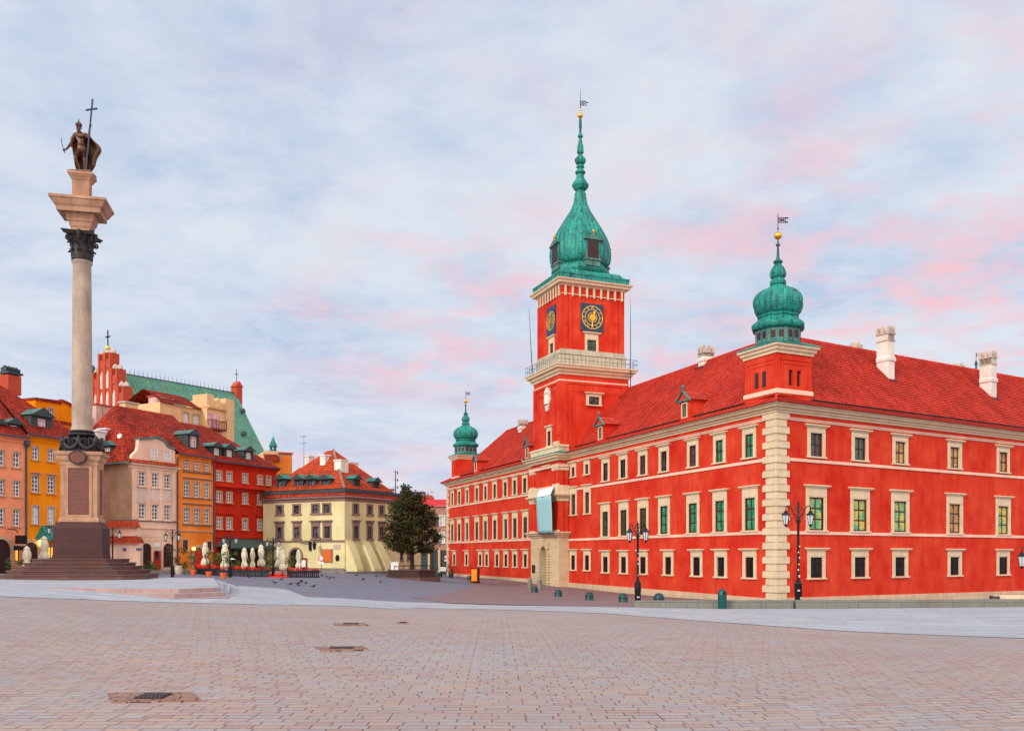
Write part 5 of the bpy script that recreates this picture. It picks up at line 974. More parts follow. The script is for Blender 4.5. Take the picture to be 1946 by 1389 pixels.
r = slabthing('chimney_wall', 'cream chimney wall with sloping shoulder above the beige house', 'wall', FB, 6.7, 238.5, 262, 767, 820, 1.0, 'pcream', 'chimcap')
g = MB(); x0, x1, x2 = FB.x(238.5, 6.65), FB.x(262, 6.65), FB.x(284, 6.65); zt_ = FB.z(262, 778, 6.65); zb_2 = FB.z(262, 815, 6.65); g.slab([(x0, zb_2), (x2, zb_2), (x1, zt_)], 6.6, 6.9); finish('shoulder', g, M_['pcream'], r, FB)
# background roof left of the firewall
hk = thing('town_house', 'dark red roof seen between the column and the brick gable', 'house', FB.M(-8, 16, 5)); g = MB(); xk = FB.x(170, 15); g.slope((xk-3, 15, 12.2), (FB.x(245, 15), 15, 12.2), (FB.x(245, 15), 20, FB.z(200, 800, 20)), (xk-3, 20, FB.z(200, 800, 20)), .3, .03); finish('roof', g, M_['oldtile'], hk, FB); g = MB(); g.box(xk-3, FB.x(245, 15)-.2, 15.3, 20, 2, 12.1); finish('wall', g, M_['pcream'], hk, FB)
for i, (a, b, t_, b_, off) in enumerate(((184, 200, 821, 836, 5), (201, 214, 817, 834, 5.6))):
    r = slabthing('chimney', ('squat white chimney above the flank roof right behind the column', 'white square chimney beside the satellite dish')[i], 'chimney', FB, off, a, b, t_, b_+10, 1.2, 'chim', 'white')
dsh = FB.w(FB.x(228, 3.2), 3.2, FB.z(228, 829, 3.2)); r = thing('satellite_dish', 'pale round satellite dish on the tiled roof', 'dish', Matrix.Translation(dsh)); g = MB(); g.T = Matrix.Translation(dsh) @ Matrix.Rotation(rad(75), 4, 'X'); g.lathe(0, 0, [(.02, 0), (.16, .02), (.27, .07), (.28, .09), (.26, .095), (.02, .03)], 14); g.T = None; g.tube([dsh, (dsh[0], dsh[1]+.2, dsh[2]-1.4)], .04, 5); finish('reflector', g, M_['white'], r)
# ---------------- cathedral
FK = Fr(PX(205, 148), 148, math.atan2(18.5, 13.5)); KL = FK.x(447); zk = FK.z(230, 710); De = 9.5
ze_ = 17.5
ck = thing('cathedral', 'brick gothic cathedral with stepped gable and long green copper roof', 'church', FK.M(KL/2, 0, 0))
g = MB(); g.slope((-.2, -De, ze_), (KL, -De, ze_), (KL, 0, zk), (-.2, 0, zk), 5, .0); g.face((KL, De, ze_), (0, De, ze_), (0, 0, zk), (KL, 0, zk)); finish('roof', g, M_['copperroof'], ck, FK)
g = MB(); n = 34; Lr = math.hypot(De, zk-ze_)
for i in range(n+1): x = KL*i/n; g.tube([(x, -De, ze_+.03), (x, 0, zk+.03)], .06, 4)
finish('standing_seams', g, M_['copperroof'], ck, FK)
g = MB(); n = 28
for i in range(n+1): x = 1.5+(KL-2.5)*i/n; g.tube([(x, 0, zk), (x, 0, zk+1.0)], [.05, .02], 4)
g.tube([(0, 0, zk+.1), (KL, 0, zk+.1)], .1, 5); finish('ridge_cresting', g, M_['lead'], ck, FK)
g = MB(); g.box(.2, KL-.2, -De+.5, De-.5, -3, ze_); g.slab([(0, 0)]*0+[(0, 0), (1, 0), (0, 1)][:0] or [(KL-.5, ze_), (KL-.3, ze_), (KL-.4, ze_+1)], -.1, .1); finish('nave_wall', g, M_['brick'], ck, FK)
g = MB(); g.face((KL-.1, -De, ze_), (KL-.1, De, ze_), (KL-.1, 0, zk)); finish('east_gable', g, M_['brick'], ck, FK)
for px, py in ((252, 757), (289, 762), (458, 782), (460, 826)):
    x = None
    for o_ in np.arange(-9, 0, .25):
        if FK.z(px, py, o_) <= zk+(zk-ze_)/De*o_: x = FK.x(px, o_); yy = o_; break
    if x is not None:
        z = zk+(zk-ze_)/De*yy; g = MB(); g.slab([(x-.35, z-.2), (x+.35, z-.2), (x, z+.5)], yy-1.0, yy+.6); finish('roof_vent', g, M_['dcopper'], ck, FK)
g = MB(); g.box(KL-.3, KL+1.0, -.8, .8, zk-2.5, zk+1.2); g.slab([(KL-.5, zk+1.2), (KL+1.2, zk+1.2), (KL+.35, zk+2.3)], -.9, .9); o = finish('bell_turret', g, M_['brick'], ck, FK); g = MB(); g.tube([(KL+.3, 0, zk+2.2), (KL+.3, 0, zk+4.6)], .06, 4); g.tube([(KL-.2, 0, zk+3.7), (KL+.8, 0, zk+3.7)], .05, 4); finish('cross', g, M_['iron'], o, FK)
FG2 = Fr(*plan(FK, 0, 0), FK.a-math.pi/2)   # gable plane, x to the right along the front
def gx(px): return FG2.x(px)
g = MB(); lc = MB()
for a, b, t_ in ((160, 171, 760), (171, 182, 733), (182, 192.5, 704), (193.5, 204, 669), (204, 216, 666), (216.5, 228.5, 696), (228.5, 241, 729)):
    x0, x1 = gx(a), gx(b); zt_ = FG2.z((a+b)/2, t_+4); c_ = (x0+x1)/2; w2 = x1-x0; g.box(x0, x1-.02, -.5, .9, 5, zt_-2.5); g.box(x0-.1, x0+w2*.24, -.66, 1, 5, zt_); g.box(x1-w2*.24, x1+.02, -.64, 1, 5, zt_-.2); g.box(x0+w2*.28, x1-w2*.28, -.6, .9, zt_-2.6, zt_-1.2)
    for dx_, dz_ in ((-.36, 0), (.36, -.2)): pk = MB(); pk.lathe(c_+w2*dx_, .1, [(.5, zt_+dz_), (.46, zt_+dz_+.3), (.25, zt_+dz_+.7), (.02, zt_+dz_+.85)], 6); finish('pinnacle_cap', pk, M_['chimcap'], ck, FG2)
    for zz_a, zz_b in ((10, 15.5), (16, 21.5), (22, 27), (27.5, 33)):
        zb2_ = min(zz_b, zt_-3.0)
        if zb2_-zz_a > 1.5: hw = w2*.25; lc.slab([(c_-hw, zz_a), (c_+hw, zz_a), (c_+hw, zb2_-.8), (c_, zb2_), (c_-hw, zb2_-.8)], -.53, -.501)
finish('stepped_gable', g, M_['brick'], ck, FG2); finish('lancet_niches', lc, M_['lanc'], ck, FG2)
x = gx(205); zt_ = FG2.z(205, 662); g = MB(); g.lathe(x, 0, [(.2, zt_-.6), (.4, zt_), (.35, zt_+.3), (.05, zt_+.5)], 8); finish('gilded_ball', g, M_['gold'], ck, FG2)
g = MB(); g.tube([(x, 0, zt_), (x, 0, zt_+3.0)], .1, 4); g.tube([(x-.75, 0, zt_+1.9), (x+.75, 0, zt_+1.9)], .1, 4); g.lathe(x, 0, [(.01, zt_+1.7), (.3, zt_+1.9), (.01, zt_+2.1)], 8); finish('cross', g, M_['iron'], ck, FG2)
# distant church lantern just right of the column
r = thing('church_lantern', 'dark green gilded church lantern peeping out behind the column', 'church', Matrix.Translation((PX(177, 190), 190, 20))); g = MB(); z_ = lambda q: (HY-q)/f*190; g.lathe(PX(177, 190), 190, [(1.0, 0), (1.0, z_(790)), (1.3, z_(760)), (1.25, z_(745)), (.9, z_(738)), (.4, z_(732)), (.5, z_(728)), (.3, z_(715)), (.9, z_(704)), (.5, z_(700)), (.1, z_(694))], 10); finish('lantern', g, M_['dcopper'], r)
# ---------------- small houses right of the red house
FD = Fr(PX(503, 128), 128, rad(25))
r = thing('town_house', 'small ochre house with green pointed lantern behind the red house', 'house', FD.M(1, 0, 5)); g = MB(); g.box(0, FD.x(532), 0, 6, -3, FD.z(517, 857)); finish('wall', g, M_['pcream'], r, FD); g = MB(); g.box(FD.x(516), FD.x(532)-.02, -1.2, 0, -3, FD.z(524, 877)); finish('annex', g, M_['porange'], r, FD); g = MB(); g.slope((FD.x(498), -2.5, FD.z(515, 880)), (FD.x(530), -1.6, FD.z(515, 878)), (FD.x(527), 0, FD.z(515, 863)), (FD.x(500), 0, FD.z(515, 863)), .3, .03); finish('roof', g, M_['oldtile'], r, FD)
xl = FD.x(519, 2); zl = FD.z(519, 857, 2); zq = lambda q: FD.z(519, q, 2); g = MB()
for k in range(6): a = k*math.pi/3; g.tube([(xl+.42*math.cos(a), 2+.42*math.sin(a), zl), (xl+.42*math.cos(a), 2+.42*math.sin(a), zq(848))], .07, 4)
g.lathe(xl, 2, [(.5, zl-.1), (.5, zl+.15)], 8); g.lathe(xl, 2, [(.62, zq(849)), (.62, zq(847.5)), (.42, zq(842)), (.16, zq(834)), (.03, zq(829)), (.02, zq(826))], 8); finish('lantern', g, M_['copper'], r, FD)
r = slabthing('chimney_stack', 'broad peach coloured chimney block beside the small ochre house', 'chimney', FD, -.5, 532, 555, 862, 935, 3, 'pside', 'brick')
g = MB(); g.box(FD.x(536, -.5), FD.x(554, -.5), -.54, -.501, FD.z(545, 900, -.5), FD.z(545, 866, -.5)); finish('peach_render', g, M_['porange2'], r, FD)
# ---------------- yellow corner house
FY = frame_vp(655, 105, 2045); FYL = Fr(FY.o[0], FY.o[1], math.atan2(1700, -2250-CX)-math.pi); zY = -2.0; zey = 6.9
WY = dict(kind='yel', sw=.22, hood=0, sill=.16, nx=2, nz=2, sash_m='bars', frame_m='brown', glassm='gwin', lint=.22, t=.06)
WYm = dict(WY, hood=1, ho=.12, lint=.5, nz=1, hoodh=.25)
YX = FYL.x(500); YR = FY.x(760)
hy = thing('corner_house', 'pale yellow corner house with red tiled roof and sloping buttresses', 'house', FYL.M(0, 0, zY)); opl = []; opr = []
def yw(F, ops, p, w_, t_, b_, k, zz=None):
    z0, z1 = zz or rowz(F, p, t_, b_); x = F.x(p, .08); w_ = round(w_, 2); ops.append((x-w_/2, x+w_/2, z0, z1)); window(F, x, z0, w_, z1-z0, hy, **k)
zt1 = rowz(FYL, 622, 958.5, 974.5); zm1 = rowz(FYL, 622.7, 1000, 1022.5)
for p in (532.8, 565, 600.6, 622): yw(FYL, opl, p, .92, 0, 0, WY, zt1)
for p in (532.8, 565.5, 601, 622.7): yw(FYL, opl, p, .92, 0, 0, dict(WYm, glassm='gwin' if p < 620 else 'gdark'), zm1)
ztr = rowz(FY, 674.8, 959, 975.6); zmr = rowz(FY, 675.2, 999.7, 1023)
for p in (674.8, 701.7, 723.9): yw(FY, opr, p, .72, 0, 0, WY, ztr)
for p in (675.2, 701.4, 723.4): yw(FY, opr, p, .72, 0, 0, WYm, zmr)
mb = MB(); mb.wall(YX, 0, zY-2, zey, opl, 0, .3); finish('wall', mb, M_['pyel'], hy, FYL); mb = MB(); mb.wall(0, YR, zY-2, zey, opr, 0, .3); finish('wall', mb, M_['pyel'], hy, FY)
pL = plan(FYL, YX, 0); pR = plan(FY, YR, 0); pB = (plan(FY, YR, 10)[0]-6, plan(FY, YR, 10)[1]+1); pL2 = plan(FYL, YX, 10)
finish('back_wall', wall_poly([pR, pB, pL2, pL], zY-2, zey), M_['pyel'], hy)
pth = [pL, FY.o[:2], pR]
finish('cornice', MB().sweep(pth, [(0, zey-.5), (.12, zey-.45), (.16, zey-.2), (.4, zey-.1), (.42, zey+.05), (0, zey+.06)]), M_['brown'], hy)
finish('tiled_skirt', MB().sweep(pth, [(.45, zey+.06), (.5, zey+.1), (.3, zey+.5), (-.2, zey+.55)]), M_['oldtile'], hy)
finish('gutter', MB().sweep(pth, [(.0, zey+.5), (.36, zey+.52), (.36, zey+.85), (-.3, zey+1.0)]), M_['dcopper'], hy)
zr0 = zey+1.0; ap = (*plan(FYL, -5.9, 5.2), FYL.z(628, 855, 5.2)); ap2 = (*plan(FYL, -6.9, 5.2), ap[2]-.1); cr = (*isect(FYL, .1, FY, .1), zr0)
mb = MB(); mb.slope((*plan(FYL, YX, .1), zr0), cr, ap, ap2, .3, .03); mb.slope(cr, (*plan(FY, YR-1, .1), zr0), ap, ap, .3, .03); mb.face((*plan(FY, YR-1, .1), zr0), (*pL2, zr0), ap2, ap); mb.face((*pL2, zr0), (*plan(FYL, YX, .1), zr0), ap2); finish('roof', mb, M_['oldtile2'], hy)
mb = MB(); mb.tube([cr, ap], .16, 6); finish('hip_tiles', mb, M_['brown'], hy)
mb = MB(); a0 = (*plan(FYL, FYL.x(531), 1.5), zr0+.6); mb.slope((*plan(FYL, YX-1, 1.4), zr0), (*plan(FYL, -7, 1.4), zr0), (*plan(FYL, -7, 5), FYL.z(560, 890, 5)), (*plan(FYL, YX+1.5, 5), FYL.z(545, 890, 5)), .3, .03); finish('wing_roof', mb, M_['oldtile'], hy)
for p in (533.3, 567, 591, 618): dorm(hy, FYL, p-5.2, p+5.2, 912.7, 930, .55, 'gwin', 'copper', ex=.32, nz=1, sash='bars', D=2.8)
for p, t_, b_ in ((678, 913, 929.5), (714.8, 918, 933)): dorm(hy, FY, p-3.2, p+3.2, t_, b_, .55, 'gwin', 'copper', ex=.32, nz=1, sash='bars', D=2.8)
for i, (F, off, a, b, t_, b_) in enumerate(((FYL, 3.2, 608, 617.5, 866, 890), (FY, 2.6, 648, 662, 875, 906), (FY, 4.2, 665, 681, 879, 910), (FYL, 9, 577, 587, 868, 900))):
    g = MB(); x0, x1 = F.x(a, off), F.x(b, off); zt_ = F.z(a, t_, off); g.box(x0, x1, off, off+1.1, F.z(a, b_, off)-.6, zt_); o = finish('chimney', g, M_['chim'], hy, F); g = MB(); g.box(x0-.08, x1+.08, off-.08, off+1.18, zt_, zt_+.15); finish('chimney_cap', g, M_['white'], o, F)
z = zm1[0]-.35; finish('string_course', MB().sweep([(YX, 0), (0, 0)], [(0, z-.1), (.16, z-.06), (.18, z+.08), (0, z+.12)]), M_['brown'], hy, FYL)
g = MB(); g.sweep([(YX, 0), (.0, 0)], [(0, zY-1), (.1, zY-1), (.1, zY+.45), (0, zY+.5)]); finish('plinth', g, M_['darkpl'], hy, FYL); g = MB(); g.sweep([(0, 0), (YR, 0)], [(0, zY-1), (.1, zY-1), (.1, zY+.3), (0, zY+.35)]); finish('plinth', g, M_['darkpl'], hy, FY)
M_['board'] = plain('orange_board', (.62, .14, .02), .7); x = FYL.x(622); z0, z1 = rowz(FYL, 622, 1045, 1067); g = MB(); g.box(x-.85, x+.85, -.08, -.001, z0-.1, z1+.12); o = finish('board_surround', g, M_['brown'], hy, FYL); g = MB(); g.box(x-.68, x+.68, -.12, -.081, z0, z1); finish('board', g, M_['board'], o, FYL)
g = MB(); x = FYL.x(641.5); z = FYL.z(641.5, 1060); g.slab([(x+.3*math.cos(k*math.pi/6), z+.4*math.sin(k*math.pi/6)) for k in range(12)], -.05, -.001); finish('oval_plaque', g, M_['iron'], hy, FYL)
g = MB(); x = FYL.x(641); z = FYL.z(641, 1039); g.box(x-.5, x+.5, -.05, -.001, z-.25, z+.25); finish('wall_tablet', g, M_['chimcap'], hy, FYL)
archdoor(hy, FYL, 563, 1.7, 1043, zY, 'brown', 'iron', .25, 'gateway')
g = MB(); x = FYL.x(607); z = FYL.z(607, 1038); g.tube([(x+.3, 0, z+1.0), (x+.2, -.8, z+1.1), (x, -.9, z+.5)], .04, 5); g.lathe(x, -.9, [(.05, z-.45), (.17, z-.3), (.24, z+.2), (.28, z+.25), (.1, z+.5)], 6); finish('bracket_lantern', g, M_['iron'], hy, FYL)
g = MB(); x = FYL.x(591); z = FYL.z(591, 1038); g.tube([(x, 0, z+.3), (x-1.3, -.4, z+.4)], .04, 4); g.box(x-.12, x+.12, -.3, -.001, z-.5, z+.6); finish('wall_bracket', g, M_['iron'], hy, FYL)
for p0, w_, pr in ((657, 1.2, 1.9), (686, 1.3, 2.3), (709, 1.3, 2.3)): # buttresses
    x = FY.x(p0); zt_ = zmr[0]-.15; g = MB(); n = 6; i0 = []; 
    prof = [(-pr, zY-1), (-pr*.92, zY+.4), (-pr*.62, zY+(zt_-zY)*.45), (-pr*.3, zY+(zt_-zY)*.75), (0, zt_), (0, zY-1)]
    a = [g.pt(x, y, z) for y, z in prof]; b = [g.pt(x+w_, y, z) for y, z in prof]; g.f.append(a[::-1]); g.f.append(b)
    for k in range(len(prof)): g.f.append([a[k], b[k], b[(k+1) % 6], a[(k+1) % 6]][::1])
    finish('buttress', g, M_['pyel'], hy, FY)
# low yellow wing behind the tree
FY2 = Fr(*plan(FY, YR, 1.0), FY.a+rad(4)); hw = house('low_house', 'low yellow wing with two dark windows behind the tree', FY2, 0.02, FY2.x(800), zY-.6, FY2.z(770, 1025), 8, 'pyel', [([759, 778], 8.5, rowz(FY2, 760, 1041, 1064), WY)])
g = MB(); g.slope((-.3, -.5, FY2.z(770, 1025)), (FY2.x(800)+.3, -.5, FY2.z(770, 1025)), (FY2.x(800)-1, 4, FY2.z(770, 1005)), (0, 4, FY2.z(770, 1005)), .3, .03); finish('roof', g, M_['oldtile2'], hw, FY2)
# far pink brick building closing the street
FP_ = Fr(PX(735, 182), 182, rad(-4)); WP = dict(WS, frame_m='white', glassm='gpale', nz=1)
hf = house('brick_building', 'pinkish brick building with glass shopfront closing the street end', FP_, 0, FP_.x(862), -4, FP_.z(830, 962), 10, 'pinkbrick', [([762, 788, 814, 840.5], 9, rowz(FP_, 840, 980, 998), WP), ([762, 788, 814, 840.5], 9, rowz(FP_, 840, 1012, 1031), WP)])
M_['redmetal'] = plain('bright_red_metal_roof', (.55, .02, .02), .5); zt_ = FP_.z(830, 962); g = MB(); g.slope((-.5, -.5, zt_), (FP_.x(862)+.5, -.5, zt_), (FP_.x(862)-1, 3, zt_+1.6), (1, 3, zt_+1.6), .5, .02); finish('roof', g, M_['redmetal'], hf, FP_)
g = MB(); g.slope((-.5, 3, zt_+1), (FP_.x(826), 3, zt_+1), (FP_.x(812), 6, FP_.z(800, 941, 6)), (1, 6, FP_.z(760, 941, 6)), .4, .03); finish('upper_roof', g, M_['oldtile2'], hf, FP_)
g = MB(); zs_ = FP_.z(830, 1045)
for i in range(7): x = .6+i*2.1; g.box(x, x+1.6, -.06, -.001, -4, zs_)
finish('shopfront', g, M_['dcopper'], hf, FP_); g = MB()
for i in range(8): x = .3+i*2.1; g.box(x-.2, x+.2, -.5, -.001, -4.5, zs_+.2)
finish('pier', g, M_['pcream'], hf, FP_)
r = thing('chimney', 'pale round topped chimney left of the tall mast', 'chimney', Matrix.Translation((PX(744, 150), 150, 5))); z_ = lambda q: (HY-q)/f*150; g = MB(); g.box(PX(739, 150), PX(748, 150), 149.5, 150.5, 3, z_(932)); finish('stack', g, M_['pcream'], r); g = MB(); g.box(PX(738, 150), PX(749, 150), 149.4, 150.6, z_(932), z_(929)); finish('cap', g, M_['lead'], r)
for i, (px, y0, y1, Y, lab) in enumerate(((751.5, 945, 893, 150, 'tall dark lattice radio mast above the tree'), (577.5, 870, 825, 118, 'thin grey aerial pole on the chimney of the yellow house'), (821, 955, 932, 185, 'short thin aerial above the red metal roof'))):
    z_ = lambda q: (HY-q)/f*Y; x = PX(px, Y); r = thing('antenna_mast', lab, 'antenna', Matrix.Translation((x, Y, z_(y0)))); g = MB(); w_ = .16 if i == 0 else .05
    g.tube([(x, Y, z_(y0)-8), (x, Y, z_(y1))], [w_, w_*.5], 5); finish('mast', g, M_['lead'], r); g = MB(); n = 4 if i == 0 else 2
    for k in range(n): zk_ = z_(y1)-.3-k*(1.3 if i == 0 else .9); g.tube([(x-.45, Y, zk_), (x+.45, Y, zk_)], .03, 4); 
    if i == 0:
        for k in range(n): g.lathe(x+.35, Y, [(.1, z_(y1)-.7-k*1.2), (.12, z_(y1)-.3-k*1.2)], 6)
    finish('aerial', g, M_['lead'], r)
#@@OBJ
# ------------------------------------------------------------ column monument
MY = 41.; MXc = PX(156, MY); MA = rad(13); FM_ = Fr(MXc, MY, MA)
M_['granite'] = stone('dark_red_granite', (.075, .034, .032), .4, (1.5, .62), smt=.5, stain=(.05, .04, .05)); M_['stepg'] = stone('step_granite', (.15, .07, .06), .4, (1.15, 2.), smt=.95, stain=(.05, .085, .09), mort=.35)
M_['monst'] = stone('monument_sandstone', (.45, .26, .165), .25, smt=.7, stain=(.19, .09, .06)); M_['shaft'] = stone('column_granite', (.40, .32, .25), .25, smt=.7, stain=(.24, .17, .13)); M_['bronze'] = plain('dark_bronze', (.035, .032, .034), .5, .5, .5, 4.); M_['statb'] = plain('brown_bronze', (.11, .048, .028), .45, .3, .65, 5.)
M_['plaqueb'] = plain('brown_bronze_plaque', (.17, .06, .045), .6, .2, .2)
mon = thing('column_monument', 'tall stone column on a dark stepped plinth with bronze capital', 'column', FM_.M(0, 0, -1.08))
MSC = Matrix.Diagonal((.93, .74, 1, 1))   # the square stones are wider than deep
def mn(mb, name, mat, parent=mon, sc=False, **k): return finish(name, mb, M_[mat], parent, M=FM_.M() @ MSC if sc else FM_.M(), **k)
def octo(h, c): return [(-h+c, -h), (h-c, -h), (h, -h+c), (h, h-c), (h-c, h), (-h+c, h), (-h, h-c), (-h, -h+c)]
stp = [(3.32, -1.10, -.845), (2.95, -.846, -.655), (2.6, -.656, -.48), (2.3, -.481, -.325), (2.02, -.326, -.155)]
for k, (h, z0, z1) in enumerate(stp): mn(MB().sweep(octo(h, h*.3), [(-.35, z0), (-.07, z0), (-.05, z0+.06), (-.05, z1-.06), (0, z1-.05), (0, z1), (-.9, z1)], True), 'step', 'stepg', sc=True)
sqr = lambda h: [(-h, -h), (h, -h), (h, h), (-h, h)]
def stack(name, mat, pr, par=mon): # profile of (half, z)
    h0 = max(h for h, z in pr); return mn(MB().sweep(sqr(h0), [(h-h0, z) for h, z in pr]+[(-h0+.02, pr[-1][1])], True), name, mat, par, sc=True)
def hz_(q, half): return (HY-q)/f*(MY-half*.76)  # height of an edge seen on the near face
stack('granite_plinth', 'granite', [(1.14, -.2), (1.13, 0), (1.11, .02), (1.10, hz_(1003, 1.1)), (1.06, hz_(1001, 1.05)), (.90, hz_(993, .9)), (.88, hz_(991, .9))])
zt0 = hz_(990.5, .85); zt1 = hz_(880, .8)
stack('pedestal', 'monst', [(.90, zt0-.02), (.90, zt0+.1), (.84, zt0+.2), (.82, zt0+.22), (.82, zt1)])
zc1 = hz_(857, 1.05)
ped_c = stack('pedestal_cornice', 'monst', [(.82, zt1-.12), (.86, zt1-.06), (.86, zt1+.05), (.96, zt1+.16), (1.0, zc1-.2), (1.08, zc1-.14), (1.1, zc1), (.6, zc1+.02)])
for k in range(4):
    R_4 = FM_.M() @ MSC @ Matrix.Rotation(k*math.pi/2, 4, 'Z'); za, zb_3 = hz_(978, .8), hz_(889, .8)
    g = MB(); w_ = .47
    for a, b in ((-w_-.12, -w_), (w_, w_+.12)): g.box(a, b, -.875, -.81, za-.12, zb_3+.12)
    g.box(-w_, w_, -.875, -.81, zb_3, zb_3+.12); g.box(-w_, w_, -.875, -.81, za-.12, za); o = finish('plaque_frame', g, M_['monst'], mon, M=R_4)
    g = MB(); g.box(-w_, w_, -.845, -.815, za, zb_3); pl_ = finish('plaque', g, M_['plaqueb'], o, M=R_4)
    if k == 0:
        cu = ["HONORI ET PIETATI", "SACRAM STATVAM HANC", "SIGISMVNDO III", "VLADISLAVS IIII", "NATVRA AMORE GENIO", "FILIVS ELECTIONE", "SERIE FELICITATE", "SVCCESSOR VOTO", "ANIMO PATRI PATRIAE", "PARENTI", "ANNO DNI MDCXLIII"]
        g = MB(); n = len(cu)
        for i, t_ in enumerate(cu):
            v, fc = text_mesh(t_, .088); b = len(g.v); zc_ = zb_3-.14-i*(zb_3-za-.2)/n; g.v += [(p[0]*.78, -.846-p[2]*.3, zc_+p[1]) for p in v]; g.f += [[q+b for q in f_] for f_ in fc]
        finish('inscription', g, M_['brown'], pl_, M=R_4)
# bronze base with eagles and garlands
zb0 = zc1; zb1 = hz_(829, .5)
mn(MB().lathe(0, 0, [(.98, zb0), (.98, zb0+.1), (.78, zb0+.16), (.72, zb0+.4), (.70, zb1-.1), (.5, zb1)], 8, rad(22.5)), 'bronze_base', 'bronze', sc=True)
g = MB(); zs0 = hz_(818, .42)
g.lathe(0, 0, [(.5, zb1), (.56, zb1+.02), (.60, zb1+.09), (.56, zb1+.16), (.5, zb1+.17), (.48, zs0-.1), (.52, zs0-.08), (.54, zs0-.03), (.5, zs0+.02)], 28); mn(g, 'torus_ring', 'bronze', smooth=50)
for k in range(8): # eagles on corners and faces
    a = rad(45*k+45-90); R = 1.05 if k % 2 == 0 else .86
    g = MB(); M = Matrix.Rotation(a, 4, 'Z'); g.T = M; s_ = 1 if k % 2 == 0 else .9
    g.lathe(0, 0, [(.0, 0)], 3) if False else None
    for p0, p1, r0, r1 in (((R-.18, 0, zb0+.12), (R-.02, 0, zb0+.5), .13, .15), ((R-.02, 0, zb0+.5), (R+.04, 0, zb0+.68), .15, .07), ((R+.02, 0, zb0+.68), (R+.13, 0, zb0+.66), .075, .02), ((R-.05, .05, zb0+.55), (R-.16, .28, zb0+.62), .08, .05), ((R-.05, -.05, zb0+.55), (R-.16, -.28, zb0+.62), .08, .05), ((R-.16, .28, zb0+.62), (R-.12, .26, zb0+.2), .07, .02), ((R-.16, -.28, zb0+.62), (R-.12, -.26, zb0+.2), .07, .02), ((R-.15, .07, zb0+.2), (R-.05, .09, zb0), .05, .03), ((R-.15, -.07, zb0+.2), (R-.05, -.09, zb0), .05, .03)):
        g.tube([p0, tuple((u_+v_)/2 for u_, v_ in zip(p0, p1)), p1], [r0, (r0+r1)/2, r1], 7)
    g.T = None; mn(g, 'bronze_eagle', 'bronze', sc=True, smooth=60)
for k in range(8):
    a0, a1 = rad(45*k-45), rad(45*k); R0, R1 = (1.02, .9) if k % 2 == 0 else (.9, 1.02); pts = []
    for i in range(11): t_ = i/10; a = a0+(a1-a0)*t_; R = R0+(R1-R0)*t_; pts.append((R*math.cos(a), R*math.sin(a), zb0+.46-.32*math.sin(math.pi*t_)))
    mn(MB().tube(pts, [.05+.05*math.sin(math.pi*i/10)+.012*(i % 2) for i in range(11)], 8), 'garland', 'bronze', sc=True, smooth=60)
zo = hz_(869, 1.0); g = MB()
P8 = [(.42*math.cos(k*math.pi/8)*(1.06 if k % 4 == 2 else 1), .30*math.sin(k*math.pi/8)*(1.1 if k % 4 == 0 else 1)) for k in range(16)]
g.slab([(a, zo+b) for a, b in P8][::1], -1.14, -1.0); o = mn(g, 'cartouche', 'bronze', sc=True); g = MB(); g.slab([(a*.82, zo+b*.8) for a, b in P8], -1.17, -1.141); mn(g, 'cartouche_field', 'plaqueb', o, sc=True)
# shaft, capital
zs1 = (HY-490)/f*(MY-.35); n = 30
P = [(.47, zs0-.02), (.48, zs0+.06), (.445, zs0+.14), (.43, zs0+.25)]+[(.43-.045*(i/n)**1.6, zs0+.25+(zs1-.3-zs0-.25)*i/n) for i in range(n+1)]+[(.40, zs1-.22), (.44, zs1-.16), (.44, zs1-.08), (.39, zs1-.04)]
mn(MB().lathe(0, 0, P, 40), 'column_shaft', 'shaft', smooth=40)
zk0 = zs1-.04; zk1 = (HY-437)/f*(MY-.55); hk_ = zk1-zk0
cap = mn(MB().lathe(0, 0, [(.40, zk0), (.40, zk0+.1), (.41, zk0+hk_*.5), (.50, zk0+hk_*.8), (.54, zk0+hk_*.86)], 24), 'capital', 'bronze', smooth=50)
def leaf(a, z0, z1, r0, out, w_):
    g = MB(); g.T = Matrix.Rotation(a, 4, 'Z'); n = 7; L = []
    for i in range(n+1):
        t_ = i/n; r = r0+out*(t_**3)+.03; z = z0+(z1-z0)*(1-(1-t_)**1.7) if t_ < .85 else z1-(t_-.85)*.55; w2 = w_*(1-.55*t_**3)*(1+.16*(i % 2)); L.append([g.pt(r-.02, -w2, z), g.pt(r+.035, 0, z+.01), g.pt(r-.02, w2, z), g.pt(r-.06, 0, z)])
    for p, q in zip(L, L[1:]):
        for j in range(4): g.f.append([p[j], p[(j+1) % 4], q[(j+1) % 4], q[j]])
    g.f.append(L[-1]); g.T = None; mn(g, 'acanthus_leaf', 'bronze', cap, smooth=50)
for k in range(8): leaf(rad(45*k), zk0, zk0+hk_*.36, .40, .15, .15)
for k in range(8): leaf(rad(45*k+22.5), zk0+hk_*.1, zk0+hk_*.66, .41, .18, .13)
for k in range(4):
    a = rad(45+90*k); g = MB(); g.T = Matrix.Rotation(a, 4, 'Z'); pts = []
    for i in range(16): t_ = i/15*4.2*math.pi/2; r = .14*(1-i/17); pts.append((.70+r*math.cos(t_+math.pi), 0, zk0+hk_*.74+r*math.sin(t_+math.pi)))
    g.tube([(.42, 0, zk0+hk_*.45), (.52, 0, zk0+hk_*.62)]+pts, [.05, .06]+[.06-.002*i for i in range(16)], 6); g.T = None; mn(g, 'volute', 'bronze', cap, smooth=50)
    g = MB(); g.T = Matrix.Rotation(rad(90*k), 4, 'Z'); g.tube([(.5, 0, zk0+hk_*.7), (.56, 0, zk0+hk_*.85), (.6, 0, zk1+.03)], [.08, .11, .07], 7); g.T = None; mn(g, 'fleuron', 'bronze', cap, smooth=60)
ab = []
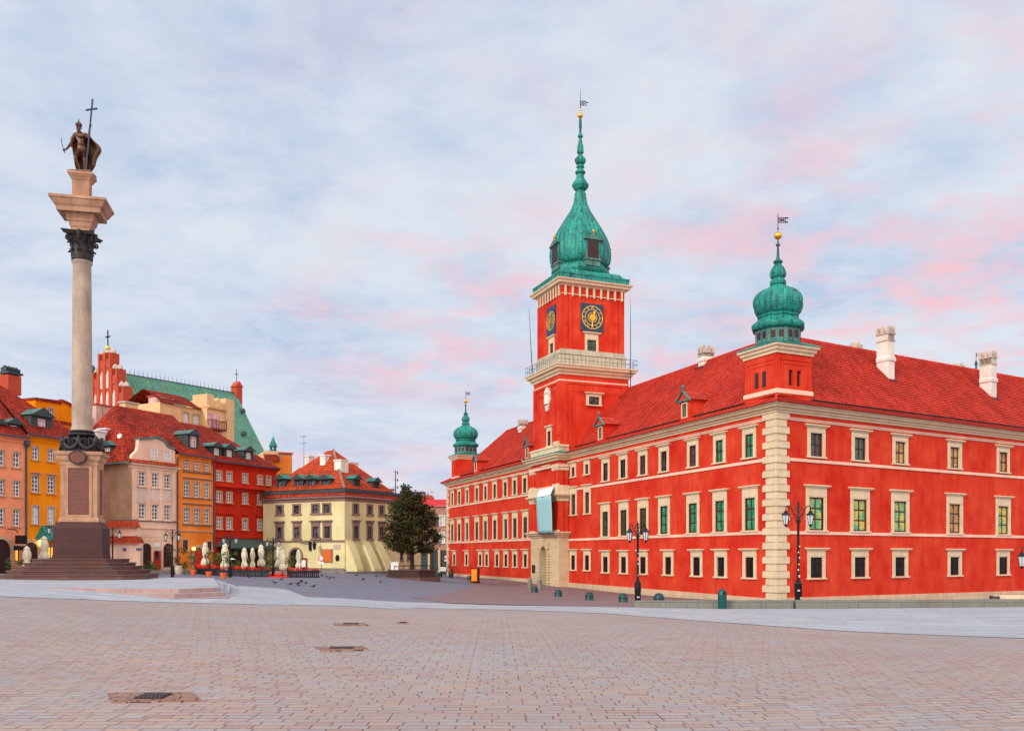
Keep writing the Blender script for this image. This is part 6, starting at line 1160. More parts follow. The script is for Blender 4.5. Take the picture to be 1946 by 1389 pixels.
for k in range(4):
    for t_ in (-1, -.6, 0, .6):
        a = math.pi/2*k-math.pi/2; e = .60; r_ = (e-.10*(1-t_*t_)); u_ = t_*.66 if abs(t_) == 1 else t_*.62; ab.append((-r_*math.sin(-a-0)*0+math.cos(a)*r_-math.sin(a)*u_, math.sin(a)*r_+math.cos(a)*u_))
g = MB(); g.sweep(ab, [(-.12, zk0+hk_*.85), (0, zk0+hk_*.87), (.04, zk1-.05), (.06, zk1-.03), (.06, zk1), (-.3, zk1+.01)], True); mn(g, 'capital_abacus', 'bronze', cap)
# entablature block and upper pedestal
e0 = zk1
EN = [(.44, e0), (.44, e0+.1), (.48, e0+.12), (.48, e0+.34), (.56, e0+.38), (.58, e0+.62), (.70, e0+.70), (.72, e0+.98)]
z8 = hz_(400, 1.2); z9 = hz_(369, 1.25)
EN = [(.42, e0), (.43, hz_(432, .5)), (.48, hz_(429, .5)), (.52, hz_(421, .55)), (.58, hz_(418, .6)), (.62, hz_(410, .62)), (.66, hz_(406, .66)), (.68, hz_(401, .7)), (.98, hz_(400.5, .98)), (1.0, hz_(392, 1.0)), (1.08, hz_(388, 1.08)), (1.22, hz_(377, 1.2)), (1.28, hz_(375, 1.26)), (1.28, hz_(370, 1.28))]
ent = stack('entablature', 'monst', EN); zt_ = EN[-1][1]
z10, z11 = hz_(340, .45), hz_(325, .55)
stack('upper_pedestal', 'monst', [(.50, zt_-.02), (.50, zt_+.06), (.40, zt_+.1), (.385, zt_+.14), (.385, z10-.05), (.42, z10), (.46, z10+.08), (.56, z11-.12), (.58, z11-.1), (.58, z11)])
# ---------------- statue of a crowned king
stat = thing('statue', 'brown bronze crowned king in a cloak holding a tall cross and a sabre', 'statue', Matrix.Translation((MXc, MY, z11)) @ Matrix.Rotation(rad(3), 4, 'Z'))
SM = WM[stat.name]
def st(mb, name, mat='statb', par=stat, smooth=60, sub=0):
    o = finish(name, mb, M_[mat], par, M=SM, smooth=smooth)
    if sub: m = o.modifiers.new('s', 'SUBSURF'); m.levels = sub; m.render_levels = sub
    return o
g = MB(); g.box(-.45, .5, -.36, .36, 0, .09); st(g, 'statue_base')
def skin(name, chains, mat, par):
    bm = bmesh.new(); sl_ = bm.verts.layers.skin.verify(); vs = {}
    def gv(key, co, r):
        if key not in vs: v = bm.verts.new(co); v[sl_].radius = r if isinstance(r, tuple) else (r, r); vs[key] = v
        return vs[key]
    first = True
    for ch in chains:
        prev = None
        for key, *rest in ch:
            v = vs[key] if not rest else gv(key, rest[0], rest[1])
            if prev is not None: bm.edges.new((prev, v))
            prev = v
    bm.verts.ensure_lookup_table(); bm.verts[0][sl_].use_root = True; me = bpy.data.meshes.new(name); bm.to_mesh(me); bm.free()
    o = bpy.data.objects.new(name, me); _link(o, SM, par); me.materials.append(mat); o.modifiers.new('k', 'SKIN').use_smooth_shade = True
    s2 = o.modifiers.new('s', 'SUBSURF'); s2.levels = 2; s2.render_levels = 2; return o
H = .09
skin('person_body', [
 [('pel', (.02, 0, 1.20), (.19, .15)), ('waist', (-.02, .0, 1.40), (.165, .13)), ('chest', (-.07, -.01, 1.66), (.22, .15)), ('neckb', (-.10, 0, 1.86), (.10, .09)), ('neck', (-.12, -.02, 1.95), .075), ('chin', (-.135, -.05, 2.04), (.085, .10)), ('head', (-.14, -.03, 2.15), (.10, .115)), ('top', (-.14, -.02, 2.24), (.085, .09))],
 [('chest',), ('shR', (-.29, 0, 1.80), .10), ('elR', (-.46, -.06, 1.40), .075), ('wrR', (-.62, -.16, 1.10), .045), ('haR', (-.67, -.18, 1.03), .05)],
 [('chest',), ('shL', (.15, 0, 1.80), .10), ('elL', (.36, -.16, 1.62), .08), ('wrL', (.42, -.2, 2.0), .045), ('haL', (.445, -.2, 2.16), .05)],
 [('pel',), ('hipR', (-.10, -.02, 1.10), .14), ('knR', (-.24, -.16, .72), .095), ('caR', (-.17, -.08, .48), .08), ('anR', (-.08, -.02, .2), .05), ('toR', (-.22, -.2, .13), .05)],
 [('pel',), ('hipL', (.13, 0, 1.10), .14), ('knL', (.14, -.05, .70), .095), ('caL', (.14, .0, .46), .08), ('anL', (.13, .0, .2), .05), ('toL', (.2, -.17, .13), .05)]], M_['statb'], stat)
# face relief, beard, ears
g = MB(); g.tube([(-.14, -.135, 2.17), (-.14, -.165, 2.11), (-.14, -.14, 2.09)], [.012, .022, .012], 5); g.tube([(-.19, -.125, 2.165), (-.155, -.135, 2.17)], .014, 5); g.tube([(-.125, -.135, 2.17), (-.09, -.125, 2.165)], .014, 5); g.tube([(-.18, -.12, 2.06), (-.14, -.15, 2.07), (-.10, -.12, 2.06)], .018, 5)
g.lathe(-.135, -.1, [(.02, 1.92), (.05, 1.96), (.075, 2.02), (.06, 2.06)], 8); g.tube([(-.25, 0, 2.15), (-.25, .0, 2.09)], .018, 5); g.tube([(-.03, 0, 2.15), (-.03, .0, 2.09)], .018, 5); st(g, 'face')
g = MB(); g.lathe(-.14, -.02, [(.118, 2.19), (.125, 2.2), (.125, 2.24), (.135, 2.26), (.12, 2.28), (.115, 2.33), (.08, 2.38), (.02, 2.41), (.015, 2.43), (.03, 2.45), (.03, 2.48), (.01, 2.5), (.008, 2.56)], 14); g.box(-.17, -.11, -.025, -.015, 2.525, 2.54)
for k in range(8): a = k*math.pi/4; g.lathe(-.14+.13*math.cos(a), -.02+.13*math.sin(a), [(.022, 2.25), (.028, 2.28), (.01, 2.31)], 5)
st(g, 'crown')
for sx_, wx, wy, wz, dx in ((-1, -.67, -.18, 1.03, 0), (1, .445, -.2, 2.16, 0)): # hands: palm and five fingers closed round what they hold
    g = MB()
    for k in range(4):
        if sx_ < 0: c0 = Vector((wx-.05+.028*k, wy-.03, wz+.0+.012*k)); g.tube([c0, c0+Vector((-.02, -.045, -.02)), c0+Vector((-.035, -.035, -.06)), c0+Vector((-.03, .0, -.075))], [.016, .015, .013, .009], 6)
        else: c0 = Vector((wx-.01, wy-.02, wz-.045+.03*k)); L = (.055, .065, .06, .048)[k]; g.tube([c0, c0+Vector((.04, -.03, .005)), c0+Vector((.075, -.01, .003)), c0+Vector((.06, L-.02, 0))], [.016, .015, .013, .009], 6)
    c0 = Vector((wx, wy, wz)); g.tube([c0+Vector((.03, 0, .03)), c0+Vector((.01, -.05, .04)), c0+Vector((-.02, -.065, .02))] if sx_ < 0 else [c0+Vector((0, .01, -.03)), c0+Vector((.0, -.05, -.03)), c0+Vector((.035, -.07, -.02))], [.018, .016, .01], 6)
    st(g, 'fingers')
# armour: cuirass rim, thigh plates
g = MB()
for k in range(5):
    t_ = k/4
    for (a, b) in (((-.10, -.02, 1.10), (-.24, -.16, .72)), ((.13, 0, 1.10), (.14, -.05, .70))):
        g = MB(); p = Vector(a).lerp(Vector(b), .12+.7*t_); r_ = .165-.045*t_; d = (Vector(b)-Vector(a)).normalized(); u_ = d.cross(Vector((0, 1, 0))).normalized(); v_ = d.cross(u_); pts = [p+r_*(math.cos(j)*u_+math.sin(j)*v_) for j in [2*math.pi*q/12 for q in range(13)]]; g.tube(pts, .018, 4); st(g, 'thigh_plate')
pts = [(-.02+.21*math.cos(j), .17*math.sin(j), 1.33) for j in [2*math.pi*q/14 for q in range(15)]]; g = MB(); g.tube(pts, .03, 5); st(g, 'belt'); g = MB(); pts = [(-.11+.11*math.cos(j), .02+.1*math.sin(j), 1.92) for j in [2*math.pi*q/14 for q in range(15)]]; g.tube(pts, .03, 5); st(g, 'collar')
# cloak: wraps the shoulders and falls behind in folds
g = MB(); rows_ = [(1.93, .16, .14, -.1), (1.84, .36, .2, -.06), (1.6, .42, .26, -.02), (1.35, .50, .30, .06), (1.1, .52, .32, .12), (.85, .46, .32, .13), (.6, .42, .30, .10), (.38, .40, .27, .10), (.22, .30, .24, .1)]; nC = 26; G_ = []
for j, (z, rx_, ry_, cx_) in enumerate(rows_):
    R2 = []
    for i in range(nC+1):
        t_ = i/nC; a = rad(205)-t_*rad(230) if True else 0; fold = 1+.09*math.sin(i*1.55+j*.35)*(j/8+.25); x = cx_+rx_*fold*math.cos(a)*(1.45 if (math.cos(a) > .3 and 1.0 < z < 1.4) else 1.12 if math.cos(a) > .3 else 1.0); y = .03+ry_*fold*math.sin(a); R2.append(g.pt(x, y, z-(.12*math.sin(i*1.2) if j == 8 else 0)+(.0 if j < 4 else .05*math.cos(a))))
    G_.append(R2)
for p, q in zip(G_, G_[1:]):
    for i in range(nC): g.f.append([p[i], p[i+1], q[i+1], q[i]])
o = st(g, 'cloak'); m = o.modifiers.new('t', 'SOLIDIFY'); m.thickness = .035; m.offset = 0; m = o.modifiers.new('s', 'SUBSURF'); m.levels = 1; m.render_levels = 1
g = MB(); g.tube([(-.30, -.02, 1.86), (-.2, -.14, 1.76), (-.03, -.19, 1.66), (.12, -.16, 1.70), (.22, -.05, 1.84)], [.06, .055, .05, .055, .06], 7); g.tube([(-.30, -.04, 1.84), (-.40, -.1, 1.6), (-.45, -.05, 1.35), (-.38, .02, 1.1)], [.07, .08, .07, .03], 7); st(g, 'cloak_fold')
M_['crossb'] = plain('blue_grey_bronze', (.06, .09, .13), .45, .4, .3)
cr = thing('cross', 'tall dark cross held upright by the bronze king', 'cross', SM @ Matrix.Translation((.24, -.22, .09))); 
b0, b1 = Vector((.25, -.22, .09)), Vector((.56, -.22, 3.36)); g = MB(); g.tube([b0, b1], [.038, .05], 4); d = (b1-b0).normalized(); cc_ = b0+d*2.82; u_ = Vector((d.z, 0, -d.x)); u2 = (u_*.92+Vector((0, 0, .25))).normalized(); finish('staff', g, M_['crossb'], cr, M=SM); g = MB(); g.tube([cc_-u2*.26, cc_+u2*.26], .055, 4); finish('crossbar', g, M_['crossb'], cr, M=SM)
sb = thing('sabre', 'curved dark sabre in the right hand of the bronze king', 'sabre', SM @ Matrix.Translation((-.69, -.22, 1.02))); g = MB(); pts = []
for i in range(10): t_ = i/9; pts.append((-.70-.11*math.sin(t_*2.2), -.24, 1.02+.60*t_))
g.tube(pts, [.016]*7+[.013, .01, .003], 5); finish('blade', g, M_['iron'], sb, M=SM); g = MB(); g.tube([(-.67, -.23, .88), (-.70, -.24, 1.03)], [.022, .018], 6); g.tube([(-.77, -.24, 1.03), (-.62, -.24, 1.05)], .014, 5); finish('hilt', g, M_['iron'], sb, M=SM)
# ------------------------------------------------------------ granite kerb wall in the middle of the square
M_['kerb'] = stone('grey_green_granite_kerb', (.20, .21, .18), .22, (1.12, 1.), smt=.5, stain=(.22, .13, .10), mort=.35)
def kerb(px0, px1, Y0, Y1, lab):
    a = (PX(px0, Y0), Y0); b = (PX(px1, Y1), Y1); F = Fr(a[0], a[1], math.atan2(b[1]-a[1], b[0]-a[0])); L = math.hypot(b[0]-a[0], b[1]-a[1]); n = int(L/1.2)
    r = thing('kerb_wall', lab, 'kerb', F.M(L/2, 0, gz(*a)), 'low granite kerbs'); 
    for i in range(n):
        x0, x1 = L*i/n, L*(i+1)/n-.012; zm_ = [(HY-(1141.5-3.0*min(1, max(0, (q_-1205)/741))))/f*((Y0+(Y1-Y0)*t_)) for t_, q_ in ((i/n, px0+(px1-px0)*i/n), ((i+1)/n, px0+(px1-px0)*(i+1)/n))]
        mb = MB(); y_ = .42; zb_4 = -3.2; I = [mb.pt(x, y, z) for x, y, z in ((x0, 0, zb_4), (x1, 0, zb_4), (x1, y_, zb_4), (x0, y_, zb_4), (x0, 0, zm_[0]), (x1, 0, zm_[1]), (x1, y_, zm_[1]), (x0, y_, zm_[0]))]
        for q in ((3, 2, 1, 0), (4, 5, 6, 7), (0, 1, 5, 4), (1, 2, 6, 5), (2, 3, 7, 6), (3, 0, 4, 7)): mb.f.append([I[k] for k in q])
        finish('kerb_stone', mb, M_['kerb'], r, F)
kerb(1205, 1507, 38.1, 38.1, 'grey green granite kerb left of the tall lamp at the castle corner'); kerb(1513, 2050, 38.1, 38.0, 'long grey green granite kerb right of the tall lamp')
# ------------------------------------------------------------ street lamps
def lamp_parts(r, M, H_, arms=2, yaw=0, S=1.):
    mb = MB(); mb.lathe(0, 0, [(.18*S, -.6), (.17*S, .12*H_), (.19*S, .12*H_+.04), (.18*S, .22*H_), (.21*S, .23*H_), (.12*S, .25*H_), (.13*S, .265*H_)], 8); finish('base', mb, M_['iron'], r, M=M, smooth=30)
    mb = MB(); mb.lathe(0, 0, [(.075*S, .26*H_), (.06*S, .8*H_), (.09*S, .81*H_), (.09*S, .83*H_), (.05*S, .84*H_), (.045*S, .96*H_), (.07*S, .965*H_), (.03*S, .98*H_), (.01, H_)], 10); finish('post', mb, M_['iron'], r, M=M, smooth=40)
    for k in range(arms):
        A = M @ Matrix.Rotation(yaw+math.pi*k, 4, 'Z'); R = .62*S; zc_ = .86*H_; mb = MB()
        pts = [(.04, 0, zc_-.12), (.2*S, 0, zc_+.05*S), (.34*S, 0, zc_+.30*S), (.46*S, 0, zc_+.46*S), (.56*S, 0, zc_+.47*S), (R, 0, zc_+.38*S), (R, 0, zc_+.26*S)]; mb.tube(pts, .025*S, 5)
        pts = [(.05+.13*S+.13*S*math.cos(t_), 0, zc_+.16*S+.13*S*math.sin(t_)) for t_ in [i*.6 for i in range(10)]]; mb.tube(pts, .017*S, 4); pts = [(.05+.08*S+.08*S*math.cos(t_), 0, zc_+.36*S+.08*S*math.sin(t_)) for t_ in [i*.7 for i in range(9)]]; mb.tube(pts, .014*S, 4); mb.tube([(.05, 0, zc_-.4*S), (.14*S, 0, zc_-.25*S), (.2*S, 0, zc_-.05*S)], .017*S, 4)
        o = finish('arm', mb, M_['iron'], r, M=A)
        zl = zc_+.26*S; mb = MB(); mb.lathe(R, 0, [(.02*S, zl), (.05*S, zl-.03*S), (.09*S, zl-.08*S), (.13*S, zl-.16*S), (.22*S, zl-.19*S), (.24*S, zl-.24*S), (.19*S, zl-.25*S)], 6); mb.lathe(R, 0, [(.10*S, zl-.70*S), (.11*S, zl-.73*S), (.06*S, zl-.78*S), (.02*S, zl-.84*S)], 6)
        for q in range(6): a = q*math.pi/3; mb.tube([(R+.18*S*math.cos(a), .18*S*math.sin(a), zl-.25*S), (R+.10*S*math.cos(a), .10*S*math.sin(a), zl-.71*S)], .012*S, 4)
        o = finish('lantern', mb, M_['iron'], r, M=A); mb = MB(); mb.lathe(R, 0, [(.165*S, zl-.26*S), (.09*S, zl-.70*S)], 6); finish('lantern_glass', mb, M_['frost'], o, M=A)
def lamp(px, Y, pyt, lab, yaw=0, S=1., pyb=None, dz=0):
    x = PX(px, Y); z = gz(x, Y) if pyb is None else (HY-pyb)/f*Y; H_ = (HY-pyt)/f*Y-z; M = Matrix.Translation((x, Y, z)); r = thing('street_lamp', lab, 'street lamp', M, 'cast iron twin lantern street lamps'); lamp_parts(r, M, H_, 2, yaw, S); return r, M, H_
lampA, MA_, HA_ = lamp(1517, 39.4, 950, 'tall black twin lantern lamp in front of the castle corner', rad(4), .90)
M_['st1'] = plain('white_sticker', (.7, .7, .72), .6); M_['st2'] = plain('yellow_sticker', (.8, .6, .05), .6); M_['st3'] = plain('pink_sticker', (.8, .1, .25), .6)
def stick(r, M, H_, spec):
    for k, (t_, a, w_, h_, m_) in enumerate(spec):
        rr = .19 if t_ < .22 else .078; mb = MB(); mb.T = Matrix.Rotation(a, 4, 'Z'); mb.box(-w_, w_, -rr-.012, -rr-.002, t_*H_-h_, t_*H_+h_); mb.T = None; finish('sticker', mb, M_[m_], r, M=M)
stick(lampA, MA_, HA_, [(.10, .3, .03, .04, 'st1'), (.17, -.2, .05, .03, 'st1'), (.30, .2, .03, .05, 'st1'), (.36, -.3, .025, .04, 'st1'), (.41, 0, .03, .03, 'st2'), (.47, .3, .03, .03, 'st1'), (.52, -.2, .02, .03, 'st1'), (.575, .4, .03, .03, 'st1')])
lampB, MB_, HB_ = lamp(1212, 50, 990, 'black twin lantern lamp with pink stickers left end of the kerb', rad(-52), 1.0, pyb=1143)
stick(lampB, MB_, HB_, [(.06, 0, .07, .03, 'st1'), (.53, .1, .04, .10, 'st3'), (.47, .1, .03, .04, 'st1'), (.33, 0, .02, .03, 'st1'), (.6, .1, .02, .03, 'st1')])
lampC, _, _ = lamp(1967, 40, 1036, 'cast iron lamp whose left lantern hangs at the right edge of the photo', 0, .95, pyb=1190)
for px, Y, t_, b_, lab in ((262, 80, 1000, 1084, 'black twin lantern lamp between the orange and the ochre house right of the column'), ):
    pass
for px, Y, t_, lab in ((107, 76, 990, 'black twin lantern lamp half hidden by the left side of the plinth'), (214, 78, 1000, 'black twin lantern lamp before the low plastered outbuilding'), (327.5, 80, 1005, 'black twin lantern lamp before the beige house'), (437, 86, 1012, 'black twin lantern lamp among the parasols before the dark red house'), (519, 90, 1019, 'black twin lantern lamp at the join of the red and yellow houses'), (823, 120, 1035, 'small black lamp just right of the tree platform')):
    lamp(px, Y, t_, lab, rad(8), .92)
# ------------------------------------------------------------ bollards, bin, light box, pipe
M_['boll'] = plain('dark_green_cast_iron', (.012, .055, .06), .4, .3, .35)
proto = None
for k, (px, py, Y, w_) in enumerate(((1016, 1126.5, 91, 12), (1061, 1134, 80, 12.5), (1120, 1141, 71, 13), (1184.5, 1144.5, 64, 14), (1252, 1150, 56, 13), (892, 1109.5, 116, 9), (857, 1106, 125, 8.5), (836, 1104.5, 126, 8.5), (754, 1103, 108, 9), (809, 1102, 108, 8))):
    x, _Y = PX(px, Y), Y; z = gz(x, Y); labs = ['dark green domed bollard before the castle gate', 'second dark green bollard right of the gate', 'third dark green bollard right of the gate', 'dark green bollard just left of the twin lantern lamp', 'dark green bollard half hidden behind the kerb', 'dark green bollard left of the orange light box', 'dark green bollard at the far end of the castle wall', 'dark green bollard right of the tree platform', 'dark green bollard at the left front of the tree platform', 'dark green bollard before the tree trunk']
    if proto is None:
        proto = thing('bollard', labs[0], 'bollard', Matrix.Translation((x, Y, z)), 'low domed bollards'); mb = MB(); R = .33; mb.lathe(0, 0, [(R*1.06, -.4), (R*1.06, .06), (R, .08), (R, .34), (R*.97, .44), (R*.85, .54), (R*.62, .62), (R*.32, .665), (.02, .68)], 16); finish('body', mb, M_['boll'], proto, M=WM[proto.name], smooth=50); mb = MB(); mb.lathe(0, 0, [(R+.02, .3), (R+.025, .32), (R+.02, .34)], 16); finish('rim', mb, M_['boll'], proto, M=WM[proto.name], smooth=50)
    else: dup(proto, Matrix.Translation((x, Y, z)), None, labs[k])
for k, (px, py, Y) in enumerate(((1007, 1113, 103), (1025.5, 1117, 100.5))):
    x = PX(px, Y); z = gz(x, Y); r = thing('stone_bollard', ('grey stone post left of the gate arch', 'grey stone post right before the gate arch')[k], 'bollard', Matrix.Translation((x, Y, z)), 'stone posts before the gate'); mb = MB(); mb.lathe(x, Y, [(.28, z-.3), (.26, z+.9), (.24, z+1.15), (.14, z+1.25)], 12); finish('post', mb, M_['darkpl'], r, smooth=50)
M_['bin'] = plain('dark_teal_litter_bin', (.006, .075, .075), .35, .2, .25)
Y = 37.7; x = PX(1372.5, Y); z = gz(x, Y); r = thing('litter_bin', 'dark teal litter bin with rounded top standing at the kerb', 'bin', Matrix.Translation((x, Y, z))); mb = MB(); mb.lathe(x, Y, [(.17, z-.1), (.18, z), (.185, z+.62), (.2, z+.63), (.2, z+.66), (.185, z+.68), (.18, z+.74), (.15, z+.83), (.08, z+.88), (.01, z+.89)], 16); o = finish('body', mb, M_['bin'], r, smooth=40)
mb = MB(); mb.T = Matrix.Translation((x, Y, 0)) @ Matrix.Rotation(rad(25), 4, 'Z'); mb.box(-.10, .10, -.195, -.16, z+.66, z+.76); mb.T = None; finish('opening', mb, M_['gdark'], r)
# glowing orange light box
M_['lbox'] = plain('orange_light_panel', (.9, .2, .02), .5, em=(1, .10, .005), es=.55); M_['lbox2'] = plain('yellow_light_tube', (.9, .5, .05), .5, em=(1, .36, .02), es=.9)
Y = 112; x = PX(903, Y); z = gz(x, Y); r = thing('light_box', 'glowing orange standing sign box before the left castle wing', 'sign', Matrix.Translation((x, Y, z))); Mx = Matrix.Translation((x, Y, z)) @ Matrix.Rotation(rad(-25), 4, 'Z'); mb = MB(); mb.box(-.5, .5, -.25, .25, .12, 1.85); mb.box(-.55, .55, -.35, .35, -.2, .12); finish('casing', mb, M_['iron'], r, M=Mx); mb = MB(); mb.box(-.42, .42, -.28, -.251, .22, 1.75); o = finish('panel', mb, M_['lbox'], r, M=Mx); mb = MB()
for a in (-.2, .1): mb.box(a, a+.1, -.295, -.281, .3, 1.65)
finish('light_tube', mb, M_['lbox2'], o, M=Mx)
Y = 60; x = PX(1925, Y); z = (HY-1139)/f*Y; r = thing('stone_roll', 'pale pink rounded stone coping behind the kerb at the right edge', 'coping', Matrix.Translation((x, Y, z))); mb = MB()
for a, b in ((1886, 1932), (1933.5, 1975)): mb.tube([(PX(a, Y), Y, z), (PX(b, Y), Y-.3, z)], .33, 12)
finish('rounded_stone', mb, M_['plinth'], r, smooth=50)
mb = MB(); mb.box(PX(1886, Y)-.05, PX(1892, Y), Y-.5, Y+.3, z-.2, z+.26); finish('dark_end', mb, M_['gdark'], r)
mb = MB(); mb.box(PX(1880, Y), PX(1990, Y), Y-.35, Y+.35, z-2.2, z-.2); finish('footing', mb, M_['plinth'], r)
# ------------------------------------------------------------ tree on its round platform
TX, TY = PX(783, 101), 101.; tzz = gz(TX, TY-3)
M_['pbrick'] = stone('dark_platform_brick', (.065, .032, .03), .3, (.5, .18), smt=.5, stain=(.05, .04, .04)); tp = thing('tree_platform', 'dark brick stepped platform round the foot of the big tree', 'platform', Matrix.Translation((TX, TY, tzz)))
for k, (R, z0, z1, c_) in enumerate(((3.35, -.5, .22, 'stepg'), (3.0, .22, .42, 'pbrick'), (2.75, .42, .98, 'pbrick'), (2.82, .98, 1.06, 'stepg'))): mb = MB(); mb.lathe(TX, TY, [(R, tzz+z0), (R, tzz+z1), (.3, tzz+z1+.001)], 8, rad(22.5)); finish('platform_tier', mb, M_[c_], tp)
M_['earth'] = plain('earth', (.05, .035, .025), .95)
mb = MB()
for k in range(24): a = 2*math.pi*k/24; mb.tube([(TX+2.5*math.cos(a), TY+2.5*math.sin(a), tzz+1.05), (TX+2.5*math.cos(a), TY+2.5*math.sin(a), tzz+1.5)], .025, 4)
mb.tube([(TX+2.5*math.cos(2*math.pi*k/24), TY+2.5*math.sin(2*math.pi*k/24), tzz+1.5) for k in range(25)], .03, 4); finish('railing', mb, M_['iron'], tp)
def leafmat(name, cs, tr=.25):
    m, n, b = newmat(name); inf = n.new('ShaderNodeNewGeometry'); r_ = inf.outputs['Random Per Island']; p = inf.outputs['Position']
    col = n.ramp(r_, [(i/(len(cs)-1), c) for i, c in enumerate(cs)]); col = n.mix(n.ramp(n.noise(p, .55, 3), [(.42, (0, 0, 0)), (.62, (1, 1, 1))]), col, n.mix(1, col, (1.5, .8, .45), 'MULTIPLY'))
    n.l.new(col, b.inputs['Base Color']); b.inputs['Roughness'].default_value = .55; b.inputs['Specular IOR Level'].default_value = .25; return m
M_['leaf'] = leafmat('autumn_green_leaves', [(.010, .022, .008), (.018, .042, .010), (.03, .05, .012), (.09, .05, .012), (.02, .035, .010)]); M_['bark'] = plain('dark_bark', (.03, .022, .02), .9, 0, .3)
M_['leafg'] = leafmat('fresh_green_leaves', [(.03, .08, .015), (.07, .14, .03), (.12, .18, .05)])
def leaves(mb, c, r, n, s, sq=1.):
    for _ in range(n):
        d = Vector((random.gauss(0, 1), random.gauss(0, 1), random.gauss(0, 1))).normalized()*(r*random.random()**.45); p = Vector(c)+Vector((d.x, d.y, d.z*sq)); u_ = Vector((random.gauss(0, 1), random.gauss(0, 1), random.gauss(0, .6))).normalized(); v_ = u_.orthogonal(); v_.rotate(Matrix.Rotation(random.random()*6.3, 3, u_)); k = s*random.uniform(.6, 1.3)
        mb.face(p-u_*k, p+v_*k*.45, p+u_*k, p-v_*k*.45)
tr = thing('tree', 'round autumn tree with dark green and russet leaves on the brick platform', 'tree', Matrix.Translation((TX, TY, tzz+1))); wood = MB(); lv = MB()
zt_t = (HY-927)/f*TY; zc0 = (HY-1052)/f*TY; wood.tube([(TX, TY, tzz+.6), (TX+.03, TY, zc0-.2), (TX-.05, TY, zc0+1.5), (TX+.05, TY+.1, zc0+4.5), (TX, TY, zt_t-.8)], [.27, .20, .17, .1, .03], 9)
Rt = 3.1; Hc = zt_t-zc0; tips = []
for k in range(62):
    a = k*2.4+random.uniform(-.3, .3); t_ = (k+.5)/62; prof = float(np.interp(t_, [0, .15, .35, .55, .75, .9, 1], [.80, 1.0, 1.0, .93, .72, .46, .25])); L = Rt*prof*random.uniform(.80, 1.04)
    z1 = zc0+.25+Hc*.90*t_; z0 = zc0-.2+Hc*.60*t_; e = Vector((TX+L*math.cos(a), TY+L*math.sin(a), z1+random.uniform(-.3, .3))); s0 = Vector((TX, TY, z0)); m_ = s0.lerp(e, .5)+Vector((0, 0, .25)); wood.tube([s0, m_, e], [.08*(1.15-t_*.8), .045, .012], 5); tips += [(e, .62), (m_.lerp(e, .5), .75), (m_, .7)]
    b_ = m_.lerp(e, random.uniform(.3, .8)); e2 = b_+Vector((random.uniform(-.9, .9), random.uniform(-.9, .9), random.uniform(-.3, .9))); wood.tube([b_, e2], [.03, .01], 4); tips.append((e2, .55))
for c, r_ in tips: leaves(lv, c, r_*random.uniform(.8, 1.15), 80, .125, .72)
for k in range(110):
    c, r_ = random.choice(tips); leaves(lv, c+Vector((random.uniform(-1, 1), random.uniform(-1, 1), random.uniform(-.4, .9)))*.55, .25, 9, .12)
for k in range(14): a = random.random()*6.28; c = Vector((TX+.8*math.cos(a), TY, zt_t-1.1+random.random()*.9)); leaves(lv, c, .5, 45, .12)
finish('trunk', wood, M_['bark'], tr, smooth=60); finish('crown', lv, M_['leaf'], tr)
# ------------------------------------------------------------ cafe terrace: parasols, flower fence, pots
M_['canvas'] = plain('cream_canvas', (.66, .62, .46), .85, 0, .12, 6.)
def parasol(px, pyb, pyt, Y, lab, fat=1., grp='folded cream parasols'):
    x = PX(px, Y); z0 = (HY-pyb)/f*Y; z1 = (HY-pyt)/f*Y; H_ = z1-z0; r = thing('folded_parasol', lab, 'parasol', Matrix.Translation((x, Y, z0)), grp); ph = random.random()*6; mb = MB(); rings = []; n = 20
    prof = [(.26, .02), (.36, .1), (.34, .2), (.20, .34), (.17, .38), (.26, .48), (.30, .62), (.27, .74), (.20, .85), (.24, .87), (.15, .94), (.03, 1.0)]
    for q, (rr, t_) in enumerate(prof):
        R2 = []
        for k in range(n): a = 2*math.pi*k/n; m_ = rr*fat*(1+.20*math.sin(4*a+ph+t_*3)*(1-t_)+.10*math.sin(9*a+ph)); R2.append(mb.pt(x+m_*math.cos(a), Y+m_*math.sin(a), z0+H_*t_+(.07*math.sin(5*a+ph) if q == 0 else 0)))
        rings.append(R2)
    for a_, b_ in zip(rings, rings[1:]):
        for k in range(n): mb.f.append([a_[k], a_[(k+1) % n], b_[(k+1) % n], b_[k]])
    finish('canopy', mb, M_['canvas'], r, smooth=50); mb = MB(); g0 = min(z0-.7, gz(x, Y)-.0); mb.tube([(x, Y, g0), (x, Y, z0+H_*.3)], .035, 6); mb.box(x-.3, x+.3, Y-.3, Y+.3, g0-.1, g0+.08); finish('pole', mb, M_['lead'], r); mb = MB(); mb.tube([(x+.21*fat*math.cos(a), Y+.21*fat*math.sin(a), z0+H_*.37) for a in [k*math.pi/6 for k in range(13)]], .02, 4); finish('strap', mb, M_['canvas'], r)
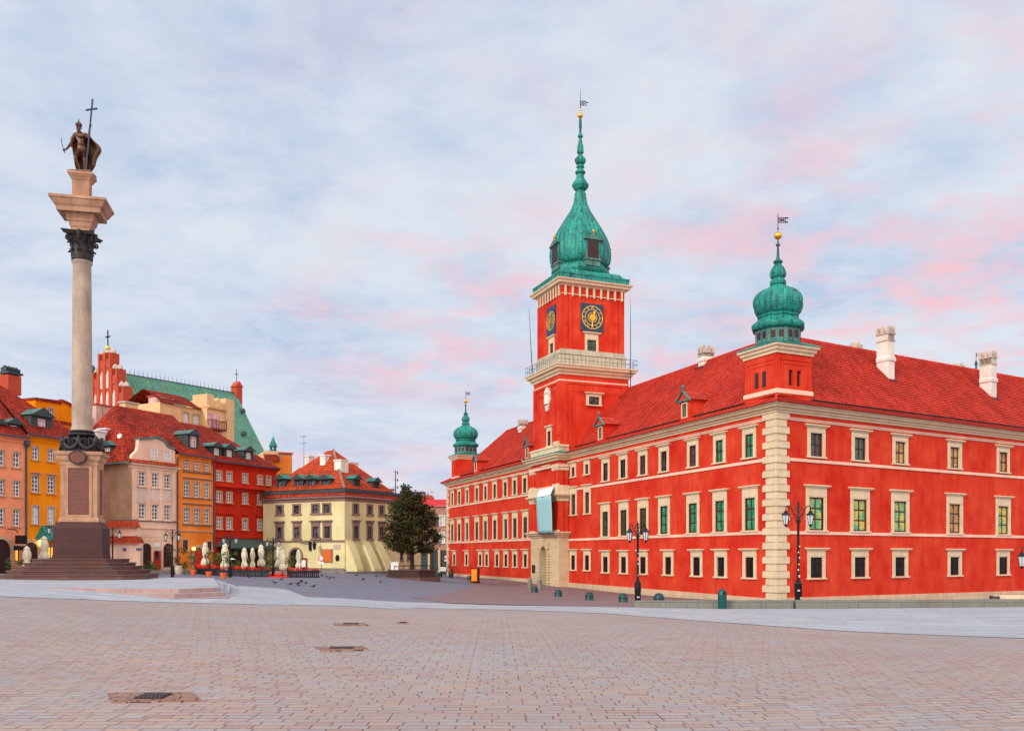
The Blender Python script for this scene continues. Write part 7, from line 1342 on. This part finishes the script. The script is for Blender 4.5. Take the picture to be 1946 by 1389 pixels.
PL = [(390, 1075, 1030, 93, 'folded cream parasol before the arched door of the ochre house', 1.), (427.5, 1083, 1031, 91, 'wide folded cream parasol beside the lamp before the red house', 1.15), (464.5, 1080, 1040, 91, 'folded cream parasol left of the close pair before the red house front', 1.), (480, 1080, 1040, 92, 'slim folded cream parasol second of the middle trio', .8), (496.3, 1076, 1034, 93, 'folded cream parasol with a round ball of cloth at its foot', 1.05), (530, 1077, 1036, 95, 'taller folded parasol of the pair at the red steps', .95), (537.5, 1084, 1044, 91, 'shorter front folded parasol of the pair at the red steps', .95), (567.5, 1080, 1044, 92, 'folded cream parasol before the dark gateway of the yellow house', .95), (51, 1082, 1037, 82, 'folded cream parasol standing alone before the pink house', 1.1), (84, 1064, 1018, 84, 'taller folded parasol under the green copper awning', 1.1), (77, 1066, 1038, 88, 'shorter folded parasol behind the one under the copper awning', .9)]
for px, b, t_, Y, lab, ft_ in PL: parasol(px, b, t_, Y, lab, ft_)
M_['fence'] = plain('blackened_timber', (.012, .014, .022), .6); M_['flower'] = leafmat('red_geraniums', [(.75, .02, .01), (.55, .01, .01), (.85, .05, .02), (.05, .10, .02)]); M_['terra'] = plain('orange_terracotta', (.75, .13, .03), .7); M_['redc'] = plain('red_carpet', (.55, .015, .01), .8)
def fence(px0, px1, Y0, Y1, lab, n):
    a = (PX(px0, Y0), Y0); b = (PX(px1, Y1), Y1); F = Fr(a[0], a[1], math.atan2(b[1]-a[1], b[0]-a[0])); L = math.hypot(b[0]-a[0], b[1]-a[1]); z = min(gz(*a), gz(*b)); H_ = .62
    r = thing('flower_box_fence', lab, 'fence', F.M(L/2, 0, z), 'cafe fences with flower boxes')
    for i in range(n):
        x0, x1 = L*i/n, L*(i+1)/n; mb = MB(); mb.box(x0+.02, x1-.02, 0, .28, z-.3, z+H_*.2); mb.box(x0+.02, x1-.02, .0, .3, z+H_*.78, z+H_+.1)
        m_ = int((x1-x0)/.18)
        for k in range(m_): xx = x0+.04+(x1-x0-.1)*k/m_; mb.box(xx, xx+.12, .02, .06, z+H_*.2, z+H_*.78)
        o = finish('fence_panel', mb, M_['fence'], r, F)
        mb = MB(); mb.box(x0-.04, x0+.05, -.02, .1, z-.3, z+H_+.45 if i % 2 == 0 else z+H_+.1); finish('fence_post', mb, M_['fence'], r, F)
        mb = MB()
        for k in range(int((x1-x0)/.22)): leaves(mb, (x0+.15+k*.22, .12+random.uniform(-.1, .1), z+H_+.26+random.uniform(-.08, .08)), .2, 34, .07, .9)
        finish('geraniums', mb, M_['flower'], r, F)
fence(372, 412, 93, 89, 'dark cafe fence with sparse flowers behind the three potted shrubs', 3); fence(412, 512, 89, 89.5, 'dark cafe fence with red geraniums before the red house', 7); fence(547, 608, 90, 92, 'dark cafe fence with red geraniums before the yellow house', 4)
r = thing('red_steps', 'red carpeted wooden steps between the two flower fences', 'steps', Matrix.Translation((PX(528, 90), 90, gz(PX(528, 90), 90)))); zz1 = gz(PX(528, 90), 90); mb = MB(); mb.box(PX(510, 89.5), PX(547, 89.5), 89.3, 91, zz1-.3, zz1+.12); mb.box(PX(511, 90), PX(534, 90), 89.9, 91, zz1+.12, zz1+.32); finish('step', mb, M_['redc'], r); mb = MB(); mb.box(PX(514, 91), PX(546, 91), 91, 93.5, zz1-.3, zz1+.55); finish('platform', mb, M_['pinkbrick'], r)
def pot(px, py, Y, lab, h_=2.0, n=170):
    x, Y = gray(px, py, 55, 110); z = gz(x, Y); r = thing('potted_shrub', lab, 'potted plant', Matrix.Translation((x, Y, z)), 'potted shrubs before the cafe'); mb = MB(); mb.lathe(x, Y, [(.2, z), (.3, z+.42), (.33, z+.43), (.33, z+.52), (.27, z+.52), (.25, z+.45)], 12); finish('pot', mb, M_['terra'], r, smooth=40); mb = MB(); mb.tube([(x, Y, z+.4), (x+.03, Y, z+h_*.7)], [.035, .02], 5); mb.tube([(x, Y, z+h_*.5), (x+.3, Y, z+h_*.85)], .014, 4); mb.tube([(x, Y, z+h_*.45), (x-.3, Y+.1, z+h_*.8)], .014, 4); finish('stem', mb, M_['bark'], r); mb = MB()
    for k in range(9): leaves(mb, (x+random.uniform(-.5, .5), Y+random.uniform(-.4, .4), z+h_*random.uniform(.5, 1.1)), .3, n//9, .09)
    finish('foliage', mb, M_['leafg'], r)
pot(367.5, 1092.5, 83, 'small shrub in an orange pot, left of the three by the cafe fence', 2.3, 260); pot(397, 1096, 82, 'small shrub in an orange pot, middle of the three by the cafe fence', 2.1, 130); pot(424.5, 1099, 80, 'small shrub in an orange pot nearest the square by the cafe fence', 2.4, 240)
def shrub(px, Y, w_, h_, lab, base=0., n=500):
    x = PX(px, Y); z = gz(x, Y)+base; r = thing('shrub', lab, 'shrub', Matrix.Translation((x, Y, z)), 'green shrubs by the house fronts'); mb = MB()
    for k in range(14): leaves(mb, (x+random.uniform(-w_, w_), Y+random.uniform(-.4, .4), z+h_*random.uniform(.1, .95)), .35, n//14, .10)
    finish('foliage', mb, M_['leafg'], r); mb = MB(); mb.tube([(x, Y, z-.2), (x, Y, z+h_*.7)], [.05, .02], 5); finish('stem', mb, M_['bark'], r)
for a in ((341, 97, .7, 2.7, 'tall dark climbing shrub between beige and ochre houses'), (288, 92, .8, 1.2, 'low grey green shrub beside the outbuilding corner'), (548, 98, .9, 2.3, 'bright green shrub left of the yellow house gateway'), (405, 97, 1.0, 1.9, 'leafy shrub behind the cafe fence left of the awning'), (452, 99, 1.3, 2.3, 'dark leafy shrub under the grey green awning'), (514, 99, .7, 1.7, 'small shrub by the red steps'), (35, 82, .9, 1.2, 'low reddish planting before the pink house'), (848, 150, 1.2, 1.6, 'dark hedge at the street end by the castle corner')): shrub(*a)
r = thing('barrel', 'pale grey barrel beside the ochre house', 'barrel', Matrix.Translation((PX(339, 90), 90, gz(PX(339, 90), 90)))); x, z = PX(340, 90), gz(PX(340, 90), 90); mb = MB(); mb.lathe(x, 90, [(.3, z), (.37, z+.3), (.38, z+.45), (.37, z+.6), (.3, z+.9), (.01, z+.9)], 14); finish('staves', mb, M_['chimcap'], r, smooth=40)
# low stage of steps in front of the houses
M_['stepgrey'] = stone('grey_step_stone', (.24, .24, .22), .2, (1.4, .5))
def ledge(pts, h_, lab):
    P = [(PX(px, Y), Y) for px, Y in pts]; z = min(gz(*p) for p in P); r = thing('stone_ledge', lab, 'steps', Matrix.Translation((*P[0], z))); Q = P+[(p[0]+d_[0]*0+.2, p[1]+4.) for p, d_ in zip(P[::-1], P)]; mb = MB(); mb.prism(Q, z-.6, z+h_*.5); finish('lower_step', mb, M_['stepgrey'], r); mb = MB(); mb.prism([(x_, y_+.4) for x_, y_ in Q], z-.6, z+h_); finish('upper_step', mb, M_['stepgrey'], r)
ledge([(276, 86), (372, 93)], .45, 'low grey stone step along the beige and ochre house fronts'); ledge([(608, 103), (655, 100.5), (733, 106)], .4, 'low grey stone step round the yellow corner house')
# signs by the yellow house and castle corner
M_['signr'] = plain('red_sign_rim', (.65, .02, .02), .5)
def roundsign(px, Y, pyc, pyb, lab, rim=True):
    x = PX(px, Y); zc_ = (HY-pyc)/f*Y; z0 = gz(x, Y); r = thing('road_sign', lab, 'sign', Matrix.Translation((x, Y, z0))); mb = MB(); mb.tube([(x, Y, z0-.3), (x, Y, zc_+.3)], .035, 6); finish('pole', mb, M_['lead'], r)
    mb = MB(); mb.slab([(x+.33*math.cos(k*math.pi/10), zc_+.33*math.sin(k*math.pi/10)) for k in range(20)], Y-.08, Y-.05); o = finish('disc', mb, M_['signr'], r); mb = MB(); mb.slab([(x+.24*math.cos(k*math.pi/10), zc_+.24*math.sin(k*math.pi/10)) for k in range(20)], Y-.1, Y-.081); finish('disc_face', mb, M_['white'], o); mb = MB(); mb.box(x-.28, x+.28, Y-.08, Y-.05, zc_-.68, zc_-.38); finish('plate', mb, M_['white'], r)
roundsign(610.5, 100, 1060.5, 1090, 'round white sign with red rim before the yellow house'); roundsign(848, 140, 1058, 1092, 'round white sign on a pole at the castle far corner')
Y = 145; x = PX(845, Y); z = gz(x, Y); r = thing('notice_board', 'low white board at the far castle corner', 'board', Matrix.Translation((x, Y, z))); mb = MB(); mb.box(PX(834.5, Y), PX(848, Y), Y-.05, Y, (HY-1085)/f*Y, (HY-1077)/f*Y); finish('board', mb, M_['white'], r); mb = MB(); mb.box(PX(836, Y), PX(837, Y), Y, Y+.1, z-.3, (HY-1078)/f*Y); mb.box(PX(846, Y), PX(847, Y), Y, Y+.1, z-.3, (HY-1078)/f*Y); finish('board_legs', mb, M_['lead'], r)
Y = 99; x = PX(749.5, Y); r = thing('electric_cabinet', 'small white cabinet on the left of the tree platform', 'cabinet', Matrix.Translation((x, Y, tzz+1.06))); mb = MB(); mb.box(x-.42, x+.42, Y-.3+.6, Y+.9, tzz+1.05, tzz+1.85); mb.box(x-.46, x+.46, Y+.26, Y+.94, tzz+1.85, tzz+1.93); finish('cabinet_body', mb, M_['white'], r)
Y = 98; x = PX(560, 105); r = thing('menu_board', 'tall brown menu board by the yellow house gateway', 'board', Matrix.Translation((PX(577, Y), Y, gz(PX(577, Y), Y)))); x = PX(577, Y); z = gz(x, Y)+.5; mb = MB(); mb.box(x-.4, x+.4, Y, Y+.1, z-.6, z+1.25); finish('board', mb, M_['wood'], r); mb = MB(); mb.box(x-.22, x+.22, Y-.03, Y-.001, z+.25, z+1.0); finish('menu', mb, M_['white'], r)
# patio heater
Y = 90; x = PX(440.5, Y); z = gz(x, Y); r = thing('patio_heater', 'slim patio heater with flat white hood among the parasols', 'heater', Matrix.Translation((x, Y, z))); mb = MB(); mb.tube([(x, Y, z), (x, Y, z+1.7)], .05, 6); finish('pole', mb, M_['lead'], r); mb = MB(); zq_ = (HY-1061)/f*Y; mb.lathe(x, Y, [(.4, zq_-.08), (.2, zq_), (.02, zq_+.05)], 12); finish('hood', mb, M_['white'], r); mb = MB(); mb.lathe(x, Y, [(.1, zq_-.5), (.12, zq_-.1)], 8); finish('burner', mb, M_['iron'], r)
# ------------------------------------------------------------ pigeons
M_['bird'] = plain('dark_pigeon_feathers', (.03, .03, .045), .6, 0, .4, 8.)
def pigeon(px, py, lab, yaw, fly=0., proto=[None]):
    x, Y = gray(px, py, 30, 120); z = gz(x, Y)+.02+fly; M = Matrix.Translation((x, Y, z)) @ Matrix.Rotation(yaw, 4, 'Z') @ Matrix.Scale(1.0, 4)
    if proto[0] is None or fly:
        r = thing('pigeon', lab, 'pigeon', M, 'pigeons on the square'); mb = MB(); rings = []
        for t_, cx_, cz_, rr in ((0, -.24, .12, .008), (0, -.18, .125, .035), (0, -.10, .13, .06), (0, 0, .14, .078), (0, .07, .155, .07), (0, .10, .19, .045), (0, .12, .225, .035), (0, .145, .24, .034), (0, .17, .235, .018), (0, .20, .225, .005)): rings.append([mb.pt(cx_+0*rr, rr*math.cos(a), cz_+rr*math.sin(a)*.95) for a in [k*math.pi/4 for k in range(8)]])
        for a_, b_ in zip(rings, rings[1:]):
            for k in range(8): mb.f.append([a_[k], a_[(k+1) % 8], b_[(k+1) % 8], b_[k]])
        mb.tube([(0, .03, .08), (.01, .03, 0)], .008, 4); mb.tube([(0, -.03, .08), (.01, -.03, 0)], .008, 4); mb.slab([(-.34, .10), (-.2, .11), (-.2, .14), (-.34, .12)], -.035, .035); finish('body', mb, M_['bird'], r, M=M, smooth=60)
        for s_ in (-1, 1):
            mb = MB()
            if fly: mb.T = Matrix.Rotation(s_*.5, 4, 'X'); mb.prism([(-.06, .05), (.06, .05), (.03, .34), (-.10, .30)] if s_ > 0 else [(-.06, -.05), (-.10, -.30), (.03, -.34), (.06, -.05)], .15, .165)
            else: mb.slab([(-.27, .13), (-.05, .09), (.06, .13), (.05, .18), (-.08, .19)], s_*.075-.01, s_*.075+.01)
            mb.T = None; finish('wing', mb, M_['bird'], r, M=M)
        if not fly: proto[0] = r
        return
    r = dup(proto[0], M, None, lab)
for k, (px, py, yaw, fl, lab) in enumerate(((475, 1099, 0, 0, 'pigeon nearest the cafe fence with red flowers'), (536, 1103, 1, 0, 'lone pigeon before the red steps'), (521.5, 1110, 2.6, 0, 'pigeon closest to the curved end of the pale paving'), (553, 1112.5, .2, 0, 'pigeon at the left of the close group on the square'), (567, 1111, .1, 0, 'pigeon behind the flapping one in the close group'), (573, 1111, .3, .12, 'pigeon spreading its wings in the middle of the group'), (566, 1114.5, 3, 0, 'pigeon at the front of the close group'), (582, 1110.5, 1.2, 0, 'upright pigeon at the right of the close group'), (596.5, 1117, .3, 0, 'pigeon furthest forward right of the group'), (613, 1095.5, .2, 0, 'tiny pigeon at the foot of the round red rimmed sign'), (621, 1097.5, 2, 0, 'tiny pigeon a little right of the sign foot'), (627, 1101, .3, 0, 'tiny pigeon before the corner of the yellow house'), (633, 1100, 2.9, 0, 'tiny pigeon beside the one before the yellow corner'), (678, 1095, 0, 0, 'tiny pigeon below the first buttress'), (691, 1103, 1, 0, 'pigeon on the open cobbles below the buttresses'), (716, 1097, .5, 0, 'pigeon left of the tree platform'), (723, 1108, 2, 0, 'pigeon on the cobbles in front of the tree platform'))): pigeon(px, py, lab, yaw, fl)
